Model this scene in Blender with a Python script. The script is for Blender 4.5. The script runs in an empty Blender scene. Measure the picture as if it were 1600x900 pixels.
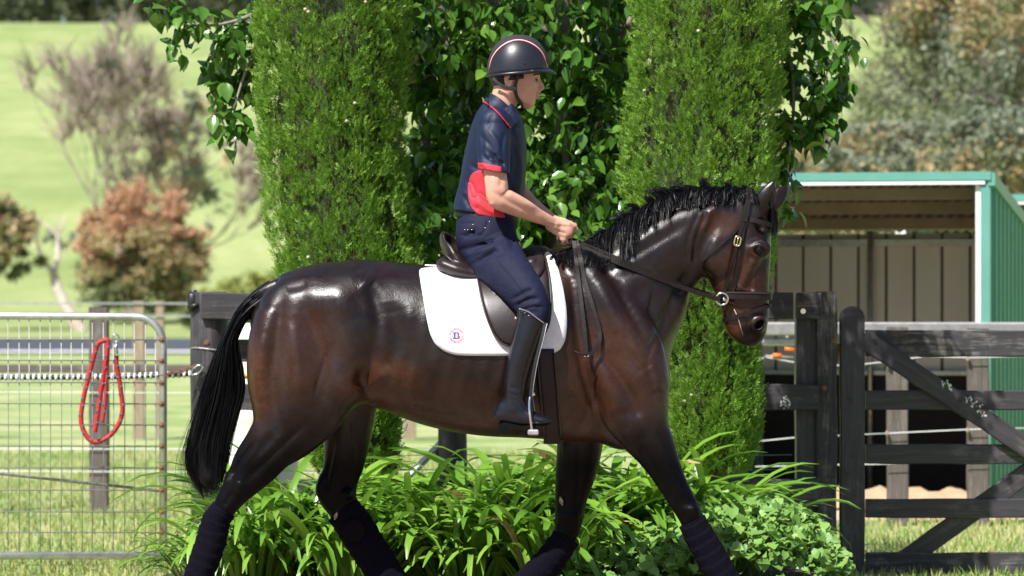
import bpy, bmesh, math, random
import numpy as np
from mathutils import Matrix, Vector, Euler

# ------------------------------------------------------------------ camera, sky, sun, exposure
scene = bpy.context.scene
C = scene.collection
FOC = 6000.0                      # focal length in photograph pixels (1600 wide)
CAMD, CAMZ = 16.0, 1.5
cam_data = bpy.data.cameras.new('camera')
cam_data.sensor_width = 36.0
cam_data.lens = 36.0 * FOC / 1600.0
cam_data.clip_start = 0.1
cam_data.clip_end = 3000.0
cam_data.dof.use_dof = True
cam_data.dof.focus_distance = 15.75
cam_data.dof.aperture_fstop = 4.6
cam = bpy.data.objects.new('camera', cam_data)
C.objects.link(cam)
cam.location = (0, -CAMD, CAMZ)
cam.rotation_euler = (math.radians(90), 0, 0)
scene.camera = cam

SUN_EL, SUN_AZ = 54.0, 35.0       # degrees: height, and how far left of the camera's back
world = bpy.data.worlds.new('World')
scene.world = world
world.use_nodes = True
wn = world.node_tree
wn.nodes.clear()
sky = wn.nodes.new('ShaderNodeTexSky')
sky.sky_type = 'NISHITA'
sky.sun_disc = False
sky.sun_elevation = math.radians(SUN_EL)
sky.sun_rotation = math.radians(180 + SUN_AZ)
bg = wn.nodes.new('ShaderNodeBackground')
bg.inputs['Strength'].default_value = 0.072
wo = wn.nodes.new('ShaderNodeOutputWorld')
wn.links.new(sky.outputs[0], bg.inputs[0])
wn.links.new(bg.outputs[0], wo.inputs[0])
sun_data = bpy.data.lights.new('sun', 'SUN')
sun_data.energy = 5.0
sun_data.angle = math.radians(0.55)
sun_data.color = (1.0, 0.975, 0.94)
sun = bpy.data.objects.new('sun', sun_data)
C.objects.link(sun)
_e, _a = math.radians(SUN_EL), math.radians(SUN_AZ)
tosun = Vector((-math.sin(_a) * math.cos(_e), -math.cos(_a) * math.cos(_e), math.sin(_e)))
sun.rotation_euler = tosun.to_track_quat('Z', 'Y').to_euler()
sun.location = (-8, -20, 25)
scene.view_settings.view_transform = 'Standard'
scene.view_settings.look = 'None'
scene.view_settings.exposure = 0.70
scene.view_settings.gamma = 1.0
scene.view_settings.use_curve_mapping = False
scene.cycles.use_denoising = True
scene.cycles.max_bounces = 6
scene.cycles.transparent_max_bounces = 6

# ------------------------------------------------------------------ helpers
rng = np.random.default_rng(7)
random.seed(7)

def at(px, py, d):
    """world point seen at photograph pixel (px, py) at distance d from the camera"""
    return np.array([(px - 800.0) * d / FOC, d - CAMD, CAMZ - (py - 450.0) * d / FOC])

def tag(o, label=None, cat=None, group=None, kind=None):
    if label: o['label'] = label
    if cat: o['category'] = cat
    if group: o['group'] = group
    if kind: o['kind'] = kind
    return o

def thing(name, label, cat, loc=(0, 0, 0), group=None):
    o = bpy.data.objects.new(name, None)
    o.empty_display_size = 0.1
    C.objects.link(o)
    o.location = Vector([float(v) for v in loc])
    return tag(o, label, cat, group)

def link(o, parent=None):
    C.objects.link(o)
    if parent is not None:
        o.parent = parent
        if parent.parent is None:                       # parts are modelled in world coordinates
            o.matrix_parent_inverse = Matrix.Translation(-parent.location)
    return o

def mk(name, V, F, mat, parent=None, smooth=True):
    me = bpy.data.meshes.new(name)
    V = np.asarray(V, dtype=np.float32)
    if isinstance(F, np.ndarray):
        n, k = F.shape
        me.vertices.add(len(V)); me.vertices.foreach_set('co', V.ravel())
        me.loops.add(n * k); me.loops.foreach_set('vertex_index', F.astype(np.int32).ravel())
        me.polygons.add(n)
        me.polygons.foreach_set('loop_start', np.arange(0, n * k, k, dtype=np.int32))
        me.update(calc_edges=True)
        me.validate()
    else:
        me.from_pydata([tuple(map(float, v)) for v in V], [], [tuple(map(int, f)) for f in F])
        me.update()
    me.polygons.foreach_set('use_smooth', np.full(len(me.polygons), smooth))
    me.materials.append(mat)
    return link(bpy.data.objects.new(name, me), parent)

class MB:
    """collects simple shapes for ONE mesh"""
    def __init__(s): s.V, s.F = [], []
    def add(s, V, F):
        b = len(s.V)
        s.V += [tuple(v) for v in V]; s.F += [tuple(i + b for i in f) for f in F]
        return s
    def box(s, c, size, ry=0.0, rz=0.0, ch=0.0):
        hx, hy, hz = [v / 2 for v in size]
        R = (Matrix.Rotation(rz, 3, 'Z') @ Matrix.Rotation(ry, 3, 'Y'))
        if ch <= 0:
            P = [(x, y, z) for z in (-hz, hz) for y in (-hy, hy) for x in (-hx, hx)]
            F = [(0, 2, 3, 1), (4, 5, 7, 6), (0, 1, 5, 4), (2, 6, 7, 3), (0, 4, 6, 2), (1, 3, 7, 5)]
        else:
            bm = bmesh.new(); bmesh.ops.create_cube(bm, size=1.0)
            for v in bm.verts: v.co = Vector((v.co.x * size[0], v.co.y * size[1], v.co.z * size[2]))
            bmesh.ops.bevel(bm, geom=list(bm.edges), offset=ch, segments=1, affect='EDGES')
            bm.verts.index_update()
            P = [tuple(v.co) for v in bm.verts]; F = [tuple(v.index for v in f.verts) for f in bm.faces]
            bm.free()
        c = Vector([float(q) for q in c])
        return s.add([tuple(R @ Vector(p) + c) for p in P], F)
    def tube(s, pts, r, n=8, cap=True, closed=False):
        pts = [Vector([float(q) for q in p]) for p in pts]
        m = len(pts)
        rr = r if hasattr(r, '__len__') else [r] * m
        V, F = [], []
        up = None
        for i in range(m):
            if closed: t = pts[(i + 1) % m] - pts[i - 1]
            else: t = pts[min(i + 1, m - 1)] - pts[max(i - 1, 0)]
            if t.length < 1e-9: t = Vector((0, 0, 1))
            t.normalize()
            if up is None:
                up = Vector((0, 0, 1)) if abs(t.z) < .9 else Vector((1, 0, 0))
            a = t.cross(up)
            if a.length < 1e-6: a = t.orthogonal()
            a.normalize(); b = a.cross(t).normalized(); up = b
            for k in range(n):
                an = 2 * math.pi * k / n
                V.append(tuple(pts[i] + (a * math.cos(an) + b * math.sin(an)) * rr[i]))
        for i in range(m if closed else m - 1):
            j = (i + 1) % m
            for k in range(n):
                k2 = (k + 1) % n
                F.append((i * n + k, i * n + k2, j * n + k2, j * n + k))
        if cap and not closed:
            F.append(tuple(range(n - 1, -1, -1))); F.append(tuple((m - 1) * n + k for k in range(n)))
        return s.add(V, F)
    def lathe(s, c, prof, n=20, axis='Z'):
        V, F = [], []
        for (r, z) in prof:
            for k in range(n):
                an = 2 * math.pi * k / n
                p = (r * math.cos(an), r * math.sin(an), z)
                if axis == 'Y': p = (p[0], p[2], p[1])
                if axis == 'X': p = (p[2], p[0], p[1])
                V.append((p[0] + c[0], p[1] + c[1], p[2] + c[2]))
        for i in range(len(prof) - 1):
            for k in range(n):
                k2 = (k + 1) % n
                F.append((i * n + k, i * n + k2, (i + 1) * n + k2, (i + 1) * n + k))
        F.append(tuple(range(n - 1, -1, -1))); F.append(tuple((len(prof) - 1) * n + k for k in range(n)))
        return s.add(V, F)
    def build(s, name, mat, parent=None, smooth=False):
        return mk(name, s.V, s.F, mat, parent, smooth)

def catmull(P, n):
    """dense Catmull-Rom through the rows of P, n samples per span"""
    P = np.asarray(P, float)
    Q = np.vstack([2 * P[0] - P[1], P, 2 * P[-1] - P[-2]])
    out = []
    t = np.linspace(0, 1, n, endpoint=False)[:, None]
    for i in range(1, len(Q) - 2):
        p0, p1, p2, p3 = Q[i - 1], Q[i], Q[i + 1], Q[i + 2]
        out.append(.5 * (2 * p1 + (p2 - p0) * t + (2 * p0 - 5 * p1 + 4 * p2 - p3) * t ** 2 + (3 * p1 - p0 - 3 * p2 + p3) * t ** 3))
    out.append(P[-1:])
    return np.vstack(out)

# ------------------------------------------------------------------ materials
class NT:
    def __init__(s, name):
        s.m = bpy.data.materials.new(name); s.m.use_nodes = True
        s.t = s.m.node_tree; s.t.nodes.clear()
        s.out = s.n('ShaderNodeOutputMaterial')
    def n(s, typ, **kw):
        nd = s.t.nodes.new(typ)
        for k, v in kw.items(): setattr(nd, k, v)
        return nd
    def l(s, a, b): s.t.links.new(a, b)
    def coords(s, kind='Object', scale=(1, 1, 1)):
        if kind == 'World':
            src = s.n('ShaderNodeNewGeometry').outputs['Position']
        else:
            src = s.n('ShaderNodeTexCoord').outputs[kind]
        mp = s.n('ShaderNodeMapping'); mp.inputs['Scale'].default_value = scale
        s.l(src, mp.inputs['Vector'])
        return mp.outputs[0]
    def noise(s, vec, scale, detail=5, rough=.6, dist=0):
        nd = s.n('ShaderNodeTexNoise'); nd.inputs['Scale'].default_value = scale
        nd.inputs['Detail'].default_value = detail; nd.inputs['Roughness'].default_value = rough
        nd.inputs['Distortion'].default_value = dist
        s.l(vec, nd.inputs['Vector'])
        return nd.outputs['Fac']
    def ramp(s, fac, stops):
        r = s.n('ShaderNodeValToRGB'); e = r.color_ramp.elements
        while len(e) < len(stops): e.new(.5)
        for el, (p, c) in zip(e, stops):
            el.position = p; el.color = (*c, 1) if len(c) == 3 else c
        s.l(fac, r.inputs[0])
        return r.outputs[0]
    def mix(s, fac, a, b, blend='MIX'):
        m = s.n('ShaderNodeMix', data_type='RGBA', blend_type=blend)
        for v, sock in ((fac, m.inputs[0]), (a, m.inputs[6]), (b, m.inputs[7])):
            if isinstance(v, (int, float)): sock.default_value = v
            elif isinstance(v, tuple): sock.default_value = (*v, 1)
            else: s.l(v, sock)
        return m.outputs[2]
    def math(s, op, a, b=0.0):
        m = s.n('ShaderNodeMath', operation=op)
        for v, sock in ((a, m.inputs[0]), (b, m.inputs[1])):
            if isinstance(v, (int, float)): sock.default_value = v
            else: s.l(v, sock)
        return m.outputs[0]
    def bump(s, h, strength, dist=.01, prev=None):
        b = s.n('ShaderNodeBump'); b.inputs['Strength'].default_value = strength
        b.inputs['Distance'].default_value = dist
        s.l(h, b.inputs['Height'])
        if prev is not None: s.l(prev, b.inputs['Normal'])
        return b.outputs[0]
    def bsdf(s, col, rough=.6, normal=None, spec=.5, metal=0, coat=0, coatr=.2, sheen=0, trans=0, sub=0):
        p = s.n('ShaderNodeBsdfPrincipled')
        for v, nm in ((col, 'Base Color'), (rough, 'Roughness'), (spec, 'Specular IOR Level'), (metal, 'Metallic'),
                      (coat, 'Coat Weight'), (coatr, 'Coat Roughness'), (sheen, 'Sheen Weight')):
            if isinstance(v, (int, float)): p.inputs[nm].default_value = v
            elif isinstance(v, tuple): p.inputs[nm].default_value = (*v, 1)
            else: s.l(v, p.inputs[nm])
        if sub: 
            p.inputs['Subsurface Weight'].default_value = sub
            p.inputs['Subsurface Radius'].default_value = (.01, .004, .002)
        if normal is not None: s.l(normal, p.inputs['Normal'])
        s.p = p
        sh = p.outputs[0]
        if trans:
            t = s.n('ShaderNodeBsdfTranslucent')
            if isinstance(col, tuple): t.inputs[0].default_value = (*col, 1)
            else: s.l(col, t.inputs[0])
            mx = s.n('ShaderNodeMixShader'); mx.inputs[0].default_value = trans
            s.l(sh, mx.inputs[1]); s.l(t.outputs[0], mx.inputs[2]); sh = mx.outputs[0]
        s.l(sh, s.out.inputs[0])
        return s.m

def pm(name, c1, c2=None, scale=30, rough=.6, bump=0, bscale=None, spec=.5, metal=0, coat=0, coatr=.2, sheen=0,
       coords='Object', stretch=(1, 1, 1), trans=0, dist=.005, rvar=0, sub=0):
    """a material of two colours mottled by noise, with optional fine relief"""
    t = NT(name)
    v = t.coords(coords, stretch)
    f = t.noise(v, scale)
    col = t.ramp(f, [(.32, c1), (.68, c2 or c1)])
    nrm = t.bump(t.noise(v, bscale or scale * 3), bump, dist) if bump else None
    r = rough
    if rvar:
        r = t.math('ADD', t.math('MULTIPLY', t.noise(v, scale * .7), rvar), rough - rvar * .5)
    return t.bsdf(col, r, nrm, spec, metal, coat, coatr, sheen, trans, sub)

def leafmat(name, cols, trans=.3, rough=.4, spec=.5, wscale=1.5, coat=0):
    t = NT(name)
    geo = t.n('ShaderNodeNewGeometry'); oi = t.n('ShaderNodeObjectInfo')
    r = t.math('FRACT', t.math('ADD', geo.outputs['Random Per Island'], oi.outputs['Random']))
    w = t.noise(t.coords('World'), wscale, 3)
    f = t.math('ADD', t.math('MULTIPLY', r, .6), t.math('MULTIPLY', w, .4))
    k = len(cols)
    col = t.ramp(f, [(.12 + .76 * i / (k - 1), c) for i, c in enumerate(cols)])
    return t.bsdf(col, rough, None, spec, trans=trans, coat=coat, coatr=.15)

def woodmat(name, base, worn, worn_amt=.5, rough=.75):
    t = NT(name)
    v = t.coords('Object', (1.2, 14, 14))
    g = t.noise(v, 3.0, 8, .65, .6)
    fine = t.noise(t.coords('Object', (4, 90, 90)), 2.0, 4, .7)
    blot = t.noise(t.coords('World'), 4.0, 5, .7)
    m = t.math('MULTIPLY', t.math('ADD', t.math('MULTIPLY', g, .6), t.math('MULTIPLY', fine, .4)), blot)
    fac = t.ramp(m, [(.30 - .06 * worn_amt, (0, 0, 0)), (.44 - .06 * worn_amt, (1, 1, 1))])
    mid = t.ramp(g, [(.3, tuple(.6 * c for c in base)), (.7, tuple(1.35 * c for c in base))])
    col = t.mix(t.math('MULTIPLY', fac, worn_amt), mid, worn)
    h = t.math('ADD', t.math('MULTIPLY', g, .7), t.math('MULTIPLY', fine, .3))
    return t.bsdf(col, rough, t.bump(h, .35, .006), .4)

M = {}
M['black_wood'] = woodmat('black_wood', (.045, .040, .047), (.20, .18, .17), .5, .5)
M['worn_wood'] = woodmat('worn_wood', (.045, .04, .045), (.28, .25, .23), .8, .7)
M['grey_wood'] = woodmat('grey_wood', (.12, .10, .09), (.3, .27, .24), .5, .85)
M['raw_wood'] = woodmat('raw_wood', (.30, .23, .16), (.45, .38, .28), .5, .85)
M['galv'] = pm('galv', (.42, .42, .43), (.62, .62, .62), 25, .42, metal=.75, bump=.05)
M['wire'] = pm('wire', (.30, .29, .29), (.42, .41, .40), 25, .5, metal=.5)
M['rust'] = pm('rust', (.12, .045, .02), (.25, .12, .06), 60, .8, bump=.3)
M['steel'] = pm('steel', (.75, .75, .74), (.85, .85, .84), 60, .14, metal=1)
M['brass'] = pm('brass', (.75, .62, .32), (.85, .74, .45), 60, .2, metal=1)
M['white_band'] = pm('white_band', (.75, .75, .73), (.82, .82, .8), 40, .5)
M['black_plastic'] = pm('black_plastic', (.012, .012, .014), (.02, .02, .022), 50, .4)
M['black_rubber'] = pm('black_rubber', (.006, .006, .007), (.012, .011, .012), 12, .8)
M['red_rope'] = pm('red_rope', (.42, .015, .016), (.50, .025, .022), 50, .6, bump=.5)
M['blue_rope'] = pm('blue_rope', (.01, .10, .18), (.015, .13, .2), 50, .6, bump=.5)
M['white_paint'] = pm('white_paint', (.74, .73, .7), (.8, .79, .77), 4, .5)
M['yellow_paint'] = pm('yellow_paint', (.72, .42, .02), (.75, .45, .03), 10, .5)
M['orange'] = pm('orange', (.8, .16, .02), None, 10, .4)
M['green_sheet'] = pm('green_sheet', (.07, .27, .19), (.09, .32, .235), 3, .38, coords='World', rvar=.2)
M['teal_trim'] = pm('teal_trim', (.11, .30, .25), (.13, .34, .29), 5, .4)
M['grey_sheet'] = pm('grey_sheet', (.64, .60, .62), (.72, .68, .70), 2.2, .5, coords='World', stretch=(1, 1, .3), bump=.03)
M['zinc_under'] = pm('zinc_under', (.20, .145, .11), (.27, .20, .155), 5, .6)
M['sand'] = pm('sand', (.50, .33, .20), (.60, .42, .27), 7, .95, bump=.6, bscale=60, coords='World', dist=.02)
M['soil'] = pm('soil', (.035, .022, .014), (.09, .06, .035), 18, .95, bump=.8, coords='World', dist=.03)
M['bark'] = pm('bark', (.13, .11, .09), (.34, .30, .24), 14, .9, bump=.5, coords='World', stretch=(1, 1, .3))
M['pale_bark'] = pm('pale_bark', (.40, .32, .26), (.58, .5, .43), 8, .85, bump=.3, coords='World', stretch=(1, 1, .4))
M['grey_bark'] = pm('grey_bark', (.27, .215, .17), (.41, .34, .28), 3, .9, coords='World')
M['dark_bark'] = pm('dark_bark', (.05, .04, .035), (.14, .11, .09), 3, .9, coords='World')
M['asphalt'] = pm('asphalt', (.042, .046, .06), (.065, .07, .085), 3, .85, coords='World')
M['cypress'] = leafmat('cypress', [(.10, .215, .024), (.16, .31, .036), (.22, .385, .05), (.295, .445, .07)], .28, .5, .3, 2.2)
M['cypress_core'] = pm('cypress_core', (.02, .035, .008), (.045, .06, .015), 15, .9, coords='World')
M['twig'] = pm('twig', (.10, .06, .035), (.16, .10, .06), 20, .9, coords='World')
M['pear_leaf'] = leafmat('pear_leaf', [(.034, .105, .013), (.056, .155, .018), (.095, .22, .028), (.175, .32, .045)], .28, .22, .5, 1.5, .25)
M['strap_leaf'] = leafmat('strap_leaf', [(.095, .22, .024), (.14, .295, .032), (.195, .365, .042), (.27, .43, .065)], .26, .28, .5, 2.0, .2)
M['dead_leaf'] = pm('dead_leaf', (.35, .22, .09), (.5, .36, .18), 20, .7, trans=.2)
M['ivy_leaf'] = leafmat('ivy_leaf', [(.12, .25, .05), (.16, .31, .065), (.21, .37, .08), (.28, .42, .11)], .25, .45, .4, 2.0)

# ------------------------------------------------------------------ ground, hill, road
def ground_z(x, y):
    d = y + CAMD
    z = np.zeros_like(d)
    t = np.clip((d - 112) / 30, 0, 1); z = z + .45 * t * t
    t = np.clip(d - 142, 0, None)
    hill = .0815 * t * np.clip(t / 60, 0, 1) + .000105 * t * t
    hill = np.where(t > 278, .0815 * 278 + .000105 * 278 ** 2 + (t - 278) * .012, hill)
    return z + hill + np.clip((d - 112) / 60, 0, 1) * .7 * np.sin(x * .021 + d * .013) * np.clip((d - 150) / 200, 0, 1)

def ground_material():
    t = NT('grass_ground')
    pos = t.n('ShaderNodeNewGeometry').outputs['Position']
    sep = t.n('ShaderNodeSeparateXYZ'); t.l(pos, sep.inputs[0])
    v = t.coords('World')
    big = t.noise(v, .9, 4, .65)
    fine = t.noise(v, 14, 6, .7)
    near = t.ramp(t.math('ADD', t.math('MULTIPLY', big, .75), t.math('MULTIPLY', fine, .25)),
                  [(.36, (.17, .265, .075)), (.48, (.27, .345, .13)), (.6, (.44, .43, .22)), (.72, (.55, .50, .30))])
    vh = t.coords('World', (.05, .035, .05))
    hb = t.noise(vh, 1.6, 6, .6)
    hf = t.noise(t.coords('World', (.5, .18, .5)), 1.0, 6, .7)
    far = t.ramp(t.math('ADD', t.math('MULTIPLY', hb, .6), t.math('MULTIPLY', hf, .4)),
                 [(.36, (.195, .255, .085)), (.5, (.265, .32, .12)), (.64, (.355, .385, .17))])
    mr = t.n('ShaderNodeMapRange'); mr.inputs[1].default_value = 45; mr.inputs[2].default_value = 100
    t.l(sep.outputs[1], mr.inputs[0])
    col = t.mix(mr.outputs[0], near, far)
    return t.bsdf(col, .9, t.bump(fine, .7, .03), .15)
M['ground'] = ground_material()
ys = np.concatenate([np.linspace(-60, 0, 7), np.linspace(2, 95, 60), np.linspace(97, 140, 24), np.linspace(145, 460, 70), np.linspace(480, 1300, 20)])
cs = np.linspace(-1, 1, 71)
gx = np.sign(cs) * np.abs(cs) ** 1.4
X = gx[None, :] * (50 + .75 * np.clip(ys + 16, 0, None))[:, None]
Y = np.repeat(ys[:, None], len(cs), 1)
Z = ground_z(X, Y)
nr, nc = X.shape
idx = np.arange(nr * nc).reshape(nr, nc)
Fq = np.stack([idx[:-1, :-1], idx[:-1, 1:], idx[1:, 1:], idx[1:, :-1]], -1).reshape(-1, 4)
g = mk('ground', np.stack([X, Y, Z], -1).reshape(-1, 3), Fq, M['ground'])
tag(g, 'green paddock ground rising to a grassy hill behind', kind='structure')

def strip(name, d0, d1, dz, mat, x0=-120, x1=120, n=60):
    xs = np.linspace(x0, x1, n)
    V, F = [], []
    for x in xs:
        for d in (d0, d1):
            V.append((x, d - CAMD, float(ground_z(np.array(x), np.array(d - CAMD))) + dz))
    for i in range(n - 1):
        F.append((2 * i, 2 * i + 2, 2 * i + 3, 2 * i + 1))
    return mk(name, V, F, mat)
tag(strip('road', 89.5, 111, .05, M['asphalt']), 'dark asphalt road crossing behind the paddock', kind='structure')
tag(strip('road_edge_line', 86.6, 89.0, .054, M['white_paint']), 'white strip along the near edge of the road', kind='structure')

# unseen arena sand, added so the horse gets brown bounce instead of green
M['arena'] = pm('bounce_sand', (.20, .145, .10), (.29, .215, .155), 3, .95, bump=.7, bscale=40, coords='World', dist=.02)
tag(mk('bounce_sand', [(-22, -45, .012), (22, -45, .012), (22, .62, .012), (-22, .62, .012)], [(0, 1, 2, 3)], M['arena']), 'unseen arena sand added under the horse for its brown bounce', kind='structure')

# garden bed: a low mound of mulch under the plants
bx_ = np.linspace(-1.9, 1.75, 40); by_ = np.linspace(.75, 3.3, 22)
BX, BY = np.meshgrid(bx_, by_)
ed = np.minimum.reduce([(BX + 1.9) / .35, (1.75 - BX) / .35, (BY - .75) / .3, (3.3 - BY) / .3]).clip(0, 1)
BZ = -.02 + .15 * ed ** .7 + .015 * np.sin(BX * 17) * np.sin(BY * 13) * ed
idx = np.arange(BX.size).reshape(BX.shape)
Fq = np.stack([idx[:-1, :-1], idx[:-1, 1:], idx[1:, 1:], idx[1:, :-1]], -1).reshape(-1, 4)
tag(mk('garden_bed', np.stack([BX, BY, BZ], -1).reshape(-1, 3), Fq, M['soil']), 'dark mulched garden bed under the plants', kind='structure')

# ------------------------------------------------------------------ boards and posts
def board(name, p0, p1, width, thick, mat, parent, rag=.004, seg=9, roll=0.0):
    """a sawn board from p0 to p1 (world), slightly uneven, its long axis local X"""
    p0, p1 = Vector([float(v) for v in p0]), Vector([float(v) for v in p1])
    L = (p1 - p0).length
    r = random.Random(int(abs(p0.x * 991 + p0.z * 313 + p1.x * 71) * 100))
    V, F = [], []
    c = min(.006, thick * .2)
    prof = [(-thick / 2, -width / 2 + c), (-thick / 2 + c, -width / 2), (thick / 2 - c, -width / 2), (thick / 2, -width / 2 + c),
            (thick / 2, width / 2 - c), (thick / 2 - c, width / 2), (-thick / 2 + c, width / 2), (-thick / 2, width / 2 - c)]
    n = len(prof)
    for i in range(seg + 1):
        x = L * i / seg
        jt, jb, jy = r.uniform(-rag, rag), r.uniform(-rag, rag), r.uniform(-rag, rag) * .5
        for (y, z) in prof:
            V.append((x, y + jy, z + (jt if z > 0 else jb)))
    for i in range(seg):
        for k in range(n):
            k2 = (k + 1) % n
            F.append((i * n + k, (i + 1) * n + k, (i + 1) * n + k2, i * n + k2))
    F.append(tuple(range(n))); F.append(tuple(seg * n + k for k in range(n - 1, -1, -1)))
    me = bpy.data.meshes.new(name)
    me.from_pydata(V, [], F); me.update(); me.materials.append(mat)
    o = link(bpy.data.objects.new(name, me), parent)
    xax = (p1 - p0).normalized()
    yax = Vector((0, 1, 0)); yax = (yax - xax * yax.dot(xax)).normalized()
    zax = xax.cross(yax)
    R = Matrix((xax, yax, zax)).transposed().to_4x4()
    o.matrix_basis = Matrix.Translation(p0) @ R
    return o

def round_post(name, base, top, r, mat, parent, n=14, dome=False, wob=.006):
    """a round post; its long axis is local X so the grain runs along it"""
    base, top = Vector([float(v) for v in base]), Vector([float(v) for v in top])
    L = (top - base).length
    rr = random.Random(int(abs(base.x) * 1000))
    st = [(L * i / 8, r * (1.04 - .05 * i / 8)) for i in range(9)]
    st[-1] = (L - .012, r * .985); st.append((L, r * .93))
    V, F = [], []
    for (x, q) in st:
        for k in range(n):
            a = 2 * math.pi * k / n
            q2 = q + rr.uniform(-wob, wob)
            V.append((x, q2 * math.cos(a), q2 * math.sin(a)))
    for i in range(len(st) - 1):
        for k in range(n):
            F.append((i * n + k, (i + 1) * n + k, (i + 1) * n + (k + 1) % n, i * n + (k + 1) % n))
    F.append(tuple(range(n))); F.append(tuple((len(st) - 1) * n + k for k in range(n - 1, -1, -1)))
    me = bpy.data.meshes.new(name); me.from_pydata(V, [], F); me.update(); me.materials.append(mat)
    me.polygons.foreach_set('use_smooth', np.full(len(me.polygons), True))
    o = link(bpy.data.objects.new(name, me), parent)
    xax = (top - base).normalized(); yax = Vector((0, 1, 0)); zax = xax.cross(yax)
    o.matrix_basis = Matrix.Translation(base) @ Matrix((xax, yax, zax)).transposed().to_4x4()
    return o

DF = 20.0      # distance of the fence line
def fz(py, d=DF): return CAMZ - (py - 450) * d / FOC
def fx(px, d=DF): return (px - 800) * d / FOC

fence = thing('rail_fence', 'black timber post and rail fence behind the cypresses and horse', 'fence', (fx(800), DF - CAMD, 0))
Yf = DF - CAMD
round_post('post', (fx(328), Yf, -.3), (fx(328), Yf, fz(456)), .098, M['black_wood'], fence)
round_post('post', (fx(708), Yf, -.3), (fx(708), Yf, fz(470)), .074, M['black_wood'], fence)
board('post', (fx(1273), Yf + .02, -.3), (fx(1273), Yf + .02, fz(457)), .20, .15, M['black_wood'], fence)
board('post_cover', (fx(1290), Yf - .075, -.1), (fx(1290), Yf - .075, fz(455.5)), .105, .03, M['worn_wood'], fence)
for (ya, yb, m) in ((458, 499, 'worn_wood'), (600, 641, 'worn_wood'), (748, 790, 'black_wood')):
    zc = (fz(ya) + fz(yb)) / 2; w = fz(ya) - fz(yb)
    for (xa, xb) in ((318 if ya < 500 else 345, 704), (709, 1237), (1241, 1280)):
        if ya > 500 and xa == 1241: continue
        if ya > 500 and xb == 1237: xb = 1276
        yo = Yf - .105 if (xb > 800 or ya < 500) else Yf - .09
        board('rail', (fx(xa), yo, zc), (fx(xb), yo, zc), w, .04, M[m], fence, rag=.005)
# square back rail seen between tail and quarters
board('rail', (fx(350), Yf + .02, fz(548)), (fx(700), Yf + .02, fz(548)), .115, .04, M['black_wood'], fence)
mb = MB(); mb.tube([(fx(328) + .1 * math.cos(a), Yf + .1 * math.sin(a), fz(545) + .006 * math.sin(a * 2)) for a in np.linspace(0, 6.283, 25)[:-1]], .004, 5, closed=True)
mb.build('wire_tie', M['wire'], fence)
for z in (fz(712), fz(735)):
    for (xa, xb) in ((fx(345), fx(690)), (fx(720), fx(1240))):
        mb = MB(); mb.tube([(xa, Yf + .11, z), ((xa + xb) / 2, Yf + .11, z - .012), (xb, Yf + .11, z)], .0022, 5)
        mb.build('wire', M['wire'], fence)
mb = MB(); mb.box((fx(684), Yf + .11, fz(712)), (.03, .05, .05), ch=.008)
mb.build('insulator', M['black_plastic'], fence)
mb = MB(); mb.tube([(fx(612), Yf + .35, fz(775)), (fx(690), Yf + .35, fz(694))], .02, 8)
mb.build('stay_pipe', M['galv'], fence)
mb = MB(); mb.box((fx(302), Yf - .03, fz(472)), (.05, .07, .10), ch=.012).tube([(fx(303), Yf - .03, fz(462)), (fx(303), Yf - .03, fz(453))], .018, 8).tube([(fx(296), Yf - .07, fz(480)), (fx(312), Yf - .09, fz(476))], .012, 8)
mb.build('insulator', M['black_plastic'], fence, True)
# bolts and droppings of bird lime
for (px, py) in ((1252, 486), (1300, 532), (325, 534), (1285, 605)):
    mb = MB(); mb.lathe((fx(px), Yf - .128 if px > 1200 else Yf - .1, fz(py)), [(.014, -.002), (.014, .004), (.006, .008)], 10, 'Y')
    mb.build('bolt', M['steel'] if px < 1260 and px > 1200 else M['rust'], fence)
rs = random.Random(3)
mb = MB()
for k in range(26):
    a = rs.uniform(0, 6.28); r = rs.uniform(0, .028)
    q = rs.uniform(.003, .007)
    c = (fx(1224) + r * math.cos(a), Yf - .1268, fz(628) + r * math.sin(a) * 1.2)
    mb.add([(c[0] + q * math.cos(t) * .7, c[1], c[2] + q * math.sin(t)) for t in np.linspace(0, 6.283, 8)[:-1]], [tuple(range(6, -1, -1))])
mb.build('bird_lime', M['white_paint'], fence)['kind'] = 'stuff'

# white panel with a yellow stripe behind the fence
wp = thing('white_barrel', 'white barrel with a yellow band standing behind the horse\'s tail', 'barrel', (fx(405, 20.7), 20.7 - CAMD, 0))
mb = MB(); cx, cy = fx(405, 20.7), 20.7 - CAMD
mb.lathe((cx, cy, 0), [(.20, 0), (.21, .02), (.21, .38), (.217, .40), (.21, .42), (.21, .80), (.217, .82), (.21, .84), (.21, 1.27), (.2, 1.3), (.12, 1.31)], 28)
mb.build('drum', M['white_paint'], wp, True)
mb = MB(); mb.lathe((cx, cy, 0), [(.2135, fz(589, 20.7)), (.2135, fz(582, 20.7))], 28)
mb.build('band', M['yellow_paint'], wp, True)

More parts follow.
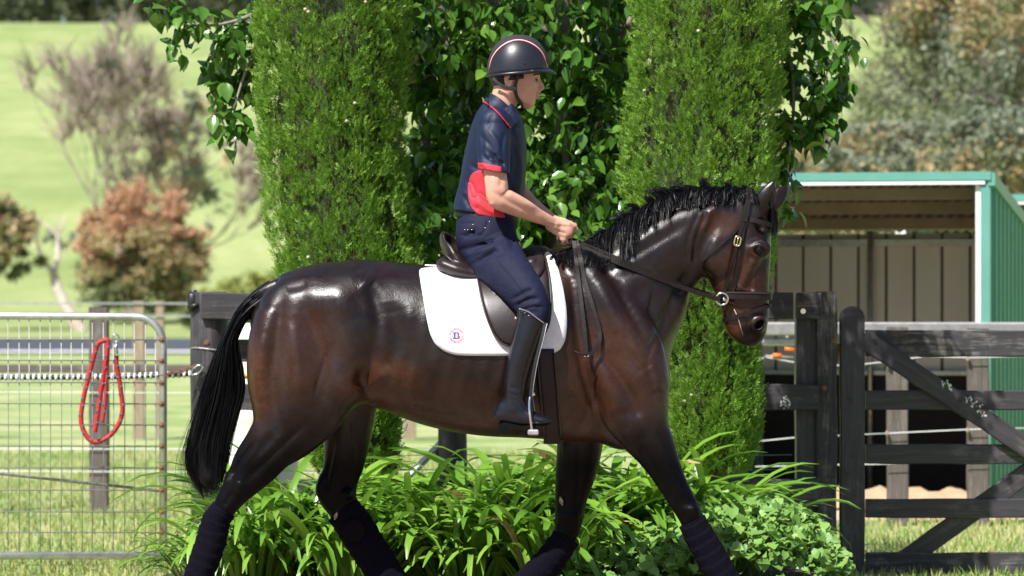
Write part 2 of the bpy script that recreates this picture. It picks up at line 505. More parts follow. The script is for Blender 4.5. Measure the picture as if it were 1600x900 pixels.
# ------------------------------------------------------------------ timber gate on the right
gate = thing('timber_gate', 'weathered black timber gate with diagonal braces beside the stable shelter', 'gate', (fx(1331), Yf, 0))
o = board('gate_post', (fx(1330.5), Yf - .03, -.2), (fx(1330.5), Yf - .03, fz(497)), .127, .075, M['black_wood'], gate, rag=.002)
mb = MB()    # rounded top of the post
n = 14; r = .0635
P = [(fx(1330.5) + r * math.cos(a), fz(497.2) + r * math.sin(a)) for a in np.linspace(0, math.pi, n)]
V = [(x, Yf - .0675, z) for x, z in P] + [(x, Yf + .0075, z) for x, z in P]
F = [tuple(range(n)), tuple(range(2 * n - 1, n - 1, -1))] + [(i, i + n, i + 1 + n, i + 1) for i in range(n - 1)]
mb.add(V, F); mb.build('post_cap', M['black_wood'], gate)
for (ya, yb, m) in ((516, 557, 'worn_wood'), (610, 640, 'black_wood'), (694, 725, 'black_wood'), (779, 809, 'black_wood'), (863, 896, 'worn_wood')):
    zc = (fz(ya) + fz(yb)) / 2
    board('gate_rail', (fx(1352), Yf - .01, zc), (fx(1352) + 2.6, Yf - .01, zc), fz(ya) - fz(yb), .035, M[m], gate, rag=.003, seg=14)
def brace(x0, y0, x1, y1, w, yy):
    board('brace', (fx(x0), yy, fz(y0)), (fx(x1), yy, fz(y1)), w, .035, M['black_wood'], gate, rag=.003)
brace(1346, 528, 1640, 724, .105, Yf - .049)
brace(1372, 905, 1640, 716, .105, Yf + .028)
board('gate_post', (fx(1352) + 2.66, Yf - .03, -.05), (fx(1352) + 2.66, Yf - .03, fz(500)), .127, .075, M['black_wood'], gate)
for (px, py) in ((1330, 536), (1365, 532), (1328, 624), (1330, 711), (1329, 793), (1320, 739), (1498, 624)):
    mb = MB(); mb.lathe((fx(px), Yf - .0715, fz(py)), [(.013, -.004), (.013, .002), (.006, .005)], 10, 'Y')
    mb.build('bolt', M['black_plastic'], gate)
mb = MB()
rs = random.Random(8)
for (px, py, m_) in ((1474, 598, 9), (1483, 604, 6), (1512, 622, 8), (1520, 630, 8), (1528, 637, 8), (1536, 648, 7)):
    for k in range(m_):
        q = rs.uniform(.002, .006); c = (fx(px + rs.uniform(-5, 5)), Yf - .0672, fz(py + rs.uniform(-5, 7)))
        mb.add([(c[0] + q * math.cos(t) * .8, c[1], c[2] + q * 1.3 * math.sin(t)) for t in np.linspace(0, 6.283, 7)[:-1]], [tuple(range(5, -1, -1))])
mb.build('bird_lime', M['white_paint'], gate)['kind'] = 'stuff'
# latch hardware in the gap between post and gate
lt = thing('gate_latch', 'rusty metal latch and chain between fence post and timber gate', 'latch', (fx(1308), Yf - .02, fz(565)))
mb = MB(); mb.tube([(fx(1306), Yf - .03, fz(530)), (fx(1309), Yf - .05, fz(545)), (fx(1306), Yf - .04, fz(567))], .008, 7)
mb.tube([(fx(1303), Yf - .05, fz(540)), (fx(1318), Yf - .05, fz(540))], .009, 7)
mb.build('latch_bar', M['rust'], lt, True)
mb = MB(); mb.tube([(fx(1306), Yf - .05, fz(520)), (fx(1307), Yf - .05, fz(538))], .007, 7)
mb.build('hook', M['galv'], lt, True)

# ------------------------------------------------------------------ galvanised mesh gate on the left
mg = thing('mesh_gate', 'galvanised tube farm gate with wire mesh at left edge', 'gate', (fx(255), Yf, 0))
x0, x1, zt, zb, rc = fx(255) - 3.0, fx(255), fz(495), fz(868), .145
rt = .021
ztl = zt + .02
pts = [(x0, zb), (x0, ztl)] + [(x1 - rc + rc * math.sin(a), zt - rc + rc * math.cos(a)) for a in np.linspace(0, math.pi / 2, 9)] + [(x1, zb + .0)]
mb = MB(); mb.tube([(x, Yf, z) for x, z in pts], rt, 10)
mb.tube([(x0, Yf, zb), (x1, Yf, zb)], rt, 10)
mb.build('frame', M['galv'], mg, True)
for py in (531, 563.5, 598, 631, 664, 697, 731, 766, 800, 832):
    zz = fz(py); mb = MB(); mb.tube([(x0, Yf - .012, zz + .012), ((x0 + x1) / 2, Yf - .012, zz + .004), (x1 - .015, Yf - .012, zz)], .0038, 6)
    mb.build('horizontal_wire', M['wire'], mg, True)
    mb = MB(); mb.lathe((x1 - .006, Yf - .014, zz), [(.012, -.012), (.016, 0), (.012, .012)], 8)
    mb.build('weld', M['rust'], mg)
k = 0
px = 243.0
while px > -180:
    xx = fx(px)
    ztop = zt if xx < x1 - rc else zt - rc + math.sqrt(max(rc ** 2 - (xx - x1 + rc) ** 2, 0))
    mb = MB(); mb.tube([(xx, Yf - .004, zb), (xx + .002, Yf - .004, (zb + ztop) / 2), (xx, Yf - .004, ztop)], .0026, 5)
    mb.build('vertical_wire', M['wire'], mg, True)
    px -= 17.3 if k % 2 else 15.6; k += 1
mb = MB(); mb.tube([(x0, Yf + .03, fz(672)), (x1, Yf + .03, fz(768))], .008, 7)
mb.build('stay_rod', M['wire'], mg, True)

# chain and snap between gate and post
ch = thing('gate_chain', 'short rusty chain fastening the mesh gate to the fence post', 'chain', (fx(285), Yf - .1, fz(580)))
cp = catmull([at(253, 586, 19.9), at(268, 583, 19.88), at(284, 580, 19.86), at(300, 574, 19.87), at(312, 571, 19.88)], 8)
for k in range(11):
    a = cp[min(int((k + .5) / 11 * (len(cp) - 1)), len(cp) - 1)]
    mb = MB()
    ang = .35 + (0 if k % 2 else 1.3)
    ring = [(a[0] + .016 * math.cos(t), a[1] + .009 * math.sin(t) * math.sin(ang), a[2] + .009 * math.sin(t) * math.cos(ang) + .003 * math.cos(t)) for t in np.linspace(0, 6.283, 11)[:-1]]
    mb.tube(ring, .0034, 6, closed=True); mb.build('chain_link', M['rust'], ch, True)
c = at(308, 578, 19.86)
mb = MB(); mb.tube([(c[0] + .03 * math.cos(t) , c[1], c[2] + .02 * math.sin(t) + .5 * .03 * math.cos(t)) for t in np.linspace(0, 6.283, 15)[:-1]], .006, 7, closed=True)
mb.build('snap_hook', M['steel'], ch, True)

# black and white electric spring gate
sg = thing('spring_gate', 'white and black coiled electric gate spring stretched level across mesh gate', 'spring gate', (fx(150), Yf + .15, fz(588)))
core = [(fx(-160, 20.15), Yf + .15, fz(589, 20.15)), (fx(140, 20.15), Yf + .15, fz(589.5, 20.15)), (fx(305, 20.15), Yf + .1, fz(584, 20.15))]
mb = MB(); mb.tube(catmull(core, 8), .013, 8); mb.build('core', M['black_plastic'], sg, True)
cc = catmull(core, 40)
n = 53
tl = np.concatenate([[0], np.cumsum(np.linalg.norm(np.diff(cc, axis=0), axis=1))])
for k in range(n):
    s0 = tl[-1] * (k + .2) / n
    c0 = np.array([np.interp(s0, tl, cc[:, i]) for i in range(3)])
    mb = MB(); mb.lathe(c0, [(.016, -.007), (.019, -.004), (.019, .004), (.016, .007)], 8, 'X')
    mb.build('coil', M['white_band'], sg, True)

# lead rope hanging over the gate
lr = thing('lead_rope', 'red and blue flecked lead rope looped over the mesh gate', 'rope', at(158, 530, 19.85))
def rope(pts, r=.0125, blue_every=4):
    p = catmull([at(a, b, dd) for a, b, dd in pts], 14)
    m = MB(); m.tube(p, r, 8); m.build('rope_strand', M['red_rope'], lr, True)
    L = np.concatenate([[0], np.cumsum(np.linalg.norm(np.diff(p, axis=0), axis=1))])
    s0, k = .03, 0
    while s0 < L[-1] - .02:
        q = [np.array([np.interp(s0 + e, L, p[:, i]) for i in range(3)]) for e in (0, .008, .016)]
        sg_ = np.array([(.45 if k % 2 else -.45) * r, -.55 * r, 0])
        m = MB(); m.tube([p_ + sg_ for p_ in q], [r * .45, r * .62, r * .45], 7); m.build('blue_fleck', M['blue_rope'], lr, True)
        s0 += .036 + .012 * (k % 3); k += 1
rope([(160, 532, 19.86), (152, 540, 19.86), (142, 575, 19.87), (130, 625, 19.88), (127, 660, 19.88), (138, 685, 19.88), (155, 690, 19.88), (178, 674, 19.88), (191, 645, 19.88), (188, 605, 19.87), (182, 570, 19.86), (182, 556, 19.86)])
rope([(158, 534, 19.84), (168, 532, 19.84), (166, 560, 19.84), (158, 610, 19.85), (152, 650, 19.85), (148, 675, 19.85)])
rope([(170, 534, 19.845), (167, 580, 19.845), (164, 630, 19.85), (160, 660, 19.85)], .0095)
mb = MB(); c = at(181, 545, 19.85)
mb.tube([at(181, 536, 19.85), at(182, 556, 19.85)], [.008, .013], 8).tube([(c[0] + .016 * math.cos(t), c[1], c[2] + .055 + .018 * math.sin(t)) for t in np.linspace(0, 6.283, 13)[:-1]], .005, 6, closed=True)
mb.build('snap_hook', M['steel'], lr, True)

# ------------------------------------------------------------------ open-fronted shelter sheds
def shelter(px, d, th, width, depth, zf, zbk, label, full=True):
    FR = Vector((fx(px, d), d - CAMD, 0))
    u = Vector((-math.cos(th), math.sin(th), 0)); v = Vector((math.sin(th), math.cos(th), 0)); w = Vector((0, 0, 1))
    S = thing('horse_shelter', label, 'shelter', FR, 'open fronted shelters')
    P = lambda a, b, c: FR + u * a + v * b + w * c
    def slab(name, a0, a1, b0, b1, c0, c1, mat, parent=S):
        V = [P(a, b, c) for c in (c0, c1) for b in (b0, b1) for a in (a0, a1)]
        F = [(0, 1, 3, 2), (4, 6, 7, 5), (0, 4, 5, 1), (2, 3, 7, 6), (0, 2, 6, 4), (1, 5, 7, 3)]
        return mk(name, V, F, mat, parent, False)
    rz = lambda b: zf + (zbk - zf) * b / depth
    # fascia and trims
    slab('fascia', -.02, width, -.05, -.02, zf - .008, zf + .048, M['teal_trim'])
    slab('gutter_trim', .02, width, -.045, -.016, zf - .035, zf - .011, M['white_paint'])
    slab('corner_post', .05, .085, -.012, .04, 0, zf - .036, M['white_paint'])
    slab('corner_flashing', -.012, .049, -.03, .03, 0, zf - .012, M['teal_trim'])
    slab('corner_post', width - .08, width, -.01, .06, 0, zf - .04, M['white_paint'])
    # ribbed side walls
    for nm, a0, s in (('side_wall', .0, -1), ('side_wall', width - .02, 1)):
        V, F = [], []
        prof = []
        per = .21
        b = .03
        while b < depth:
            prof += [(b, 0), (b + per * .62, 0), (b + per * .70, .028), (b + per * .90, .028)]; b += per
        for (b, o) in prof:
            b = min(b, depth); V += [P(a0 + s * o, b, 0.02), P(a0 + s * o, b, rz(b) - .01)]
        for i in range(len(prof) - 1): F.append((2 * i, 2 * i + 2, 2 * i + 3, 2 * i + 1))
        o = mk(nm, V, F, M['green_sheet'], S, False)
        md = o.modifiers.new('t', 'SOLIDIFY'); md.thickness = .004
    # sloping edge capping of the side
    V = [P(a, b, rz(b) + c) for b in (-.04, depth + .04) for (a, c) in ((-.045, -.05), (.0, -.05), (.0, .035), (-.045, .035))]
    mk('barge_capping', V, [(0, 1, 2, 3), (7, 6, 5, 4), (0, 4, 5, 1), (1, 5, 6, 2), (2, 6, 7, 3), (3, 7, 4, 0)], M['teal_trim'], S, False)
    # corrugated roof
    n = int(width / .0185); V, F = [], []
    for i in range(n + 1):
        a = width * i / n; h = .012 * math.sin(i * math.pi / 2 + .4)
        V += [P(a, -.02, rz(0) + .02 + h), P(a, depth * .5, rz(depth * .5) + .02 + h), P(a, depth + .12, rz(depth + .12) + .02 + h)]
    for i in range(n):
        for k in (0, 1): F.append((3 * i + k, 3 * i + 3 + k, 3 * i + 4 + k, 3 * i + 1 + k))
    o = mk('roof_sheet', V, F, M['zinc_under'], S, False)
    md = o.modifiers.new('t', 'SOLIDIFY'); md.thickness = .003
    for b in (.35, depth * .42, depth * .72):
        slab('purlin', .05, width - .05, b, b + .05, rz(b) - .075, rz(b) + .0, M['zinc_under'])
    # back wall: vertical sheets with gaps, top girt and black kickboard
    zt = rz(depth) + .006
    slab('girt', .05, width - .03, depth - .05, depth - .012, zt - .11, zt - .06, M['galv'])
    a = .03; k = 0
    while a < width - .05:
        wv = min(.178, width - .03 - a)
        slab('wall_sheet', a, a + wv, depth - (.002 if k % 2 else .0), depth + .012, .02, zt - .02, M['grey_sheet'])
        slab('wall_rib', a + wv, a + wv + .022, depth + .012, depth + .024, .02, zt - .02, M['brown_rib'])
        a += wv + .022; k += 1
    if full:
        slab('kickboard', .05, width - .05, depth - .05, depth - .018, .03, .88, M['black_rubber'])
        slab('kickboard_cap', .05, width - .05, depth - .06, depth - .016, .881, .91, M['galv'])
        slab('kickboard', .022, .045, .06, depth - .07, .03, .88, M['black_rubber'])
        a = 1.12
        V = MB(); V.tube([P(a, depth - .09, 0), P(a, depth - .09, zt)], .02, 8); V.build('pipe_post', M['galv'], S, True)
    return S
M['brown_rib'] = pm('brown_rib', (.10, .075, .07), (.15, .11, .10), 6, .6)
TH = math.radians(14.5)
shelter(1545, 25.0, TH, 1.95, 2.2, 2.21, 1.90, 'green steel horse shelter with open front behind the timber gate')
shelter(1640, 31.0, TH, 1.25, 2.6, 2.21, 1.92, 'second green shelter roof just showing at the right edge', False)

# sand on the shelter floor
V, F = [], []
n = 30
for i in range(n + 1):
    for j in range(7):
        x = 1.3 + 2.1 * i / n; y = 8.75 + 2.7 * j / 6
        V.append((x + .2 * j / 6 * 2, y, .03 + .09 * math.sin(j / 6 * 3.1) + .03 * math.sin(i * 1.7) * math.sin(j * 1.1) if 0 < j < 6 and 0 < i < n else -.02))
for i in range(n):
    for j in range(6): F.append((i * 7 + j, (i + 1) * 7 + j, (i + 1) * 7 + j + 1, i * 7 + j + 1))
tag(mk('sand_floor', V, F, M['sand']), 'tan sand bedding on the shelter floor', kind='structure')

# pen fence in front of the shelter: grey posts, cords, a pale rail
DP = 24.2
pf = thing('pen_fence', 'grey post and white cord pen fence in front of the shelter', 'fence', (fx(1400, DP), DP - CAMD, 0))
for (px, top, w) in ((1402, 511, .13), (1528, 513, .13), (1640, 512, .13)):
    board('post', (fx(px, DP), DP - CAMD, -.2), (fx(px, DP), DP - CAMD, fz(top, DP)), w, .11, M['grey_wood'], pf)
def cord(pts, r, mat, nm='cord', dd=DP - .09):
    m = MB(); m.tube([at(a, b, dd) for a, b in pts], r, 6); m.build(nm, mat, pf, True)
cord([(1180, 690), (1240, 684), (1388, 677)], .0032, M['white_band'])
cord([(1388, 677), (1515, 671), (1640, 668)], .0032, M['white_band'])
cord([(1180, 729), (1388, 725), (1515, 720), (1640, 717)], .003, M['white_band'])
cord([(1180, 565), (1196, 558), (1240, 566), (1320, 572), (1388, 565), (1445, 557), (1515, 559), (1640, 556)], .0032, M['white_band'])
cord([(1196, 556), (1240, 558)], .007, M['galv'], 'handle_rod')
cord([(1207, 555.5), (1221, 556)], .017, M['orange'], 'insulated_grip')
cord([(1226, 545), (1242, 547)], .014, M['orange'], 'insulated_grip')
for (px, py) in ((1386, 677), (1388, 567), (1512, 672), (1512, 560)):
    m = MB(); m.box(at(px, py, DP - .08), (.02, .03, .03), ch=.005); m.build('insulator', M['raw_wood'], pf)
m = MB(); m.box(((fx(1190, DP + .2) + fx(1660, DP + .2)) / 2, DP + .2 - CAMD, fz(514, DP + .2)), (fx(1660, DP + .2) - fx(1190, DP + .2), .05, .085), ch=.01)
m.build('pale_rail', M['wire'], pf)
m = MB(); m.box(((fx(1190, DP + .25) + fx(1300, DP + .25)) / 2, DP + .25 - CAMD, fz(534, DP + .25)), (fx(1300, DP + .25) - fx(1190, DP + .25), .05, .05), ch=.01)
m.build('pale_rail', M['galv'], pf)
# paddock fences on the left, beyond the mesh gate
DL = 25.6
lf = thing('paddock_fence', 'weathered paddock fence post and rails behind the mesh gate', 'fence', (fx(155, DL), DL - CAMD, 0))
board('post', (fx(155, DL), DL - CAMD, -.2), (fx(155, DL), DL - CAMD, fz(480, DL)), .125, .11, M['grey_wood'], lf)
board('post', (fx(-30, DL), DL - CAMD, -.2), (fx(-30, DL), DL - CAMD, fz(468, DL)), .125, .11, M['grey_wood'], lf)
for py in (612, 700, 735):
    m = MB(); m.tube([(fx(-60, DL), DL - CAMD - .07, fz(py, DL)), (fx(155, DL), DL - CAMD - .07, fz(py + 1, DL)), (fx(700, DL), DL - CAMD - .07, fz(py + 3, DL))], .003, 5)
    m.build('wire', M['white_band'], lf, True)
DL2 = 38.0
lf2 = thing('yard_fence', 'blurred grey timber fence with pale top tape beyond the paddock', 'fence', (fx(215, DL2), DL2 - CAMD, 0))
for (px, w) in ((217, .11), (250, .08), (-80, .12), (430, .12), (640, .12)):
    board('post', (fx(px, DL2), DL2 - CAMD, -.2), (fx(px, DL2), DL2 - CAMD, fz(470, DL2)), w, .1, M['raw_wood'], lf2)
for (xa, xb) in ((-110, 60), (60, 217), (219, 430), (432, 640)):
    board('rail', (fx(xa, DL2), DL2 - CAMD - .07, fz(576, DL2)), (fx(xb, DL2), DL2 - CAMD - .07, fz(576, DL2)), .085, .04, M['grey_wood'], lf2)
for py in (474, 494):
    m = MB(); m.box(((fx(-110, DL2) + fx(640, DL2)) / 2, DL2 - CAMD - .06, fz(py, DL2)), (fx(640, DL2) - fx(-110, DL2), .008, .018))
    m.build('tape', M['galv'], lf2)

# ------------------------------------------------------------------ grass blades in the paddock
def bulk(T, F, R, loc):
    """copies of template (T verts, F tris) with 3x3 matrices R and positions loc as one vertex/face array"""
    n, k = len(R), len(T)
    V = np.einsum('nij,kj->nki', R, T) + loc[:, None, :]
    FF = (F[None] + (np.arange(n) * k)[:, None, None]).reshape(-1, F.shape[1])
    return V.reshape(-1, 3), FF
def rot_zxy(yaw, pitch, roll):
    cy, sy, cp, sp, cr, sr = np.cos(yaw), np.sin(yaw), np.cos(pitch), np.sin(pitch), np.cos(roll), np.sin(roll)
    o, z = np.ones_like(cy), np.zeros_like(cy)
    Rz = np.stack([cy, -sy, z, sy, cy, z, z, z, o], -1).reshape(-1, 3, 3)
    Rx = np.stack([o, z, z, z, cp, -sp, z, sp, cp], -1).reshape(-1, 3, 3)
    Ry = np.stack([cr, z, sr, z, o, z, -sr, z, cr], -1).reshape(-1, 3, 3)
    return Rz @ Rx @ Ry
n = 52000
M['grass'] = leafmat('grass', [(.16, .27, .05), (.26, .37, .09), (.44, .43, .17), (.58, .52, .28)], .3, .6, .2, .9)
dd = 19 + 16 * rng.random(n) ** 1.3
gx_ = (rng.random(n) * 1750 - 75 - 800) * dd / FOC
keep = ~((gx_ > .5) & (dd > 24.7))
dd, gx_ = dd[keep], gx_[keep]; n = len(dd)
T = np.array([[-.5, 0, 0], [.5, 0, 0], [.35, .12, .6], [-.35, .12, .6], [0, .38, 1]]) * [.009, 1, 1]
Fb = np.array([[0, 1, 2], [0, 2, 3], [3, 2, 4]])
R = rot_zxy(rng.random(n) * 6.28, rng.normal(0, .35, n), rng.normal(0, .3, n))
sc = (.028 + .05 * rng.random(n))[:, None, None] * np.array([1, 1, 1])
R = R * sc; R[:, :, 0] /= sc[:, 0, 0][:, None]
V, F = bulk(T, Fb, R, np.stack([gx_, dd - CAMD, np.zeros(n)], -1))
tag(mk('grass', V, F, M['grass'], smooth=False), 'short mixed green and dry grass in the paddock', 'grass', kind='stuff')

# ------------------------------------------------------------------ trees
def skeleton(base, seed, height, r0, forks=3, levels=4, spread=.55, lean=(0, 0), first=.35, up=.25, shrink=.68):
    """recursive branching; returns tubes [(pts, radii)] and tip points"""
    r = random.Random(seed); tubes, tips = [], []
    def go(p, dirn, L, rad, lev):
        pts, radii = [p], [rad]
        d = dirn.normalized(); n = 4
        for i in range(n):
            d = (d + Vector((r.gauss(0, .13), r.gauss(0, .13), r.gauss(0, .06) + up * .12))).normalized()
            p = p + d * L / n
            pts.append(p); radii.append(rad * (1 - .42 * (i + 1) / n))
        tubes.append((pts, radii))
        if lev >= levels:
            tips.append((p, d)); return
        k = forks + (1 if r.random() < .35 else 0)
        a0 = r.uniform(0, 6.28)
        for j in range(k):
            a = a0 + 6.283 * j / k + r.uniform(-.4, .4)
            s = spread * r.uniform(.6, 1.25)
            side = d.orthogonal().normalized(); side.rotate(Matrix.Rotation(a, 3, d))
            go(pts[-1] if j < 2 else pts[-2], d * math.cos(s) + side * math.sin(s), L * shrink * r.uniform(.8, 1.2), radii[-1] * .72, lev + 1)
    go(Vector(base), Vector((lean[0], lean[1], 1)), height * first, r0, 1)
    return tubes, tips

LEAF = np.array([[0, 0, 0], [-.22, .25, .05], [.22, .25, .05], [-.27, .5, .05], [.27, .5, .05], [-.17, .78, .02], [.17, .78, .02], [0, 1.05, -.06], [0, .3, 0], [0, .55, -.01]])
LEAFF = np.array([[0, 8, 1], [0, 2, 8], [1, 8, 3], [8, 9, 3], [8, 2, 4], [8, 4, 9], [3, 9, 5], [9, 4, 6], [5, 9, 7], [9, 6, 7]])
QL = np.array([[0, 0, 0], [-.3, .45, .06], [.3, .45, .06], [0, 1, 0]]); QLF = np.array([[0, 2, 3], [0, 3, 1]])

def far_tree(name, label, base, height, r0, seed, mats, bark, leaves, size, crown, group=None, sk=None, twigs=0, cat='tree'):
    """crown: list of ellipsoids (centre offset, radii, density) holding leaf clumps"""
    root = thing(name, label, cat, base, group)
    tubes, tips = skeleton(base, seed, height, r0, **(sk or {}))
    mb = MB()
    for pts, rad in tubes: mb.tube(pts, rad, 6, cap=False)
    mb.build('trunk', bark, root, True)
    lr_ = np.random.default_rng(seed)
    if twigs:
        mb = MB()
        for (p, d) in tips:
            for k in range(twigs):
                q = (d + Vector((lr_.normal(0, .5), lr_.normal(0, .5), lr_.normal(.1, .3)))).normalized() * height * lr_.uniform(.05, .12)
                mb.tube([p, p + q * .5 + Vector((0, 0, .1 * q.length)), p + q], [.03, .022, .012], 3, cap=False)
        mb.build('twigs', bark, root)['kind'] = 'stuff'
    for mi, (mat, cr) in enumerate(zip(mats, crown)):
        P = []
        tot = sum(w for _, _, w in cr)
        for (c, rad, w) in cr:
            n = int(leaves * w / tot); nclump = max(6, min(n // 45, 90))
            cc_ = lr_.normal(0, 1, (nclump, 3)); cc_ /= np.linalg.norm(cc_, axis=1)[:, None]
            cc_ *= (.45 + .55 * lr_.random(nclump) ** .5)[:, None]
            pk = cc_[lr_.integers(0, nclump, n)] + lr_.normal(0, .085, (n, 3))
            P.append(pk * np.array(rad) + np.array(c) + np.array(base))
        P = np.vstack(P); n = len(P)
        R = rot_zxy(lr_.random(n) * 6.28, lr_.normal(-.5, .6, n), lr_.normal(0, .6, n)) * (size * (.6 + .8 * lr_.random(n)))[:, None, None]
        V, F = bulk(QL, QLF, R, P)
        o = mk('crown' if mi == 0 else 'new_growth', V, F, mat, root, False); o['kind'] = 'stuff'
    return root
M['olive_leaf'] = leafmat('olive_leaf', [(.085, .115, .045), (.15, .185, .08), (.23, .26, .12), (.33, .32, .17)], .25, .55, .3, .35)
M['grey_leaf'] = leafmat('grey_leaf', [(.12, .155, .10), (.20, .235, .155), (.29, .325, .23), (.37, .37, .27)], .25, .5, .4, .5)
M['tan_leaf'] = leafmat('tan_leaf', [(.27, .21, .10), (.40, .32, .16), (.50, .40, .21), (.54, .40, .25)], .25, .55, .3, .4)
M['red_leaf'] = leafmat('red_leaf', [(.34, .19, .11), (.50, .27, .16), (.60, .34, .21), (.52, .41, .22)], .25, .55, .3, .4)
M['dark_leaf'] = leafmat('dark_leaf', [(.04, .06, .035), (.08, .10, .055), (.13, .15, .08), (.18, .19, .10)], .15, .6, .3, .1)
M['lime_leaf'] = leafmat('lime_leaf', [(.15, .20, .03), (.24, .28, .06), (.33, .34, .09), (.40, .38, .12)], .3, .55, .3, .4)
def gz(x, d): return float(ground_z(np.array(x), np.array(d - CAMD)))
def tb(px, d): x = fx(px, d); return (x, d - CAMD, gz(x, d) - .05)
s140 = 140 / FOC
# bare grey tree: many upright limbs
b = tb(205, 146)
far_tree('bare_tree', 'tall leafless grey tree with upright limbs on the left hillside', b, 12.2, .28, 11, [M['grey_leaf'], M['tan_leaf']], M['grey_bark'], 380, .3,
         [[((2.2, 0, 7.0), (1.3, 1, 2.2), 1), ((-.5, 0, 9.2), (.8, .8, .8), .4), ((2.4, 0, 4.6), (1.2, 1, 1.2), .6), ((-2.6, 0, 3.6), (.9, .8, .9), .4)],
          [((0.3, 0, 9.3), (.9, .6, .7), .8), ((2.6, 0, 6.6), (1.2, .8, 1.6), .6)]],
         sk=dict(forks=3, levels=5, spread=.36, first=.22, up=.9, shrink=.80), twigs=9)
b = tb(258, 150)
far_tree('bare_tree', 'second leafless grey tree with a broad twiggy top right of the tall one', b, 10.6, .24, 23, [M['grey_leaf']], M['grey_bark'], 250, .32,
         [[((1.0, 0, 6.4), (1.6, 1, 2.2), 1)]], sk=dict(forks=3, levels=5, spread=.42, first=.22, up=.7, shrink=.78), twigs=9)
b = tb(222, 135)
far_tree('red_leaved_tree', 'round tree with reddish new leaves in front of bare tree', b, 5.0, .14, 5, [M['olive_leaf'], M['red_leaf'], M['tan_leaf']], M['dark_bark'], 9500, .16,
         [[((-.2, 0, 1.5), (2.1, 1.8, 1.2), 1), ((.8, 0, 2.4), (1.4, 1.4, 1.2), .5)],
          [((.1, -.3, 3.9), (1.5, 1.4, 1.25), 1), ((-.8, -.4, 3.0), (1.6, 1.5, 1.2), .8), ((1.0, -.3, 2.9), (1.3, 1.2, 1.0), .5)],
          [((-.3, -.8, 2.4), (2.1, 1.6, 1.5), 1), ((1.2, -.5, 2.2), (1.2, 1.3, 1.3), .6)]],
         sk=dict(forks=3, levels=3, spread=.6, first=.3))
b = tb(128, 126)
far_tree('leaning_gum_tree', 'leaning pale trunked gum tree at the left edge', b, 4.0, .26, 31, [M['olive_leaf'], M['tan_leaf']], M['pale_bark'], 1700, .24,
         [[((-3.0, 0, 3.4), (1.3, 1.2, 1.1), 1), ((-2.1, 0, 2.5), (.9, .9, .6), .4)], [((-2.7, -.3, 3.5), (1.2, 1.1, 1.1), 1)]],
         sk=dict(forks=2, levels=3, spread=.5, lean=(-.75, 0), first=.55, up=.1))
for (px, d, hh, wd, lab) in ((365, 132, 1.7, 1.5, 'lime green shrub below the hill beside the fence end'), (410, 128, 1.9, 1.2, 'small yellow green shrub nearly hidden by left cypress'), (330, 127, 1.0, 1.0, 'low olive shrub at foot of the red leaved tree')):
    b = tb(px, d)
    far_tree('shrub', lab, b, hh, .05, int(px), [M['lime_leaf'] if px > 340 else M['olive_leaf'], M['olive_leaf']], M['dark_bark'], 1100, .2,
             [[((0, 0, hh * .55), (wd, wd, hh * .5), 1)], [((0, 0, hh * .35), (wd * 1.05, wd, hh * .35), 1)]], 'shrubs below the hill', dict(forks=3, levels=2, spread=.7), cat='shrub')
# gum trees behind the shelter
for i, (px, d, hh, sx, lab) in enumerate((
        (1480, 70, 8.0, 1.75, 'large olive and rust gum tree filling the sky above shelter'),
        (1290, 78, 5.0, 1.9, 'pale olive gum tree behind the shelter\'s left end'),
        (1625, 66, 7.0, 2.2, 'rust tipped gum tree cut off by the right edge'),
        (1380, 62, 4.2, 1.6, 'low yellowish gum tree just above the shelter roof'),
        (1560, 60, 4.3, 1.7, 'low olive gum tree above the shelter\'s right corner'))):
    b = tb(px, d)
    cl = [[((0, 0, hh * .62), (sx, sx, hh * .36), 1), ((-.5 * sx, 0, hh * .45), (sx * .6, sx, hh * .25), .4)],
          [((.1 * sx, -.3, hh * .8), (sx * .8, sx * .8, hh * .2), 1), ((.4 * sx, -.5, hh * .5), (sx * .7, sx * .8, hh * .25), .6), ((-.5 * sx, -.6, hh * .55), (sx * .6, sx * .7, hh * .22), .5)],
          [((.1 * sx, -.4, hh * .86), (sx * .75, sx * .7, hh * .15), 1)]]
    ms = [M['grey_leaf'], M['olive_leaf'], M['tan_leaf']] if i in (0, 2) else [M['olive_leaf'], M['tan_leaf'], M['grey_leaf']]
    far_tree('gum_tree', lab, b, hh, .2, 60 + i, ms, M['dark_bark'], 15000 if i in (0, 2) else 9500, .085, cl, 'gum trees behind the shelter', dict(forks=3, levels=4, spread=.5, first=.35), 2)
# wood along the top of the hill
P, n = [], 70000
lr_ = np.random.default_rng(99)
nt = 150
tx = np.linspace(-70, 75, nt) + lr_.normal(0, .8, nt); td = 425 + lr_.random(nt) * 40
th_ = 6.5 + 4.5 * lr_.random(nt)
k = lr_.integers(0, nt, n)
off = lr_.normal(0, 1, (n, 3)); off /= np.linalg.norm(off, axis=1)[:, None]; off *= (.5 + .5 * lr_.random(n))[:, None]
base_z = ground_z(tx, td - CAMD)
P = np.stack([tx[k] + off[:, 0] * 2.1, td[k] - CAMD + off[:, 1] * 2.1, base_z[k] + th_[k] * .52 + off[:, 2] * th_[k] * .5], -1)
R = rot_zxy(lr_.random(n) * 6.28, lr_.normal(0, .7, n), lr_.normal(0, .7, n)) * (.8 * (.6 + .8 * lr_.random(n)))[:, None, None]
V, F = bulk(QL, QLF, R, P)
tag(mk('far_wood', V, F, M['dark_leaf'], smooth=False), 'dark line of woodland along the top of the hill', 'woodland', kind='stuff')

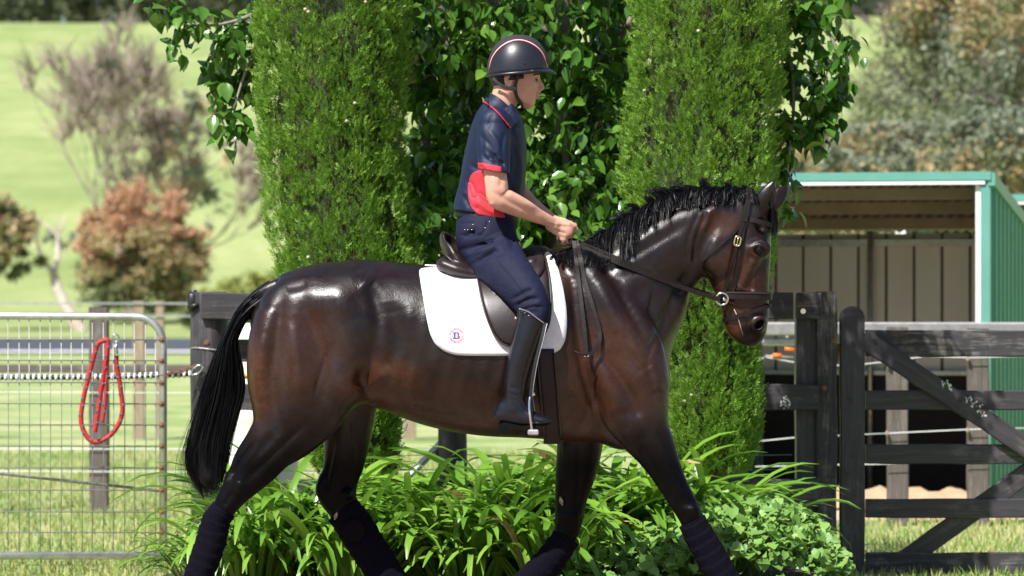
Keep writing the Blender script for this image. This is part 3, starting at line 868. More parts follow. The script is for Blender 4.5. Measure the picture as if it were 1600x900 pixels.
# ------------------------------------------------------------------ distance-field modelling for bodies
class Field:
    def __init__(s, lo, hi, h):
        s.h = h; s.lo = np.array(lo, float)
        s.n = np.ceil((np.array(hi) - s.lo) / h).astype(int) + 1
        s.D = np.full(s.n, 1.0, np.float32)
        s.ax = [s.lo[i] + h * np.arange(s.n[i]) for i in range(3)]
    def window(s, lo, hi):
        i0 = np.clip(((np.array(lo) - s.lo) / s.h).astype(int), 0, s.n - 1)
        i1 = np.clip(((np.array(hi) - s.lo) / s.h).astype(int) + 2, 1, s.n)
        return tuple(slice(a, b) for a, b in zip(i0, i1)), [s.ax[i][i0[i]:i1[i]] for i in range(3)]
    def put(s, sl, d, k, op):
        A = s.D[sl]
        d = d.astype(np.float32)
        if op == 'add':
            if k > 0:
                h = np.clip(.5 + .5 * (d - A) / k, 0, 1); r = d + (A - d) * h - k * h * (1 - h)
                r = np.where(h <= 0, d, np.where(h >= 1, A, r))
            else: r = np.minimum(A, d)
        else:                     # carve
            if k > 0:
                h = np.clip(.5 - .5 * (d + A) / k, 0, 1); r = A + (-d - A) * h + k * h * (1 - h)
            else: r = np.maximum(A, -d)
        s.D[sl] = r
    def sweep(s, st, k=.02, p=2.0, op='add', sub=7, c0=None, c1=None):
        """st rows: x, z, a (half size in the xz plane), y, b (half width in y)"""
        Q = catmull(st, sub)
        Q[:, 2] = np.maximum(Q[:, 2], .002); Q[:, 4] = np.maximum(Q[:, 4], .002)
        pad = k + 3 * s.h
        lo = [np.min(Q[:, 0] - Q[:, 2]) - pad, np.min(Q[:, 3] - Q[:, 4]) - pad, np.min(Q[:, 1] - Q[:, 2]) - pad]
        hi = [np.max(Q[:, 0] + Q[:, 2]) + pad, np.max(Q[:, 3] + Q[:, 4]) + pad, np.max(Q[:, 1] + Q[:, 2]) + pad]
        sl, (X, Y, Z) = s.window(lo, hi)
        XX, ZZ = np.meshgrid(X, Z, indexing='ij')
        best = np.full(XX.shape, 1e9); A = np.ones_like(XX); B = np.ones_like(XX); YC = np.zeros_like(XX); U = np.zeros_like(XX)
        def beyond(p0, p1, rev):
            t = ((XX - p0[0]) * (p1[0] - p0[0]) + (ZZ - p0[1]) * (p1[1] - p0[1])) / ((p1[0] - p0[0]) ** 2 + (p1[1] - p0[1]) ** 2 + 1e-12)
            return t < 0 if rev else t > 1
        m0 = beyond(Q[0], Q[1], True) if c0 else None
        m1 = beyond(Q[-2], Q[-1], False) if c1 else None
        for i in range(len(Q) - 1):
            p0, p1 = Q[i], Q[i + 1]
            dx, dz = p1[0] - p0[0], p1[1] - p0[1]
            L2 = dx * dx + dz * dz + 1e-12
            tr = ((XX - p0[0]) * dx + (ZZ - p0[1]) * dz) / L2
            t = np.clip(tr, 0, 1)
            a = p0[2] + (p1[2] - p0[2]) * t
            lon = (tr - t) * math.sqrt(L2)                # overshoot past the ends, flattened caps
            if i == 0 and c0: lon = np.where(tr < 0, lon * a / c0, lon)
            if i == len(Q) - 2 and c1: lon = np.where(tr > 1, lon * a / c1, lon)
            per = ((XX - p0[0]) * dz - (ZZ - p0[1]) * dx) / math.sqrt(L2)
            u = np.hypot(lon, per)
            q = u / a
            if m0 is not None and i > 0: q = np.where(m0, 1e8, q)
            if m1 is not None and i < len(Q) - 2: q = np.where(m1, 1e8, q)
            m = q < best
            best = np.where(m, q, best); A = np.where(m, a, A); U = np.where(m, u, U)
            B = np.where(m, p0[4] + (p1[4] - p0[4]) * t, B); YC = np.where(m, p0[3] + (p1[3] - p0[3]) * t, YC)
        U, A, B, YC = U[:, None, :], A[:, None, :], B[:, None, :], YC[:, None, :]
        Vv = np.abs(Y[None, :, None] - YC)
        qu, qv = U / A, Vv / B
        if p == 2.0: k0 = np.sqrt(qu * qu + qv * qv)
        else: k0 = (qu ** p + qv ** p) ** (1 / p)
        k1 = np.sqrt((qu / A) ** 2 + (qv / B) ** 2) / np.maximum(np.sqrt(qu * qu + qv * qv), 1e-6)
        d = (k0 - 1) / np.maximum(k1, 1e-3)
        s.put(sl, d, k, op)
    def cap(s, p0, p1, r0, r1, k=.01, op='add'):
        """round cone between two 3-D points"""
        p0, p1 = np.array(p0, float), np.array(p1, float)
        r = max(r0, r1) + k + 3 * s.h
        sl, (X, Y, Z) = s.window(np.minimum(p0, p1) - r, np.maximum(p0, p1) + r)
        G = np.stack(np.meshgrid(X, Y, Z, indexing='ij'), -1) - p0
        d = p1 - p0
        t = np.clip(G @ d / (d @ d + 1e-12), 0, 1)
        s.put(sl, np.linalg.norm(G - t[..., None] * d, axis=-1) - (r0 + (r1 - r0) * t), k, op)
    def ell(s, c, r, k=.01, op='add', ry=0.0, rx=0.0):
        """ellipsoid, turned by ry in the xz plane (then rx)"""
        c, r = np.array(c, float), np.array(r, float)
        R = max(r) + k + 3 * s.h
        sl, (X, Y, Z) = s.window(c - R, c + R)
        G = np.stack(np.meshgrid(X, Y, Z, indexing='ij'), -1) - c
        Rm = np.array(Matrix.Rotation(ry, 3, 'Y') @ Matrix.Rotation(rx, 3, 'X'))
        G = G @ Rm
        k0 = np.linalg.norm(G / r, axis=-1); k1 = np.linalg.norm(G / (r * r), axis=-1)
        s.put(sl, k0 * (k0 - 1) / np.maximum(k1, 1e-6), k, op)
    def cut(s, p, nrm):
        """remove everything on the side the normal points to"""
        G = (s.ax[0][:, None, None] - p[0]) * nrm[0] + (s.ax[1][None, :, None] - p[1]) * nrm[1] + (s.ax[2][None, None, :] - p[2]) * nrm[2]
        s.D = np.maximum(s.D, G.astype(np.float32))
    def mesh(s):
        """surface nets"""
        D = s.D; ins = D < 0
        c = [ins[i:ins.shape[0] - 1 + i, j:ins.shape[1] - 1 + j, l:ins.shape[2] - 1 + l] for i in (0, 1) for j in (0, 1) for l in (0, 1)]
        cnt = sum(q.astype(np.uint8) for q in c)
        act = (cnt > 0) & (cnt < 8)
        I = np.argwhere(act)
        ids = np.full(act.shape, -1, np.int32); ids[act] = np.arange(len(I))
        corner = np.array([(i, j, l) for i in (0, 1) for j in (0, 1) for l in (0, 1)])
        val = np.stack([D[I[:, 0] + q[0], I[:, 1] + q[1], I[:, 2] + q[2]] for q in corner], -1)
        acc = np.zeros((len(I), 3)); num = np.zeros(len(I))
        for a in range(8):
            for b in range(a + 1, 8):
                if np.abs(corner[a] - corner[b]).sum() != 1: continue
                va, vb = val[:, a], val[:, b]
                m = (va < 0) != (vb < 0)
                t = np.where(m, va / np.where(m, va - vb, 1), 0)
                acc += np.where(m[:, None], corner[a] + t[:, None] * (corner[b] - corner[a]), 0); num += m
        V = s.lo + s.h * (I + acc / num[:, None])
        quads = []
        for ax in range(3):
            sl0 = [slice(None)] * 3; sl1 = [slice(None)] * 3
            sl0[ax] = slice(0, -1); sl1[ax] = slice(1, None)
            a, b = ins[tuple(sl0)], ins[tuple(sl1)]
            E = np.argwhere(a != b)
            o1, o2 = [(1, 2), (2, 0), (0, 1)][ax]
            E = E[(E[:, o1] > 0) & (E[:, o2] > 0) & (E[:, o1] < D.shape[o1] - 1) & (E[:, o2] < D.shape[o2] - 1)]
            flip = a[E[:, 0], E[:, 1], E[:, 2]]
            e1 = np.zeros(3, int); e1[o1] = 1; e2 = np.zeros(3, int); e2[o2] = 1
            q = np.stack([ids[tuple((E - e1 - e2).T)], ids[tuple((E - e2).T)], ids[tuple(E.T)], ids[tuple((E - e1).T)]], -1)
            q = np.where(flip[:, None], q, q[:, ::-1])
            quads.append(q)
        return V, np.vstack(quads)
    def front(s):
        """y of the camera-side surface over the (x, z) grid, NaN where there is none"""
        ins = s.D < 0
        any_ = ins.any(1); j = np.argmax(ins, axis=1)
        jm = np.clip(j - 1, 0, None)
        ii, kk = np.meshgrid(np.arange(s.n[0]), np.arange(s.n[2]), indexing='ij')
        d1, d0 = s.D[ii, j, kk], s.D[ii, jm, kk]
        t = np.where(j > 0, d0 / np.where(d0 - d1 == 0, 1, d0 - d1), 0)
        return np.where(any_, s.lo[1] + s.h * (jm + t), np.nan)

def relax(V, F, n=2, lam=.5):
    """light Laplacian smoothing of a quad mesh"""
    for _ in range(n):
        acc = np.zeros_like(V); cnt = np.zeros(len(V))
        for a, b in ((0, 1), (1, 2), (2, 3), (3, 0)):
            np.add.at(acc, F[:, a], V[F[:, b]]); np.add.at(cnt, F[:, a], 1)
            np.add.at(acc, F[:, b], V[F[:, a]]); np.add.at(cnt, F[:, b], 1)
        V = V + lam * (acc / np.maximum(cnt, 1)[:, None] - V)
    return V

def pr(L, R, y, b):
    """sweep station from two outline pixels"""
    d = CAMD + y
    l, r = at(L[0], L[1], d), at(R[0], R[1], d)
    c = (l + r) / 2
    return [c[0], c[2], np.linalg.norm(l - r) / 2, y, b]
def pc(px, py, y): return at(px, py, CAMD + y)

# ------------------------------------------------------------------ the horse's body
HF_ = Field((-1.46, -.43, -.02), (1.20, .43, 1.98), .0060)
S = HF_.sweep
TORSO = [(425, 462, 545, .12), (455, 432, 585, .20), (490, 416, 612, .255), (540, 408, 622, .285), (590, 410, 630, .295), (640, 416, 649, .30), (700, 421, 670, .31), (760, 420, 681, .315),
         (820, 408, 684, .305), (870, 396, 687, .275), (920, 398, 690, .24), (965, 420, 682, .205), (995, 450, 664, .17)]
tor = np.array([pr((x, t), (x, b_), 0, w) for x, t, b_, w in TORSO])
S(tor, .03, 2.15, c0=.09, c1=.10, sub=26)
# back and withers ridge
S([pr((560, 412), (565, 470), 0, .12), pr((680, 420), (680, 470), 0, .12), pr((780, 414), (780, 470), 0, .11), pr((850, 394), (855, 470), 0, .075), pr((905, 384), (915, 450), 0, .07)], .05)
# neck
S([pr((880, 402), (1000, 600), 0, .19), pr((915, 385), (1034, 545), 0, .165), pr((958, 360), (1041, 502), 0, .14), pr((1000, 334), (1051, 474), 0, .118), pr((1045, 312), (1066, 450), 0, .102),
   pr((1095, 299), (1080, 428), 0, .09), pr((1138, 297), (1096, 414), 0, .082), pr((1168, 305), (1124, 396), 0, .072)], .05, c0=.1, sub=20)
# chest
S([pr((960, 470), (1036, 520), 0, .12), pr((940, 560), (1046, 560), 0, .155), pr((930, 620), (1044, 615), 0, .165), pr((930, 665), (1015, 655), 0, .13)], .04)
for sd in (-1, 1):
    # shoulder blade and upper arm
    S([pr((885, 430), (935, 410), sd * .12, .07), pr((892, 490), (985, 465), sd * .145, .10), pr((905, 550), (1032, 535), sd * .165, .105), pr((925, 605), (1044, 590), sd * .175, .10), pr((945, 650), (1040, 640), sd * .175, .085)], .022)
    # ribs / flank volume and croup
    HF_.ell(pc(512, 482, sd * .15), (.24, .13, .13), .03, ry=-.12)
    HF_.ell(pc(560, 462, sd * .17), (.11, .08, .08), .04)
    # chest muscle in front
    HF_.ell(pc(1012, 600, sd * .09), (.09, .09, .11), .03)
    # neck muscle
    S([pr((930, 410), (960, 450), sd * .09, .07), pr((990, 370), (1020, 420), sd * .075, .055), pr((1060, 335), (1070, 380), sd * .055, .045), pr((1130, 320), (1125, 350), sd * .045, .03)], .03)
# near hind leg
S([pr((405, 500), (575, 470), -.12, .14), pr((389, 540), (588, 540), -.145, .145), pr((388, 585), (566, 595), -.155, .14), pr((394, 632), (535, 635), -.16, .125), pr((395, 664), (503, 670), -.165, .10),
   pr((382, 697), (466, 694), -.17, .083), pr((365, 720), (440, 724), -.17, .066), pr((357, 738), (418, 748), -.17, .054), pr((351, 757), (396, 770), -.17, .050), pr((340, 778), (373, 795), -.17, .047),
   pr((324, 806), (357, 816), -.17, .038), pr((310, 840), (342, 850), -.17, .034), pr((297, 875), (330, 885), -.17, .034), pr((286, 905), (322, 915), -.17, .040), pr((285, 935), (318, 945), -.17, .036)], .03, c0=.15, sub=12)
S([pr((352, 742), (366, 748), -.17, .024), pr((349, 755), (364, 764), -.17, .028), pr((338, 778), (356, 788), -.17, .022)], .02)
HF_.ell(pc(516, 600, -.23), (.10, .06, .13), .05, ry=-.3)
HF_.ell(pc(430, 560, -.19), (.10, .075, .22), .05, ry=.05)
HF_.ell(pc(552, 615, -.10), (.075, .13, .032), .05, ry=.35)      # skin fold of the flank
# far hind leg
S([pr((450, 520), (600, 520), .14, .13), pr((480, 590), (598, 585), .155, .12), pr((500, 640), (588, 640), .165, .10), pr((505, 690), (578, 685), .17, .082), pr((506, 722), (570, 722), .17, .066),
   pr((502, 745), (561, 745), .17, .055), pr((497, 765), (557, 770), .17, .050), pr((509, 793), (558, 786), .17, .046), pr((529, 820), (562, 806), .17, .038), pr((550, 855), (580, 840), .17, .034),
   pr((570, 888), (600, 872), .17, .034), pr((588, 922), (622, 904), .17, .040), pr((612, 948), (640, 934), .17, .036)], .03)
S([pr((499, 745), (512, 748), .17, .024), pr((493, 764), (512, 768), .17, .028), pr((505, 788), (522, 786), .17, .022)], .02)
HF_.ell(pc(540, 772, .14), (.022, .03, .022), .02)
# near foreleg
S([pr((925, 600), (1040, 590), -.165, .10), pr((945, 650), (1042, 636), -.17, .092), pr((966, 684), (1045, 662), -.17, .08), pr((986, 704), (1053, 688), -.17, .071), pr((1009, 732), (1062, 720), -.17, .061),
   pr((1029, 762), (1073, 750), -.17, .052), pr((1047, 790), (1086, 777), -.17, .048), pr((1060, 811), (1097, 799), -.17, .050), pr((1068, 828), (1104, 816), -.17, .045), pr((1078, 846), (1108, 834), -.17, .036),
   pr((1094, 873), (1120, 862), -.17, .032), pr((1110, 900), (1136, 889), -.17, .034), pr((1124, 926), (1156, 913), -.17, .038), pr((1144, 952), (1172, 938), -.17, .034)], .025)
HF_.ell(pc(1082, 803, -.20), (.026, .03, .034), .02, ry=.5)
# far foreleg
S([pr((880, 610), (960, 600), .15, .09), pr((872, 660), (947, 652), .155, .085), pr((870, 700), (941, 700), .16, .076), pr((868, 741), (931, 738), .16, .063), pr((867, 776), (918, 778), .16, .053),
   pr((867, 804), (912, 808), .16, .051), pr((866, 826), (904, 834), .16, .046), pr((857, 844), (888, 856), .16, .036), pr((838, 868), (866, 882), .16, .032), pr((818, 892), (846, 908), .16, .034), pr((796, 918), (828, 935), .16, .038), pr((778, 940), (806, 956), .16, .034)], .025)
# hooves (below the frame)
def hoof(p0, p1, y):
    a, b = pc(p0[0], p0[1], y), pc(p1[0], p1[1], y)
    HF_.sweep([[a[0], a[2], .040, y, .040], [(a[0] + b[0]) / 2, (a[2] + b[2]) / 2, .050, y, .052], [b[0], b[2], .058, y, .062]], .012)
hoof((302, 958), (316, 985), -.17); hoof((634, 958), (652, 985), .17); hoof((1168, 960), (1186, 984), -.17); hoof((788, 962), (786, 985), .16)
HF_.cut((0, 0, .008), (0, 0, -1))
# head
S([pr((1146, 312), (1198, 312), 0, .062), pr((1118, 345), (1203, 340), 0, .080), pr((1099, 378), (1204, 370), 0, .086), pr((1095, 404), (1204, 396), 0, .086), pr((1106, 430), (1202, 422), 0, .076),
   pr((1118, 453), (1201, 448), 0, .064), pr((1126, 473), (1201, 470), 0, .055), pr((1131, 490), (1201, 488), 0, .051), pr((1136, 505), (1199, 503), 0, .052), pr((1146, 518), (1192, 516), 0, .047), pr((1158, 524), (1180, 524), 0, .03)], .02, 2.5, c0=.035, sub=14)
# chin and lower lip
S([pr((1127, 482), (1150, 486), 0, .036), pr((1130, 500), (1150, 504), 0, .036), pr((1136, 514), (1158, 516), 0, .034), pr((1150, 524), (1168, 530), 0, .028)], .008)
S([pr((1150, 524), (1196, 508), 0, .045), pr((1164, 533), (1190, 520), 0, .035)], .012)
for sd in (-1, 1):
    HF_.ell(pc(1126, 394, sd * .066), (.085, .034, .10), .02, ry=.2)              # jowl
    S([pr((1172, 402), (1186, 408), sd * .078, .012), pr((1160, 425), (1172, 430), sd * .068, .012), pr((1152, 446), (1162, 450), sd * .058, .010)], .016)     # facial crest
    HF_.ell(pc(1186, 389, sd * .074), (.050, .026, .040), .022)                    # orbit
    HF_.ell(pc(1187, 392, sd * .106), (.029, .026, .019), .006, 'carve', ry=.2)           # eye socket
    HF_.ell(pc(1190, 352, sd * .075), (.020, .018, .022), .018, 'carve')           # hollow above the eye
    HF_.ell(pc(1186, 506, sd * .050), (.032, .013, .028), .024, ry=-.5)            # nostril rim
    HF_.ell(pc(1187, 507, sd * .058), (.024, .028, .014), .005, 'carve', ry=-.75)  # nostril
    HF_.cap(pc(1141, 488, sd * .052), pc(1156, 512, sd * .052), .008, .007, .006, 'carve')   # mouth
    HF_.cap(pc(1156, 512, sd * .050), pc(1168, 527, sd * .044), .008, .007, .006, 'carve')
    HF_.cap(pc(1176, 425, sd * .072), pc(1180, 470, sd * .056), .006, .005, .012)  # vein
    HF_.cap(pc(1150, 452, sd * .066), pc(1196, 462, sd * .045), .006, .004, .008)
    HF_.cap(pc(1135, 470, sd * .058), pc(1150, 476, sd * .056), .007, .006, .008)
    HF_.cap(pc(1196, 420, sd * .05), pc(1180, 408, sd * .084), .004, .005, .010)
    # throat groove between jaw and neck
    HF_.cap(pc(1118, 345, sd * .10), pc(1090, 405, sd * .10), .012, .014, .03, 'carve')
    # soft grooves between the big muscles
    for (a_, b_, yy, r_, k_) in (((436, 470), (424, 640), .325, .030, .07), ((478, 520), (520, 640), .335, .025, .06), ((905, 470), (930, 560), .305, .022, .06), ((960, 560), (985, 640), .305, .02, .06),
                                 ((600, 470), (640, 560), .35, .03, .08), ((1000, 690), (1040, 770), .255, .012, .04), ((420, 690), (380, 745), .265, .012, .04)):
        HF_.cap(pc(*a_, sd * yy), pc(*b_, sd * yy), r_, r_, k_, 'carve')
# ears
for sd, tip, base in ((-1, (1209, 283), (1189, 327)), (1, (1230, 291), (1200, 324))):
    y0 = sd * .045; y1 = sd * .062
    b_, t_ = pc(base[0], base[1], y0), pc(tip[0], tip[1], y1)
    dv = t_ - b_
    st = [[b_[0] - .1 * dv[0], b_[2] - .1 * dv[2], .028, y0, .026]]
    for s_, a_, w_ in ((.12, .038, .028), (.38, .041, .026), (.62, .032, .020), (.84, .017, .011), (1.0, .004, .004)):
        st.append([b_[0] + dv[0] * s_, b_[2] + dv[2] * s_, a_, y0 + (y1 - y0) * s_, w_])
    S(st, .012)
    c0 = b_ + dv * .25 + np.array([.030, sd * .016, -.004]); c1 = b_ + dv * .74 + np.array([.018, sd * .012, 0])
    HF_.cap(c0, c1, .016, .009, .006, 'carve')
# dock of the tail
S([pr((440, 432), (446, 462), 0, .035), pr((412, 444), (424, 468), 0, .032), pr((390, 460), (406, 480), 0, .028), pr((374, 482), (392, 494), 0, .024), pr((362, 508), (380, 514), 0, .02), pr((352, 545), (366, 549), 0, .014)], .02)
V, F = HF_.mesh()
Vr = relax(V, F, 7, .5)
wh = np.clip((V[:, 0] - .62) / .12, 0, 1)[:, None] * (V[:, 2] > 1.0)[:, None]      # the head keeps its detail
V = Vr * (1 - wh) + relax(V, F, 2, .45) * wh
SURF = HF_.front()
# sculpting strokes: ridges (+) and grooves (-) of muscle, bone and vein, pressed along the surface normal
def vnormals(V, F):
    n = np.cross(V[F[:, 2]] - V[F[:, 0]], V[F[:, 3]] - V[F[:, 1]])
    N = np.zeros_like(V)
    for k in range(4): np.add.at(N, F[:, k], n)
    return N / (np.linalg.norm(N, axis=1)[:, None] + 1e-12)
STROKES = [
    ([(440, 465), (430, 540), (424, 600), (432, 655)], 10, -.013), ([(468, 455), (492, 520), (506, 580), (498, 645)], 13, -.013), ([(522, 435), (546, 510), (548, 575), (528, 630)], 20, .014),
    ([(578, 440), (590, 500), (578, 565), (556, 606)], 11, -.016), ([(570, 436), (580, 444)], 13, .012), ([(412, 520), (404, 580), (410, 630)], 12, .010), ([(455, 500), (462, 560), (470, 620)], 12, .009),
    ([(512, 548), (500, 585), (492, 618)], 3.5, -.005), ([(480, 430), (520, 425), (560, 428)], 12, .008), ([(445, 450), (480, 440)], 8, -.008),
    ([(610, 470), (618, 530), (600, 585)], 20, -.014), ([(640, 640), (700, 652), (760, 655)], 9, -.007), ([(552, 614), (580, 600), (612, 576)], 9, .008),
    ([(938, 400), (978, 470), (1012, 545)], 9, -.014), ([(918, 410), (958, 490), (1000, 560)], 12, .010), ([(893, 440), (903, 520), (915, 590), (938, 655)], 9, -.016),
    ([(922, 555), (950, 605), (966, 650)], 17, .013), ([(944, 560), (984, 615), (1000, 655)], 8, -.011), ([(1008, 575), (1030, 610)], 14, .010), ([(1034, 520), (1012, 560), (1024, 620)], 6, -.007),
    ([(985, 500), (1015, 555)], 9, .008), ([(960, 640), (985, 680), (1005, 710)], 7, .006), ([(975, 520), (990, 560), (1020, 590)], 5, -.006),
    ([(1078, 420), (1052, 470), (1018, 545)], 8, -.012), ([(935, 432), (1000, 392), (1072, 350)], 9, -.009), ([(960, 455), (1030, 415), (1085, 370)], 14, .008), ([(1000, 352), (1060, 324), (1125, 312)], 5, -.010),
    ([(1102, 335), (1087, 378), (1084, 412)], 4, -.007), ([(1092, 332), (1075, 375), (1074, 408)], 4, -.005), ([(1110, 330), (1098, 360)], 4, .004), ([(1130, 318), (1105, 335)], 6, .006),
    ([(998, 690), (1030, 745), (1050, 785)], 4.5, -.009), ([(1030, 690), (1050, 740), (1072, 780)], 6, .006), ([(1066, 796), (1090, 792)], 6, .005), ([(1060, 808), (1075, 812)], 4, -.004), ([(975, 672), (1005, 700)], 8, .008),
    ([(476, 664), (428, 708), (386, 750)], 6, -.010), ([(398, 690), (374, 722), (362, 744)], 4.5, -.010), ([(440, 680), (405, 720)], 7, .007), ([(376, 752), (372, 775)], 7, .007), ([(362, 770), (350, 790)], 4, -.006), ([(356, 748), (348, 765), (338, 785)], 4, .005),
    ([(545, 650), (548, 720), (545, 765)], 5, -.009), ([(522, 690), (512, 735), (508, 765)], 4, -.008), ([(535, 768), (548, 775)], 7, .009), ([(500, 752), (497, 770), (512, 792)], 4, .006), ([(556, 700), (552, 745)], 4, .005),
    ([(902, 690), (904, 740), (900, 790)], 4.5, -.008), ([(885, 690), (884, 760)], 6, .006), ([(876, 806), (905, 808)], 7, .007), ([(872, 822), (900, 828)], 4, -.006),
    ([(1166, 350), (1152, 380), (1145, 420)], 5, -.007), ([(1180, 405), (1168, 428), (1158, 450)], 5, .005), ([(1146, 438), (1160, 452), (1184, 458), (1197, 472)], 2.4, .0055), ([(1168, 385), (1166, 420)], 2.2, .004),
    ([(1172, 382), (1186, 376), (1199, 381)], 3, -.005), ([(1170, 399), (1184, 408), (1198, 403)], 3, -.004), ([(1192, 412), (1178, 432), (1174, 455)], 3, -.004), ([(1186, 350), (1192, 365)], 6, -.007),
    ([(1174, 495), (1168, 512), (1174, 524)], 3, -.005), ([(1150, 478), (1165, 492), (1168, 505)], 3, -.003), ([(1136, 492), (1142, 512)], 3.5, .003), ([(1120, 372), (1108, 400), (1118, 425)], 9, .005)]
for x_ in range(640, 860, 27): STROKES.append(([(x_, 480), (x_ - 8, 540), (x_ - 26, 610)], 8, .0035))
def sculpt(V, F, strokes):
    N = vnormals(V, F)
    px = 800 + V[:, 0] * FOC / (V[:, 1] + CAMD); py = 450 - (V[:, 2] - CAMZ) * FOC / (V[:, 1] + CAMD)
    disp = np.zeros(len(V))
    for pts, w, amp in strokes:
        Q = catmull(np.array(pts, float), 5) if len(pts) > 2 else np.array(pts, float)
        m = (px > Q[:, 0].min() - 3 * w) & (px < Q[:, 0].max() + 3 * w) & (py > Q[:, 1].min() - 3 * w) & (py < Q[:, 1].max() + 3 * w)
        if not m.any(): continue
        x, y = px[m], py[m]; best = np.full(len(x), 1e9); tb_ = np.zeros(len(x))
        for i in range(len(Q) - 1):
            e = Q[i + 1] - Q[i]; t = np.clip(((x - Q[i, 0]) * e[0] + (y - Q[i, 1]) * e[1]) / (e @ e + 1e-9), 0, 1)
            d = np.hypot(x - Q[i, 0] - t * e[0], y - Q[i, 1] - t * e[1])
            c = d < best; best = np.where(c, d, best); tb_ = np.where(c, (i + t) / (len(Q) - 1), tb_)
        fade = np.clip(np.minimum(tb_, 1 - tb_) * 5 + .35, 0, 1)
        disp[m] += amp * np.exp(-(best / w) ** 2) * fade
    return V + N * (disp * np.clip(np.abs(N[:, 1]) * 1.3, 0, 1))[:, None]
V = sculpt(V, F, STROKES)

# coat colour by region of the body (pigment: bay with black points)
def blob(V, px, py, rx, ry, soft=1.0):
    c = at(px, py, CAMD)
    q = np.sqrt(((V[:, 0] - c[0]) / (rx / 375)) ** 2 + ((V[:, 2] - c[2]) / (ry / 375)) ** 2)
    return np.clip((1.35 - q) / .7, 0, 1)
px_ = 800 + V[:, 0] * FOC / (V[:, 1] + CAMD); py_ = 450 - (V[:, 2] - CAMZ) * FOC / (V[:, 1] + CAMD)
tan = np.maximum.reduce([.85 * blob(V, 405, 600, 30, 70), .45 * blob(V, 470, 545, 70, 70), .75 * blob(V, 600, 600, 60, 40), .6 * blob(V, 900, 640, 60, 60), .45 * blob(V, 720, 640, 120, 40), .55 * blob(V, 950, 560, 70, 60),
                         .35 * blob(V, 860, 430, 40, 40), .6 * blob(V, 1125, 352, 30, 20), .55 * blob(V, 1150, 450, 40, 60), .8 * blob(V, 1142, 510, 18, 20), .35 * blob(V, 1010, 600, 40, 60)])
legw = np.maximum.reduce([np.clip((535 - px_) / 40, 0, 1), np.clip((px_ - 960) / 40, 0, 1), np.clip((V[:, 1] - .02) / .05, 0, 1), np.clip((py_ - 690) / 25, 0, 1)])
low = np.clip((py_ - 632) / 95, 0, 1) * legw
crest = np.clip((345 - py_) / 40, 0, 1) * (px_ < 1100) * .6
dock = np.clip((430 - px_) / 25, 0, 1) * (py_ < 560) * (np.abs(V[:, 1]) < .05) * (px_ < 387 + np.clip((500 - py_), 0, 60) * .6)
black = np.maximum.reduce([low, crest, dock, .75 * blob(V, 1175, 522, 18, 16), 1.0 * blob(V, 1187, 507, 6, 5), .5 * blob(V, 1195, 330, 14, 30)])
tan = tan * (1 - black)
colr = np.stack([tan, black, np.zeros_like(tan), np.ones_like(tan)], -1).astype(np.float32)

def coat_material():
    t = NT('horse_coat')
    at_ = t.n('ShaderNodeVertexColor'); at_.layer_name = 'coat'
    sp = t.n('ShaderNodeSeparateColor'); t.l(at_.outputs[0], sp.inputs[0])
    v = t.coords('World')
    n1 = t.noise(v, 7, 4, .6); n2 = t.noise(v, 55, 4, .65); hair = t.noise(t.coords('World', (230, 230, 48)), 1.0, 3, .65, .3)
    brown = t.ramp(n1, [(.3, (.0058, .0024, .0021)), (.7, (.0155, .0055, .0040))])
    tanc = t.ramp(n2, [(.3, (.044, .0140, .0060)), (.7, (.078, .025, .0100))])
    col = t.mix(sp.outputs[0], brown, tanc)
    col = t.mix(sp.outputs[1], col, (.0030, .0026, .0032))
    wet = t.noise(v, 4.5, 3, .55)
    wr = t.ramp(t.noise(t.coords('World', (1, 1, 1.6)), 5.5, 5, .6, .8), [(.36, (.25, .25, .25)), (.64, (.42, .42, .42))])
    sheen_ = t.ramp(t.noise(t.coords('World', (1, 1, .75)), 4.2, 7, .62, 1.1), [(.42, (.0, .0, .0)), (.60, (.45, .45, .45))])
    b1 = t.bump(wet, .30, .03)
    b2 = t.bump(n2, .28, .004, b1)
    b3 = t.bump(hair, .38, .0022, b2)
    return t.bsdf(col, wr, b3, t.math('SUBTRACT', .40, t.math('MULTIPLY', sp.outputs[1], .32)), coat=t.math('MULTIPLY', sheen_, t.math('SUBTRACT', 1.0, t.math('MULTIPLY', sp.outputs[1], .8))), coatr=.34)
M['coat'] = coat_material()
horse = thing('horse', 'dark bay horse walking right, saddled and ridden, seen side on', 'horse', (0, 0, 0))
ho = mk('body', V, F, M['coat'], horse)
ca = ho.data.color_attributes.new('coat', 'FLOAT_COLOR', 'POINT')
ca.data.foreach_set('color', colr.ravel())

M['eye'] = pm('eye', (.003, .002, .0015), (.008, .004, .003), 40, .03, spec=.25)
M['hoof'] = pm('hoof', (.03, .025, .02), (.07, .055, .045), 20, .5, bump=.2)
for sd in (-1, 1):
    c = pc(1187, 392, sd * .080); m = MB()
    m.lathe(c, [(.024 * math.cos(a) + .0003, .024 * math.sin(a)) for a in np.linspace(-1.57, 1.57, 13)], 18)
    m.build('eye', M['eye'], horse, True)
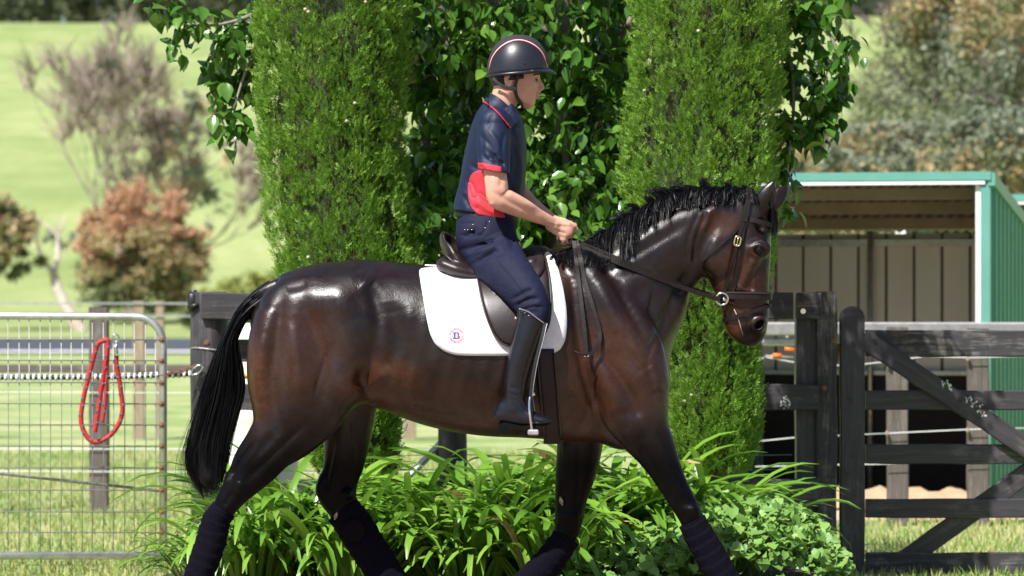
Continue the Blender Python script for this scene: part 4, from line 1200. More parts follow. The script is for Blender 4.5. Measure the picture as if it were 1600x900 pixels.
# chestnuts: small pale callus on the far legs
M['callus'] = pm('callus', (.35, .28, .2), (.5, .42, .32), 60, .8)
for (px, py, y, ang, s_) in ((877, 783, .105, .25, .018), (525, 806, .125, -.35, .017)):
    c = pc(px, py, y); m = MB()
    pts = [(s_ * .5 * math.cos(a) * (1 - .4 * abs(math.sin(a))), s_ * 1.1 * math.sin(a)) for a in np.linspace(0, 6.283, 15)[:-1]]
    rot = lambda p: (p[0] * math.cos(ang) - p[1] * math.sin(ang), p[0] * math.sin(ang) + p[1] * math.cos(ang))
    V2 = [(c[0] + rot(p)[0], c[1], c[2] + rot(p)[1]) for p in pts]
    V2 += [(c[0] + rot(p)[0] * .8, c[1] - .006, c[2] + rot(p)[1] * .8) for p in pts]
    k_ = len(pts)
    m.add(V2, [(i, (i + 1) % k_, (i + 1) % k_ + k_, i + k_) for i in range(k_)] + [tuple(range(2 * k_ - 1, k_ - 1, -1))])
    m.build('chestnut', M['callus'], horse, True)

# hair: thin ribbons
M['hair'] = pm('hair', (.002, .0019, .0028), (.0045, .0042, .0055), 60, .42, spec=.25, coords='World')
def ribbons(paths, w0, name, parent, mat, taper=.25):
    """paths: (n, k, 3) strand centre lines"""
    n, k, _ = paths.shape
    tdir = np.gradient(paths, axis=1)
    rnd = rng.normal(0, 1, (n, 1, 3)) + np.array([0, -.3, 0])
    side = np.cross(tdir, rnd); side /= np.linalg.norm(side, axis=-1, keepdims=True) + 1e-9
    ww = w0 * (1 - (1 - taper) * np.linspace(0, 1, k) ** 1.5)[None, :, None] * (.6 + .8 * rng.random((n, 1, 1)))
    Vv = np.stack([paths - side * ww / 2, paths + side * ww / 2], 2).reshape(-1, 3)
    b = (np.arange(n) * 2 * k)[:, None] + (np.arange(k - 1) * 2)[None, :]
    b = b.ravel()
    Ff = np.stack([b, b + 1, b + 3, b + 2], -1)
    o = mk(name, Vv, Ff, mat, parent)
    return o
# tail
tail = None
out = catmull(np.array([(425, 436), (398, 455), (373, 481), (357, 511), (341, 545), (327, 583), (311, 633), (297, 678), (290, 717), (297, 752), (316, 786)], float), 8)
inn = catmull(np.array([(440, 462), (412, 476), (390, 490), (375, 510), (368, 535), (374, 575), (376, 611), (369, 644), (361, 683), (357, 715), (343, 770)], float), 8)
def tail_path(u, t, ydep):
    i = np.clip(t * (len(out) - 1), 0, len(out) - 1.001)
    i0 = i.astype(int); f = (i - i0)[..., None]
    o_ = out[i0] * (1 - f) + out[i0 + 1] * f; n_ = inn[i0] * (1 - f) + inn[i0 + 1] * f
    p = o_ + (n_ - o_) * u[..., None]
    d = CAMD + ydep
    return np.stack([(p[..., 0] - 800) * d / FOC, ydep, CAMZ - (p[..., 1] - 450) * d / FOC], -1)
n, k, nl = 11000, 18, 120
lk = rng.integers(0, nl, n)
lph, lr2, lt0 = rng.random(nl) * 6.283, np.sqrt(rng.random(nl)), rng.random(nl) * .5 + .02
lend = np.clip(.80 + .22 * rng.random(nl), 0, 1.0); lw, lf2 = rng.random(nl) ** 1.5, 6 + 6 * rng.random(nl)
t0 = np.clip(lt0[lk] + rng.normal(0, .03, n), .01, .6); t1 = np.clip(lend[lk] - np.abs(rng.normal(0, .05, n)), .5, 1.0)
tt = t0[:, None] + (t1 - t0)[:, None] * np.linspace(0, 1, k)[None]
cu, cv = lr2 * np.cos(lph), lr2 * np.sin(lph)
spread_ = .16 * (1 - .65 * np.linspace(0, 1, k)[None] ** 1.5)
ju, jv = rng.normal(0, 1, (n, 1)), rng.normal(0, 1, (n, 1))
u = .5 + .5 * (cu[lk][:, None] * 1.0 + ju * spread_)
u = u + .07 * lw[lk][:, None] * np.sin(tt * lf2[lk][:, None] + lph[lk][:, None] * 3) * np.clip(tt * 1.6 - .2, 0, 1)
fly = (rng.random(n) < .03)[:, None]
u = u - np.where(fly, rng.random((n, 1)) * .55 * np.clip(tt - .45, 0, 1) * 1.8, 0)
yd = (cv[lk][:, None] + jv * spread_) * (.022 + .055 * np.clip(tt * 2.2, 0, 1) * (1.1 - .45 * tt)) + .012 * np.sin(tt * 7 + 2 * lph[lk][:, None]) * tt
tl_ = ribbons(tail_path(u, tt, yd), .0023, 'tail', horse, M['hair'])
tl_['kind'] = 'stuff'
# solid heart of the tail
TF = Field((-1.40, -.09, .55), (-.90, .09, 1.56), .008)
tc = []
for t in np.linspace(.06, .93, 12):
    o_, i_ = out[int(t * (len(out) - 1))], inn[int(t * (len(inn) - 1))]
    c = (o_ + i_) / 2; wv = np.linalg.norm(o_ - i_) / 2 * (.82 if t < .8 else .6)
    q = at(c[0], c[1], CAMD); tc.append([q[0], q[2], wv / 375, 0, .018 + .04 * min(1, t * 2) * (1.1 - .5 * t)])
TF.sweep(np.array(tc), .01)
V, F = TF.mesh(); mk('tail_core', relax(V, F, 2), F, M['hair'], horse)
# mane
crest = catmull(np.array([(868, 396), (905, 384), (940, 366), (975, 346), (1010, 327), (1050, 309), (1095, 298), (1140, 296), (1172, 300), (1190, 308)], float), 10)
n, k, nl = 19000, 10, 170
lk = rng.integers(0, nl, n)
lc = np.sort(rng.random(nl)) * .93                           # lock centres along the crest
s0 = np.clip(lc[lk] + rng.normal(0, .011, n), 0, .95)
tt = np.linspace(0, 1, k)[None, :]
conv = .75 * tt ** 1.2
se = s0[:, None] * (1 - conv) + lc[lk][:, None] * conv + 0 * tt      # strands of a lock draw together at the tip
i = se * (len(crest) - 1.01); i0 = i.astype(int); f = (i - i0)[..., None]
root_ = crest[i0] * (1 - f) + crest[i0 + 1] * f
tan_ = crest[np.minimum(i0 + 1, len(crest) - 1)] - crest[i0]; tan_ /= np.linalg.norm(tan_, axis=-1)[..., None]
nor_ = np.stack([tan_[..., 1], -tan_[..., 0]], -1)            # up-left of the crest in image space
Ls, Lf, Ld = rng.random(nl), rng.random(nl), rng.normal(0, 1, nl)
side = rng.random(nl)[lk]
near = side < .66; far_ = side > .82
lay = (near | far_)[:, None]
stand = np.interp(s0, [0, .12, .3, .45, .6, .8, 1], [4, 7, 11, 19, 20, 9, 3]) * (.45 + .75 * Ls[lk] + .12 * rng.normal(0, 1, n))
fall = np.interp(s0, [0, .1, .25, .40, .44, .6, .8, 1], [16, 26, 40, 52, 36, 24, 20, 12]) * (.45 + .75 * Lf[lk]) * (.7 + .3 * rng.random(n))
lift = stand[:, None] * np.where(lay, .5, 1.0) * np.sin(np.clip(tt * np.where(lay, 2.7, 1.5), 0, 3.0))
drop = np.where(lay, fall[:, None] * np.clip(tt - .2, 0, 1) ** 1.15 * 1.6, 0)
drift = -np.where(lay, .45, .9) * stand[:, None] * tt ** 1.3 + (Ld[lk] * 7 + rng.normal(0, 1.5, n))[:, None] * tt + 2.5 * np.sin(tt * 5 + Ld[lk][:, None] * 9) * tt
P2 = root_ + nor_ * lift[..., None] + tan_ * drift[..., None]
P2[..., 1] += drop
yb = np.where(near, -1, np.where(far_, 1, rng.normal(0, .3, n)))[:, None] * (.012 + .055 * np.clip(tt * 1.5, 0, 1) * (drop / 26 + .35)) + rng.normal(0, .012, n)[:, None]
dd = CAMD + yb
mp = np.stack([(P2[..., 0] - 800) * dd / FOC, yb, CAMZ - (P2[..., 1] - 450) * dd / FOC], -1)
# keep strands outside the neck
def surf_y(x, z, fill=0.0):
    i = np.clip(np.round((x - HF_.lo[0]) / HF_.h).astype(int), 0, HF_.n[0] - 1); kz = np.clip(np.round((z - HF_.lo[2]) / HF_.h).astype(int), 0, HF_.n[2] - 1)
    y = SURF[i, kz]
    return np.where(np.isnan(y), fill, y)
sy = surf_y(mp[..., 0], mp[..., 2], 1.0)
mp[..., 1] = np.where(near[:, None], np.minimum(mp[..., 1], sy - .006 - .01 * rng.random((n, 1))), mp[..., 1])
mp[..., 1] = np.where(far_[:, None] & (sy < .9), np.maximum(mp[..., 1], -sy + .008), mp[..., 1])
mn = ribbons(mp, .0023, 'mane', horse, M['hair']); mn['kind'] = 'stuff'
# forelock
n, k = 420, 8
r0 = np.stack([1194 + 8 * rng.random(n), 310 + 10 * rng.random(n)], -1)
tt = np.linspace(0, 1, k)[None, :]
fp = np.stack([r0[:, :1] + (10 + 5 * rng.random((n, 1))) * np.sin(tt * 1.6) - 3 * tt ** 2, r0[:, 1:] + (28 + 26 * rng.random((n, 1))) * tt ** 1.2], -1)
yb = rng.normal(0, .022, n)[:, None] * (1 + tt * .4)
dd = CAMD + yb
fk = ribbons(np.stack([(fp[..., 0] - 800) * dd / FOC + .004, yb, CAMZ - (fp[..., 1] - 450) * dd / FOC], -1), .004, 'forelock', horse, M['hair']); fk['kind'] = 'stuff'

# leg bandages (things put on the horse)
M['bandage'] = pm('bandage', (.0028, .0024, .0058), (.0058, .005, .0105), 90, .95, bump=.3, bscale=250, spec=.08, coords='World', dist=.002)
def bandage(st, y, label, parent_loc, wob=.003, turns=9, patch=None):
    """spiral-wrapped sleeve: stations are outline pixel pairs"""
    S0 = np.array([pr(a, b, y, w) for a, b, w in st]); Q = catmull(S0, 14)
    cs_ = np.concatenate([[0], np.cumsum(np.hypot(np.diff(Q[:, 0]), np.diff(Q[:, 1])))]); L = cs_[-1]
    na = 32; V, F = [], []
    m = len(Q)
    for i in range(m):
        t = Q[min(i + 1, m - 1)] - Q[max(i - 1, 0)]
        t = np.array([t[0], t[1]]); t /= np.linalg.norm(t)
        nx, nz = -t[1], t[0]
        for k in range(na):
            a = 6.283 * k / na
            saw = ((cs_[i] / L * turns + .35 * math.sin(a)) % 1.0)
            q = 1 + wob / Q[i, 2] * (1 - saw) * 1.6
            V.append((Q[i, 0] + nx * Q[i, 2] * math.cos(a) * q, Q[i, 3] + Q[i, 4] * math.sin(a) * q, Q[i, 1] + nz * Q[i, 2] * math.cos(a) * q))
    for i in range(m - 1):
        for k in range(na): F.append((i * na + k, i * na + (k + 1) % na, (i + 1) * na + (k + 1) % na, (i + 1) * na + k))
    for i in (0, m - 1):
        b0 = len(V); c = Q[i]
        for k in range(na):
            p = V[i * na + k]; V.append((c[0] + (p[0] - c[0]) * .6, c[3] + (p[1] - c[3]) * .6, c[1] + (p[2] - c[1]) * .6))
        for k in range(na):
            q4 = (i * na + k, i * na + (k + 1) % na, b0 + (k + 1) % na, b0 + k)
            F.append(q4 if i else q4[::-1])
    root = thing('leg_bandage', label, 'bandage', (Q[-1, 0], y, Q[-1, 1]), 'leg bandages')
    o = mk('wrap', V, [f[::-1] for f in F], M['bandage'], root)
    if patch:
        c = pc(patch[0], patch[1], y - patch[3]); m2 = MB()
        rr2 = patch[2]
        m2.lathe(c, [(rr2 * 1.0, .012), (rr2 * 1.0, .002), (rr2 * .97, 0), (rr2 * .8, -.001), (.001, -.001)], 26, 'Y')
        ob = m2.build('closure_patch', M['bandage_patch'], root, True)
    return root
M['bandage_patch'] = pm('bandage_patch', (.0042, .0032, .0055), (.0075, .0055, .009), 120, .85, bump=.2, coords='World', spec=.08)
bandage([((334, 786), (366, 806), .055), ((318, 806), (358, 822), .053), ((308, 838), (352, 850), .053), ((298, 868), (342, 880), .053), ((287, 900), (330, 910), .053), ((276, 935), (322, 945), .05)], -.17, 'navy bandage on near hind leg below the tail', None)
bandage([((508, 800), (561, 792), .052), ((524, 826), (578, 808), .052), ((546, 862), (598, 840), .052), ((566, 892), (616, 868), .052), ((590, 930), (638, 905), .05)], .17, 'navy bandage with round patch on far hind leg', None, patch=(553, 829, .047, .064))
bandage([((1062, 822), (1100, 806), .054), ((1070, 842), (1112, 826), .054), ((1084, 868), (1128, 852), .053), ((1100, 896), (1144, 880), .053), ((1118, 930), (1162, 912), .05)], -.17, 'navy bandage on near foreleg stretched forward', None, turns=7)
bandage([((866, 832), (906, 844), .052), ((852, 850), (893, 866), .052), ((832, 874), (874, 892), .052), ((808, 898), (852, 918), .052), ((786, 922), (830, 944), .05)], .16, 'navy bandage on far foreleg slanting back', None, turns=7)

# ------------------------------------------------------------------ tack draped on the horse
SM = SURF.copy()
bad = np.isnan(SM)
SM[bad] = 0.0
def box_blur(A, r):
    for ax in (0, 1):
        c = np.cumsum(np.pad(A, [(r + 1, r) if i == ax else (0, 0) for i in (0, 1)], mode='edge'), axis=ax)
        A = (np.take(c, range(2 * r + 1, c.shape[ax]), ax) - np.take(c, range(0, c.shape[ax] - 2 * r - 1), ax)) / (2 * r + 1)
    return A
SB = np.minimum(SM, box_blur(box_blur(SM, 5), 5))          # never inside the body
def skin_y(x, z, A=None):
    A = SB if A is None else A
    fx_ = np.clip((np.asarray(x) - HF_.lo[0]) / HF_.h, 0, HF_.n[0] - 1.01); fz_ = np.clip((np.asarray(z) - HF_.lo[2]) / HF_.h, 0, HF_.n[2] - 1.01)
    i, k = fx_.astype(int), fz_.astype(int); a, b = fx_ - i, fz_ - k
    return A[i, k] * (1 - a) * (1 - b) + A[i + 1, k] * a * (1 - b) + A[i, k + 1] * (1 - a) * b + A[i + 1, k + 1] * a * b

def drape(outline, off, thick, name, mat, parent, centre=None, rings=16, sub=6, sharp=False, mirror=True, yf=-.28, puff=0.0):
    """a sheet with the given pixel outline laid over the near side of the body (and its twin on the far side)"""
    O = np.array(outline, float)
    O = np.vstack([O, O[:1]]) if not sharp else np.vstack([O, O[:1]])
    B = []
    for i in range(len(O) - 1):
        for t in np.linspace(0, 1, sub, endpoint=False): B.append(O[i] * (1 - t) + O[i + 1] * t)
    B = np.array(B)
    if not sharp:
        for _ in range(3): B = (np.roll(B, 1, 0) + 2 * B + np.roll(B, -1, 0)) / 4
    c = np.array(centre if centre else B.mean(0))
    n = len(B); objs = []
    for sd in ((-1, 1) if mirror else (-1,)):
        V, F = [], []
        def pos(p, o):
            d = CAMD + yf
            x = (p[0] - 800) * d / FOC; z = CAMZ - (p[1] - 450) * d / FOC
            for _ in range(2):
                y = float(skin_y(x, z)) - o
                x = (p[0] - 800) * (CAMD + y) / FOC; z = CAMZ - (p[1] - 450) * (CAMD + y) / FOC
            return x, y * -sd, z
        for side, o in ((0, off + thick), (1, off)):
            for r in range(rings + 1):
                s_ = (r / rings)
                for q in B:
                    oo = o
                    if side == 0: oo = off + thick * (1 if s_ < .97 else .6) + puff * (1 - s_ ** 3)
                    V.append(pos(c + (q - c) * s_, oo))
        m = n * (rings + 1)
        for r in range(rings):
            for k in range(n):
                a, b, c2, d2 = r * n + k, r * n + (k + 1) % n, (r + 1) * n + (k + 1) % n, (r + 1) * n + k
                F.append((a, b, c2, d2)); F.append((m + d2, m + c2, m + b, m + a))
        for k in range(n):
            a, b = rings * n + k, rings * n + (k + 1) % n
            F.append((a, b, m + b, m + a))
        if sd > 0: F = [f[::-1] for f in F]
        ob = mk(name, V, F, mat, parent)
        bm = bmesh.new(); bm.from_mesh(ob.data); bmesh.ops.remove_doubles(bm, verts=bm.verts, dist=1e-5); bmesh.ops.recalc_face_normals(bm, faces=bm.faces); bm.to_mesh(ob.data); bm.free()
        objs.append(ob)
    return objs

M['pad_white'] = pm('pad_white', (.74, .73, .74), (.82, .81, .82), 60, .9, bump=.25, bscale=160, spec=.2, coords='World', dist=.003)
M['leather'] = pm('leather', (.014, .008, .0075), (.024, .0135, .0115), 18, .40, bump=.15, bscale=260, coords='World', rvar=.2, dist=.002, spec=.45)
M['dark_leather'] = pm('dark_leather', (.008, .005, .005), (.015, .009, .008), 40, .45, bump=.2, bscale=220, coords='World', dist=.002, spec=.3)
M['girth'] = pm('girth', (.014, .0055, .007), (.022, .009, .011), 40, .7, bump=.25, bscale=200, coords='World')
M['piping'] = pm('piping', (.028, .020, .019), (.04, .028, .026), 40, .4, coords='World')
M['logo_red'] = pm('logo_red', (.60, .03, .06), None, 20, .8, coords='World')
M['logo_pink'] = pm('logo_pink', (.78, .52, .56), None, 20, .8, coords='World')
M['logo_blue'] = pm('logo_blue', (.03, .10, .40), None, 20, .8, coords='World')

pad = thing('saddle_pad', 'white quilted saddle pad with a round red and blue emblem', 'saddle pad', (0, 0, 1.6))
PADO = [(654, 418), (657, 440), (662, 470), (667, 500), (672, 522), (680, 538), (694, 549), (712, 555), (740, 556), (790, 556), (840, 556), (862, 554), (876, 546), (884, 530), (886, 508), (885, 480), (880, 450), (873, 422), (864, 400), (855, 391), (800, 405), (740, 416), (700, 418)]
PB = []
drape(PADO, .007, .009, 'pad_side', M['pad_white'], pad, centre=(770, 490), rings=14)
# strip of pad over the spine
xs = np.linspace(664, 856, 24); V, F = [], []
for x in xs:
    top = np.interp(x, [654, 700, 760, 820, 868], [416, 418, 416, 404, 390])
    for sy_ in np.linspace(-1, 1, 9):
        p = at(x, top + 26 * sy_ ** 2, CAMD); V.append((p[0], .15 * sy_, p[2] - .001))
for i in range(23):
    for k in range(8): F.append((i * 9 + k, i * 9 + k + 1, (i + 1) * 9 + k + 1, (i + 1) * 9 + k))
o = mk('pad_spine', V, F, M['pad_white'], pad); md = o.modifiers.new('t', 'SOLIDIFY'); md.thickness = .01
# emblem: a ring of tiny lettering round a split B
def flat(polys, name, mat, parent, off=.0172):
    V, F = [], []
    for P in polys:
        b = len(V)
        for (px, py) in P:
            x, z = (px - 800) * (CAMD - .33) / FOC, CAMZ - (py - 450) * (CAMD - .33) / FOC
            y = float(skin_y(x, z)) - off
            V.append(((px - 800) * (CAMD + y) / FOC, y, CAMZ - (py - 450) * (CAMD + y) / FOC))
        F.append(tuple(range(b, len(V))))
    return mk(name, V, F, mat, parent, False)
cx_, cy_ = 713, 524
em = flat([[(cx_ + r * math.cos(a), cy_ + r * math.sin(a)) for r, a in ((8.4, a0), (8.4, a1), (12.2, a1), (12.2, a0))] for a0, a1 in [(i * 6.283 / 40, (i + 1) * 6.283 / 40) for i in range(40)]], 'emblem_ring', M['logo_pink'], pad, .0172)
rl = random.Random(4); strokes = []
for i in range(30):
    if i in (0, 14, 15, 29): continue
    a = i * 6.283 / 30; da = .05
    for r0, r1 in ((9.0, 11.6),):
        strokes.append([(cx_ + r * math.cos(t), cy_ + r * math.sin(t)) for r, t in ((r0, a - da), (r0, a + da * rl.uniform(-.3, 1)), (r1, a + da), (r1, a - da * rl.uniform(-.3, 1)))])
flat(strokes, 'emblem_lettering', M['logo_red'], pad, .0182)
flat([[(707.5, 519), (713, 519), (713, 520.3), (711.6, 520.3), (711.6, 527.7), (713, 527.7), (713, 529), (707.5, 529), (707.5, 527.7), (708.6, 527.7), (708.6, 520.3), (707.5, 520.3)]], 'letter_stem', M['logo_blue'], pad, .0182)
flat([[(713, 519), (715.5, 519), (717.5, 520), (717.5, 522.5), (716, 523.8), (714.6, 523.6), (714.6, 520.6), (713, 520.4)], [(714.6, 523.6), (716, 523.8), (718.3, 525), (718.2, 528), (716, 529), (713, 529), (713, 527.7), (714.8, 527.4)]], 'letter_bowl', M['logo_red'], pad, .0182)

saddle = thing('saddle', 'dark brown leather dressage saddle on the white pad', 'saddle', (0, 0, 1.6))
drape([(746, 432), (749, 450), (754, 475), (762, 500), (772, 522), (784, 536), (795, 541), (815, 541), (838, 538), (852, 520), (859, 500), (861, 475), (858, 440), (853, 405), (848, 390), (822, 386), (790, 402), (765, 420)],
      .022, .009, 'flap', M['leather'], saddle, centre=(805, 465), rings=12, puff=.006)
# knee block piping and flap edge
def cordage(pts, off, r, name, mat, parent, mirror=False, sm=True):
    for sd in ((-1, 1) if mirror else (-1,)):
        Q = catmull(np.array(pts, float), 6)
        P3 = []
        for p in Q:
            x, z = (p[0] - 800) * (CAMD - .28) / FOC, CAMZ - (p[1] - 450) * (CAMD - .28) / FOC
            y = float(skin_y(x, z)) - off
            P3.append(((p[0] - 800) * (CAMD + y) / FOC, y * -sd, CAMZ - (p[1] - 450) * (CAMD + y) / FOC))
        m = MB(); m.tube(P3, r, 7); m.build(name, mat, parent, True)
cordage([(746, 433), (749, 450), (754, 475), (762, 500), (772, 522), (784, 536), (795, 541)], .031, .004, 'flap_edge', M['piping'], saddle, True)
cordage([(850, 393), (855, 415), (859, 440), (861, 475), (859, 500), (852, 520), (840, 536)], .031, .004, 'flap_edge', M['piping'], saddle, True)
drape([(818, 396), (838, 388), (850, 398), (852, 420), (845, 432), (834, 440), (822, 425)], .028, .016, 'knee_block', M['leather'], saddle, rings=6, puff=.014)
drape([(767, 452), (778, 460), (776, 463), (766, 455)], .034, .003, 'keeper_loop', M['piping'], saddle, rings=2, mirror=False)
SF = Field((-.36, -.27, 1.40), (.20, .27, 1.80), .007)
def px3(px, py, y=0): return at(px, py, CAMD + y)
SF.sweep([pr((688, 364), (699, 372), 0, .09), pr((692, 372), (712, 392), 0, .135), pr((704, 392), (722, 412), 0, .165), pr((724, 406), (738, 428), 0, .16), pr((760, 412), (765, 436), 0, .13),
          pr((800, 400), (800, 428), 0, .11), pr((824, 386), (828, 412), 0, .09), pr((842, 384), (850, 408), 0, .075), pr((853, 391), (858, 406), 0, .06)], .02)
for sd in (-1, 1):
    SF.sweep([pr((689, 402), (700, 426), sd * .10, .075), pr((710, 408), (716, 434), sd * .12, .075), pr((740, 416), (744, 438), sd * .13, .06), pr((780, 412), (784, 436), sd * .13, .05), pr((830, 400), (834, 424), sd * .13, .05)], .006)
    SF.ell(px3(712, 380, sd * .07), (.05, .06, .035), .02, 'carve', ry=.7)
V, F = SF.mesh(); V = relax(V, F, 4)
mk('seat', V, F, M['leather'], saddle)
for sd in (-1, 1):
    m = MB(); m.tube([px3(690, 392, sd * .135), px3(706, 408, sd * .165), px3(726, 422, sd * .172), px3(746, 431, sd * .165)], .0045, 7); m.build('welt', M['piping'], saddle, True)
# girth
gi = thing('girth', 'dark brown girth strap below saddle flap ahead of boot', 'girth', (.17, 0, .9))
st_ = tor[np.argsort(tor[:, 0])]
V, F = [], []
for j, t in enumerate(np.linspace(0, 1, 40)):
    # cross-section loop under the body from near flap to far flap
    ang = -2.85 + t * (5.7 - 3.1416) if False else 0
rows = []
for py in np.linspace(545, 684, 22): rows.append(py)
loop = []
for py in rows:
    z0 = CAMZ - (py - 450) * (CAMD - .3) / FOC
    xl = np.interp(py, [545, 600, 650, 690], [838, 843, 848, 851]); xr = np.interp(py, [545, 600, 650, 690], [865, 870, 874, 877])
    loop.append((z0, (xl - 800) * (CAMD - .3) / FOC, (xr - 800) * (CAMD - .3) / FOC))
ring = []
for z0, xl, xr in loop: ring.append([( x, float(skin_y(x, z0)) - .014, z0) for x in np.linspace(xl, xr, 5)])
zl = loop[-1][0]
yl = ring[-1][2][1]
for s_ in np.linspace(-1, 1, 9)[1:-1]:
    ring.append([(x, -yl * s_, zl - .012 - .02 * (1 - s_ * s_)) for x in np.linspace(loop[-1][1], loop[-1][2], 5)])
for R_ in reversed(ring[:22]): ring.append([(x, -y, z) for x, y, z in R_])
V = [p for R_ in ring for p in R_]
for i in range(len(ring) - 1):
    for k in range(4): F.append((i * 5 + k, i * 5 + k + 1, (i + 1) * 5 + k + 1, (i + 1) * 5 + k))
o = mk('strap', V, F, M['girth'], gi); md = o.modifiers.new('t', 'SOLIDIFY'); md.thickness = .012; md.offset = 0
cordage([(866, 552), (870, 600), (874, 650), (877, 684)], .024, .0035, 'binding', M['piping'], gi)
cordage([(839, 552), (843, 600), (848, 650), (851, 684)], .024, .0035, 'binding', M['piping'], gi)

# ------------------------------------------------------------------ bridle and reins
br = thing('bridle', 'dark leather bridle with noseband, flash strap and loose ring bit', 'bridle', tuple(pc(1150, 400, 0)))
def ribbon(P3, nrm, w, th, name, mat, parent):
    """flat strap: centre line P3 (n,3), outward normals nrm (n,3)"""
    P3 = np.array(P3); nrm = np.array(nrm)
    T = np.gradient(P3, axis=0); T /= np.linalg.norm(T, axis=1)[:, None] + 1e-9
    nrm = nrm - (nrm * T).sum(1)[:, None] * T; nrm /= np.linalg.norm(nrm, axis=1)[:, None] + 1e-9
    W = np.cross(T, nrm)
    V, F = [], []
    n = len(P3)
    for i in range(n):
        a, b = W[i] * w / 2, nrm[i] * th
        V += [P3[i] - a, P3[i] - a * .92 + b, P3[i] + a * .92 + b, P3[i] + a]
    for i in range(n - 1):
        for k in range(4): F.append((i * 4 + k, (i + 1) * 4 + k, (i + 1) * 4 + (k + 1) % 4, i * 4 + (k + 1) % 4))
    F += [(3, 2, 1, 0), tuple((n - 1) * 4 + k for k in range(4))]
    ob = mk(name, V, F, mat, parent, False)
    bm = bmesh.new(); bm.from_mesh(ob.data); bmesh.ops.recalc_face_normals(bm, faces=bm.faces); bm.to_mesh(ob.data); bm.free()
    return ob
def strap_on(pts, w, name, mat=None, off=.004, parent=None, yb=-.07, mirror=True, th=.005, sm=4):
    Q = catmull(np.array(pts, float), 8)
    P3 = []
    for p in Q:
        x, z = (p[0] - 800) * (CAMD + yb) / FOC, CAMZ - (p[1] - 450) * (CAMD + yb) / FOC
        for _ in range(2):
            y = float(skin_y(x, z)) - off
            x, z = (p[0] - 800) * (CAMD + y) / FOC, CAMZ - (p[1] - 450) * (CAMD + y) / FOC
        P3.append([x, y, z])
    P3 = np.array(P3)
    for _ in range(sm): P3[1:-1, 1] = np.minimum(P3[1:-1, 1], (P3[:-2, 1] + 2 * P3[1:-1, 1] + P3[2:, 1]) / 4)
    e = .008
    N = np.stack([(skin_y(P3[:, 0] - e, P3[:, 2]) - skin_y(P3[:, 0] + e, P3[:, 2])) / (2 * e) * -1, np.full(len(P3), -1.0), -(skin_y(P3[:, 0], P3[:, 2] - e) - skin_y(P3[:, 0], P3[:, 2] + e)) / (2 * e)], -1)
    N = N / np.linalg.norm(N, axis=1)[:, None]
    ribbon(P3, N, w, th, name, mat or M['dark_leather'], parent or br)
    if mirror:
        ribbon(P3 * [1, -1, 1], N * [1, -1, 1], w, th, name, mat or M['dark_leather'], parent or br)
    return P3
def ring_strap(L, R, b, w, name, off=.008, p=2.5, t0=0, t1=6.2832, th=.006, mat=None, n=44):
    """strap lying round a cross-section of the head between two outline pixels"""
    l, r = at(*L, CAMD), at(*R, CAMD); c = (l + r) / 2; ax = (r - l) / 2; a = np.linalg.norm(ax); ax /= a
    P3, N = [], []
    for t in np.linspace(t0, t1, n):
        ct, st = math.cos(t), math.sin(t)
        s_ = (abs(ct) ** p + abs(st) ** p) ** (-1 / p)
        q = ax * (a + off) * ct * s_; yv = -(b + off) * st * s_
        P3.append(c + q + np.array([0, yv, 0])); N.append(ax * ct / a + np.array([0, -st / b, 0]))
    return ribbon(P3, N, w, th, name, mat or M['dark_leather'], br)
ring_strap((1123, 461), (1201, 462.5), .060, .034, 'noseband', .007, th=.009)
ring_strap((1124, 456.5), (1201, 458), .060, .006, 'noseband_piping', .0135, mat=M['piping'])
ring_strap((1132, 500), (1201, 478), .054, .016, 'flash_strap', .006)
ring_strap((1161, 341), (1204, 352), .080, .021, 'browband', .007, t0=-2.45, t1=2.45)
strap_on([(1170, 296), (1169, 312), (1166, 330), (1163, 346)], .026, 'headpiece', off=.010)
strap_on([(1164, 336), (1160, 350), (1154, 372), (1147, 400), (1139, 430), (1133, 452), (1129, 464)], .017, 'cheekpiece', off=.008)
strap_on([(1165, 345), (1160, 372), (1154, 400), (1150, 425), (1147, 455)], .011, 'noseband_hanger', off=.005)
strap_on([(1162, 346), (1148, 362), (1128, 380), (1108, 398), (1093, 412)], .012, 'throatlatch', off=.006)
def buckle(px, py, w, h, ang, yb, name, mat, parent, r=.003):
    x, z = (px - 800) * (CAMD + yb) / FOC, CAMZ - (py - 450) * (CAMD + yb) / FOC
    y = float(skin_y(x, z)) - .017
    m = MB(); ps = []
    for t in np.linspace(0, 6.2832, 25)[:-1]:
        ct, st = math.cos(t), math.sin(t)
        a_, b_ = w * np.sign(ct) * abs(ct) ** .6, h * np.sign(st) * abs(st) ** .6
        ps.append((x + a_ * math.cos(ang) - b_ * math.sin(ang), y, z + a_ * math.sin(ang) + b_ * math.cos(ang)))
    m.tube(ps, r, 7, closed=True)
    m.tube([(x + h * math.sin(ang), y, z - h * math.cos(ang)), (x - h * math.sin(ang), y - .003, z + h * math.cos(ang))], r * .6, 6)
    return m.build(name, mat, parent, True)
buckle(1152, 377, .0125, .0195, -.2, -.09, 'buckle', M['brass'], br, .0042)
# bit rings and mouthpiece
for sd in (-1, 1):
    c = pc(1128, 467, sd * .072); m = MB()
    m.tube([(c[0] + .025 * math.cos(t), c[1] + sd * .006 * math.sin(t), c[2] + .025 * math.sin(t)) for t in np.linspace(0, 6.283, 27)[:-1]], .0048, 8, closed=True)
    m.build('bit_ring', M['steel'], br, True)
m = MB(); m.tube([pc(1130, 467, -.07), pc(1138, 471, -.03), pc(1139, 472, 0), pc(1138, 471, .03), pc(1130, 467, .07)], .008, 8); m.build('mouthpiece', M['steel'], br, True)
m = MB(); m.tube([pc(1147, 483, -.052), pc(1153, 496, -.057), pc(1157, 510, -.053), pc(1161, 524, -.045)], [.0015, .002, .002, .001], 6); m.build('foam_line', M['callus'], br, True)

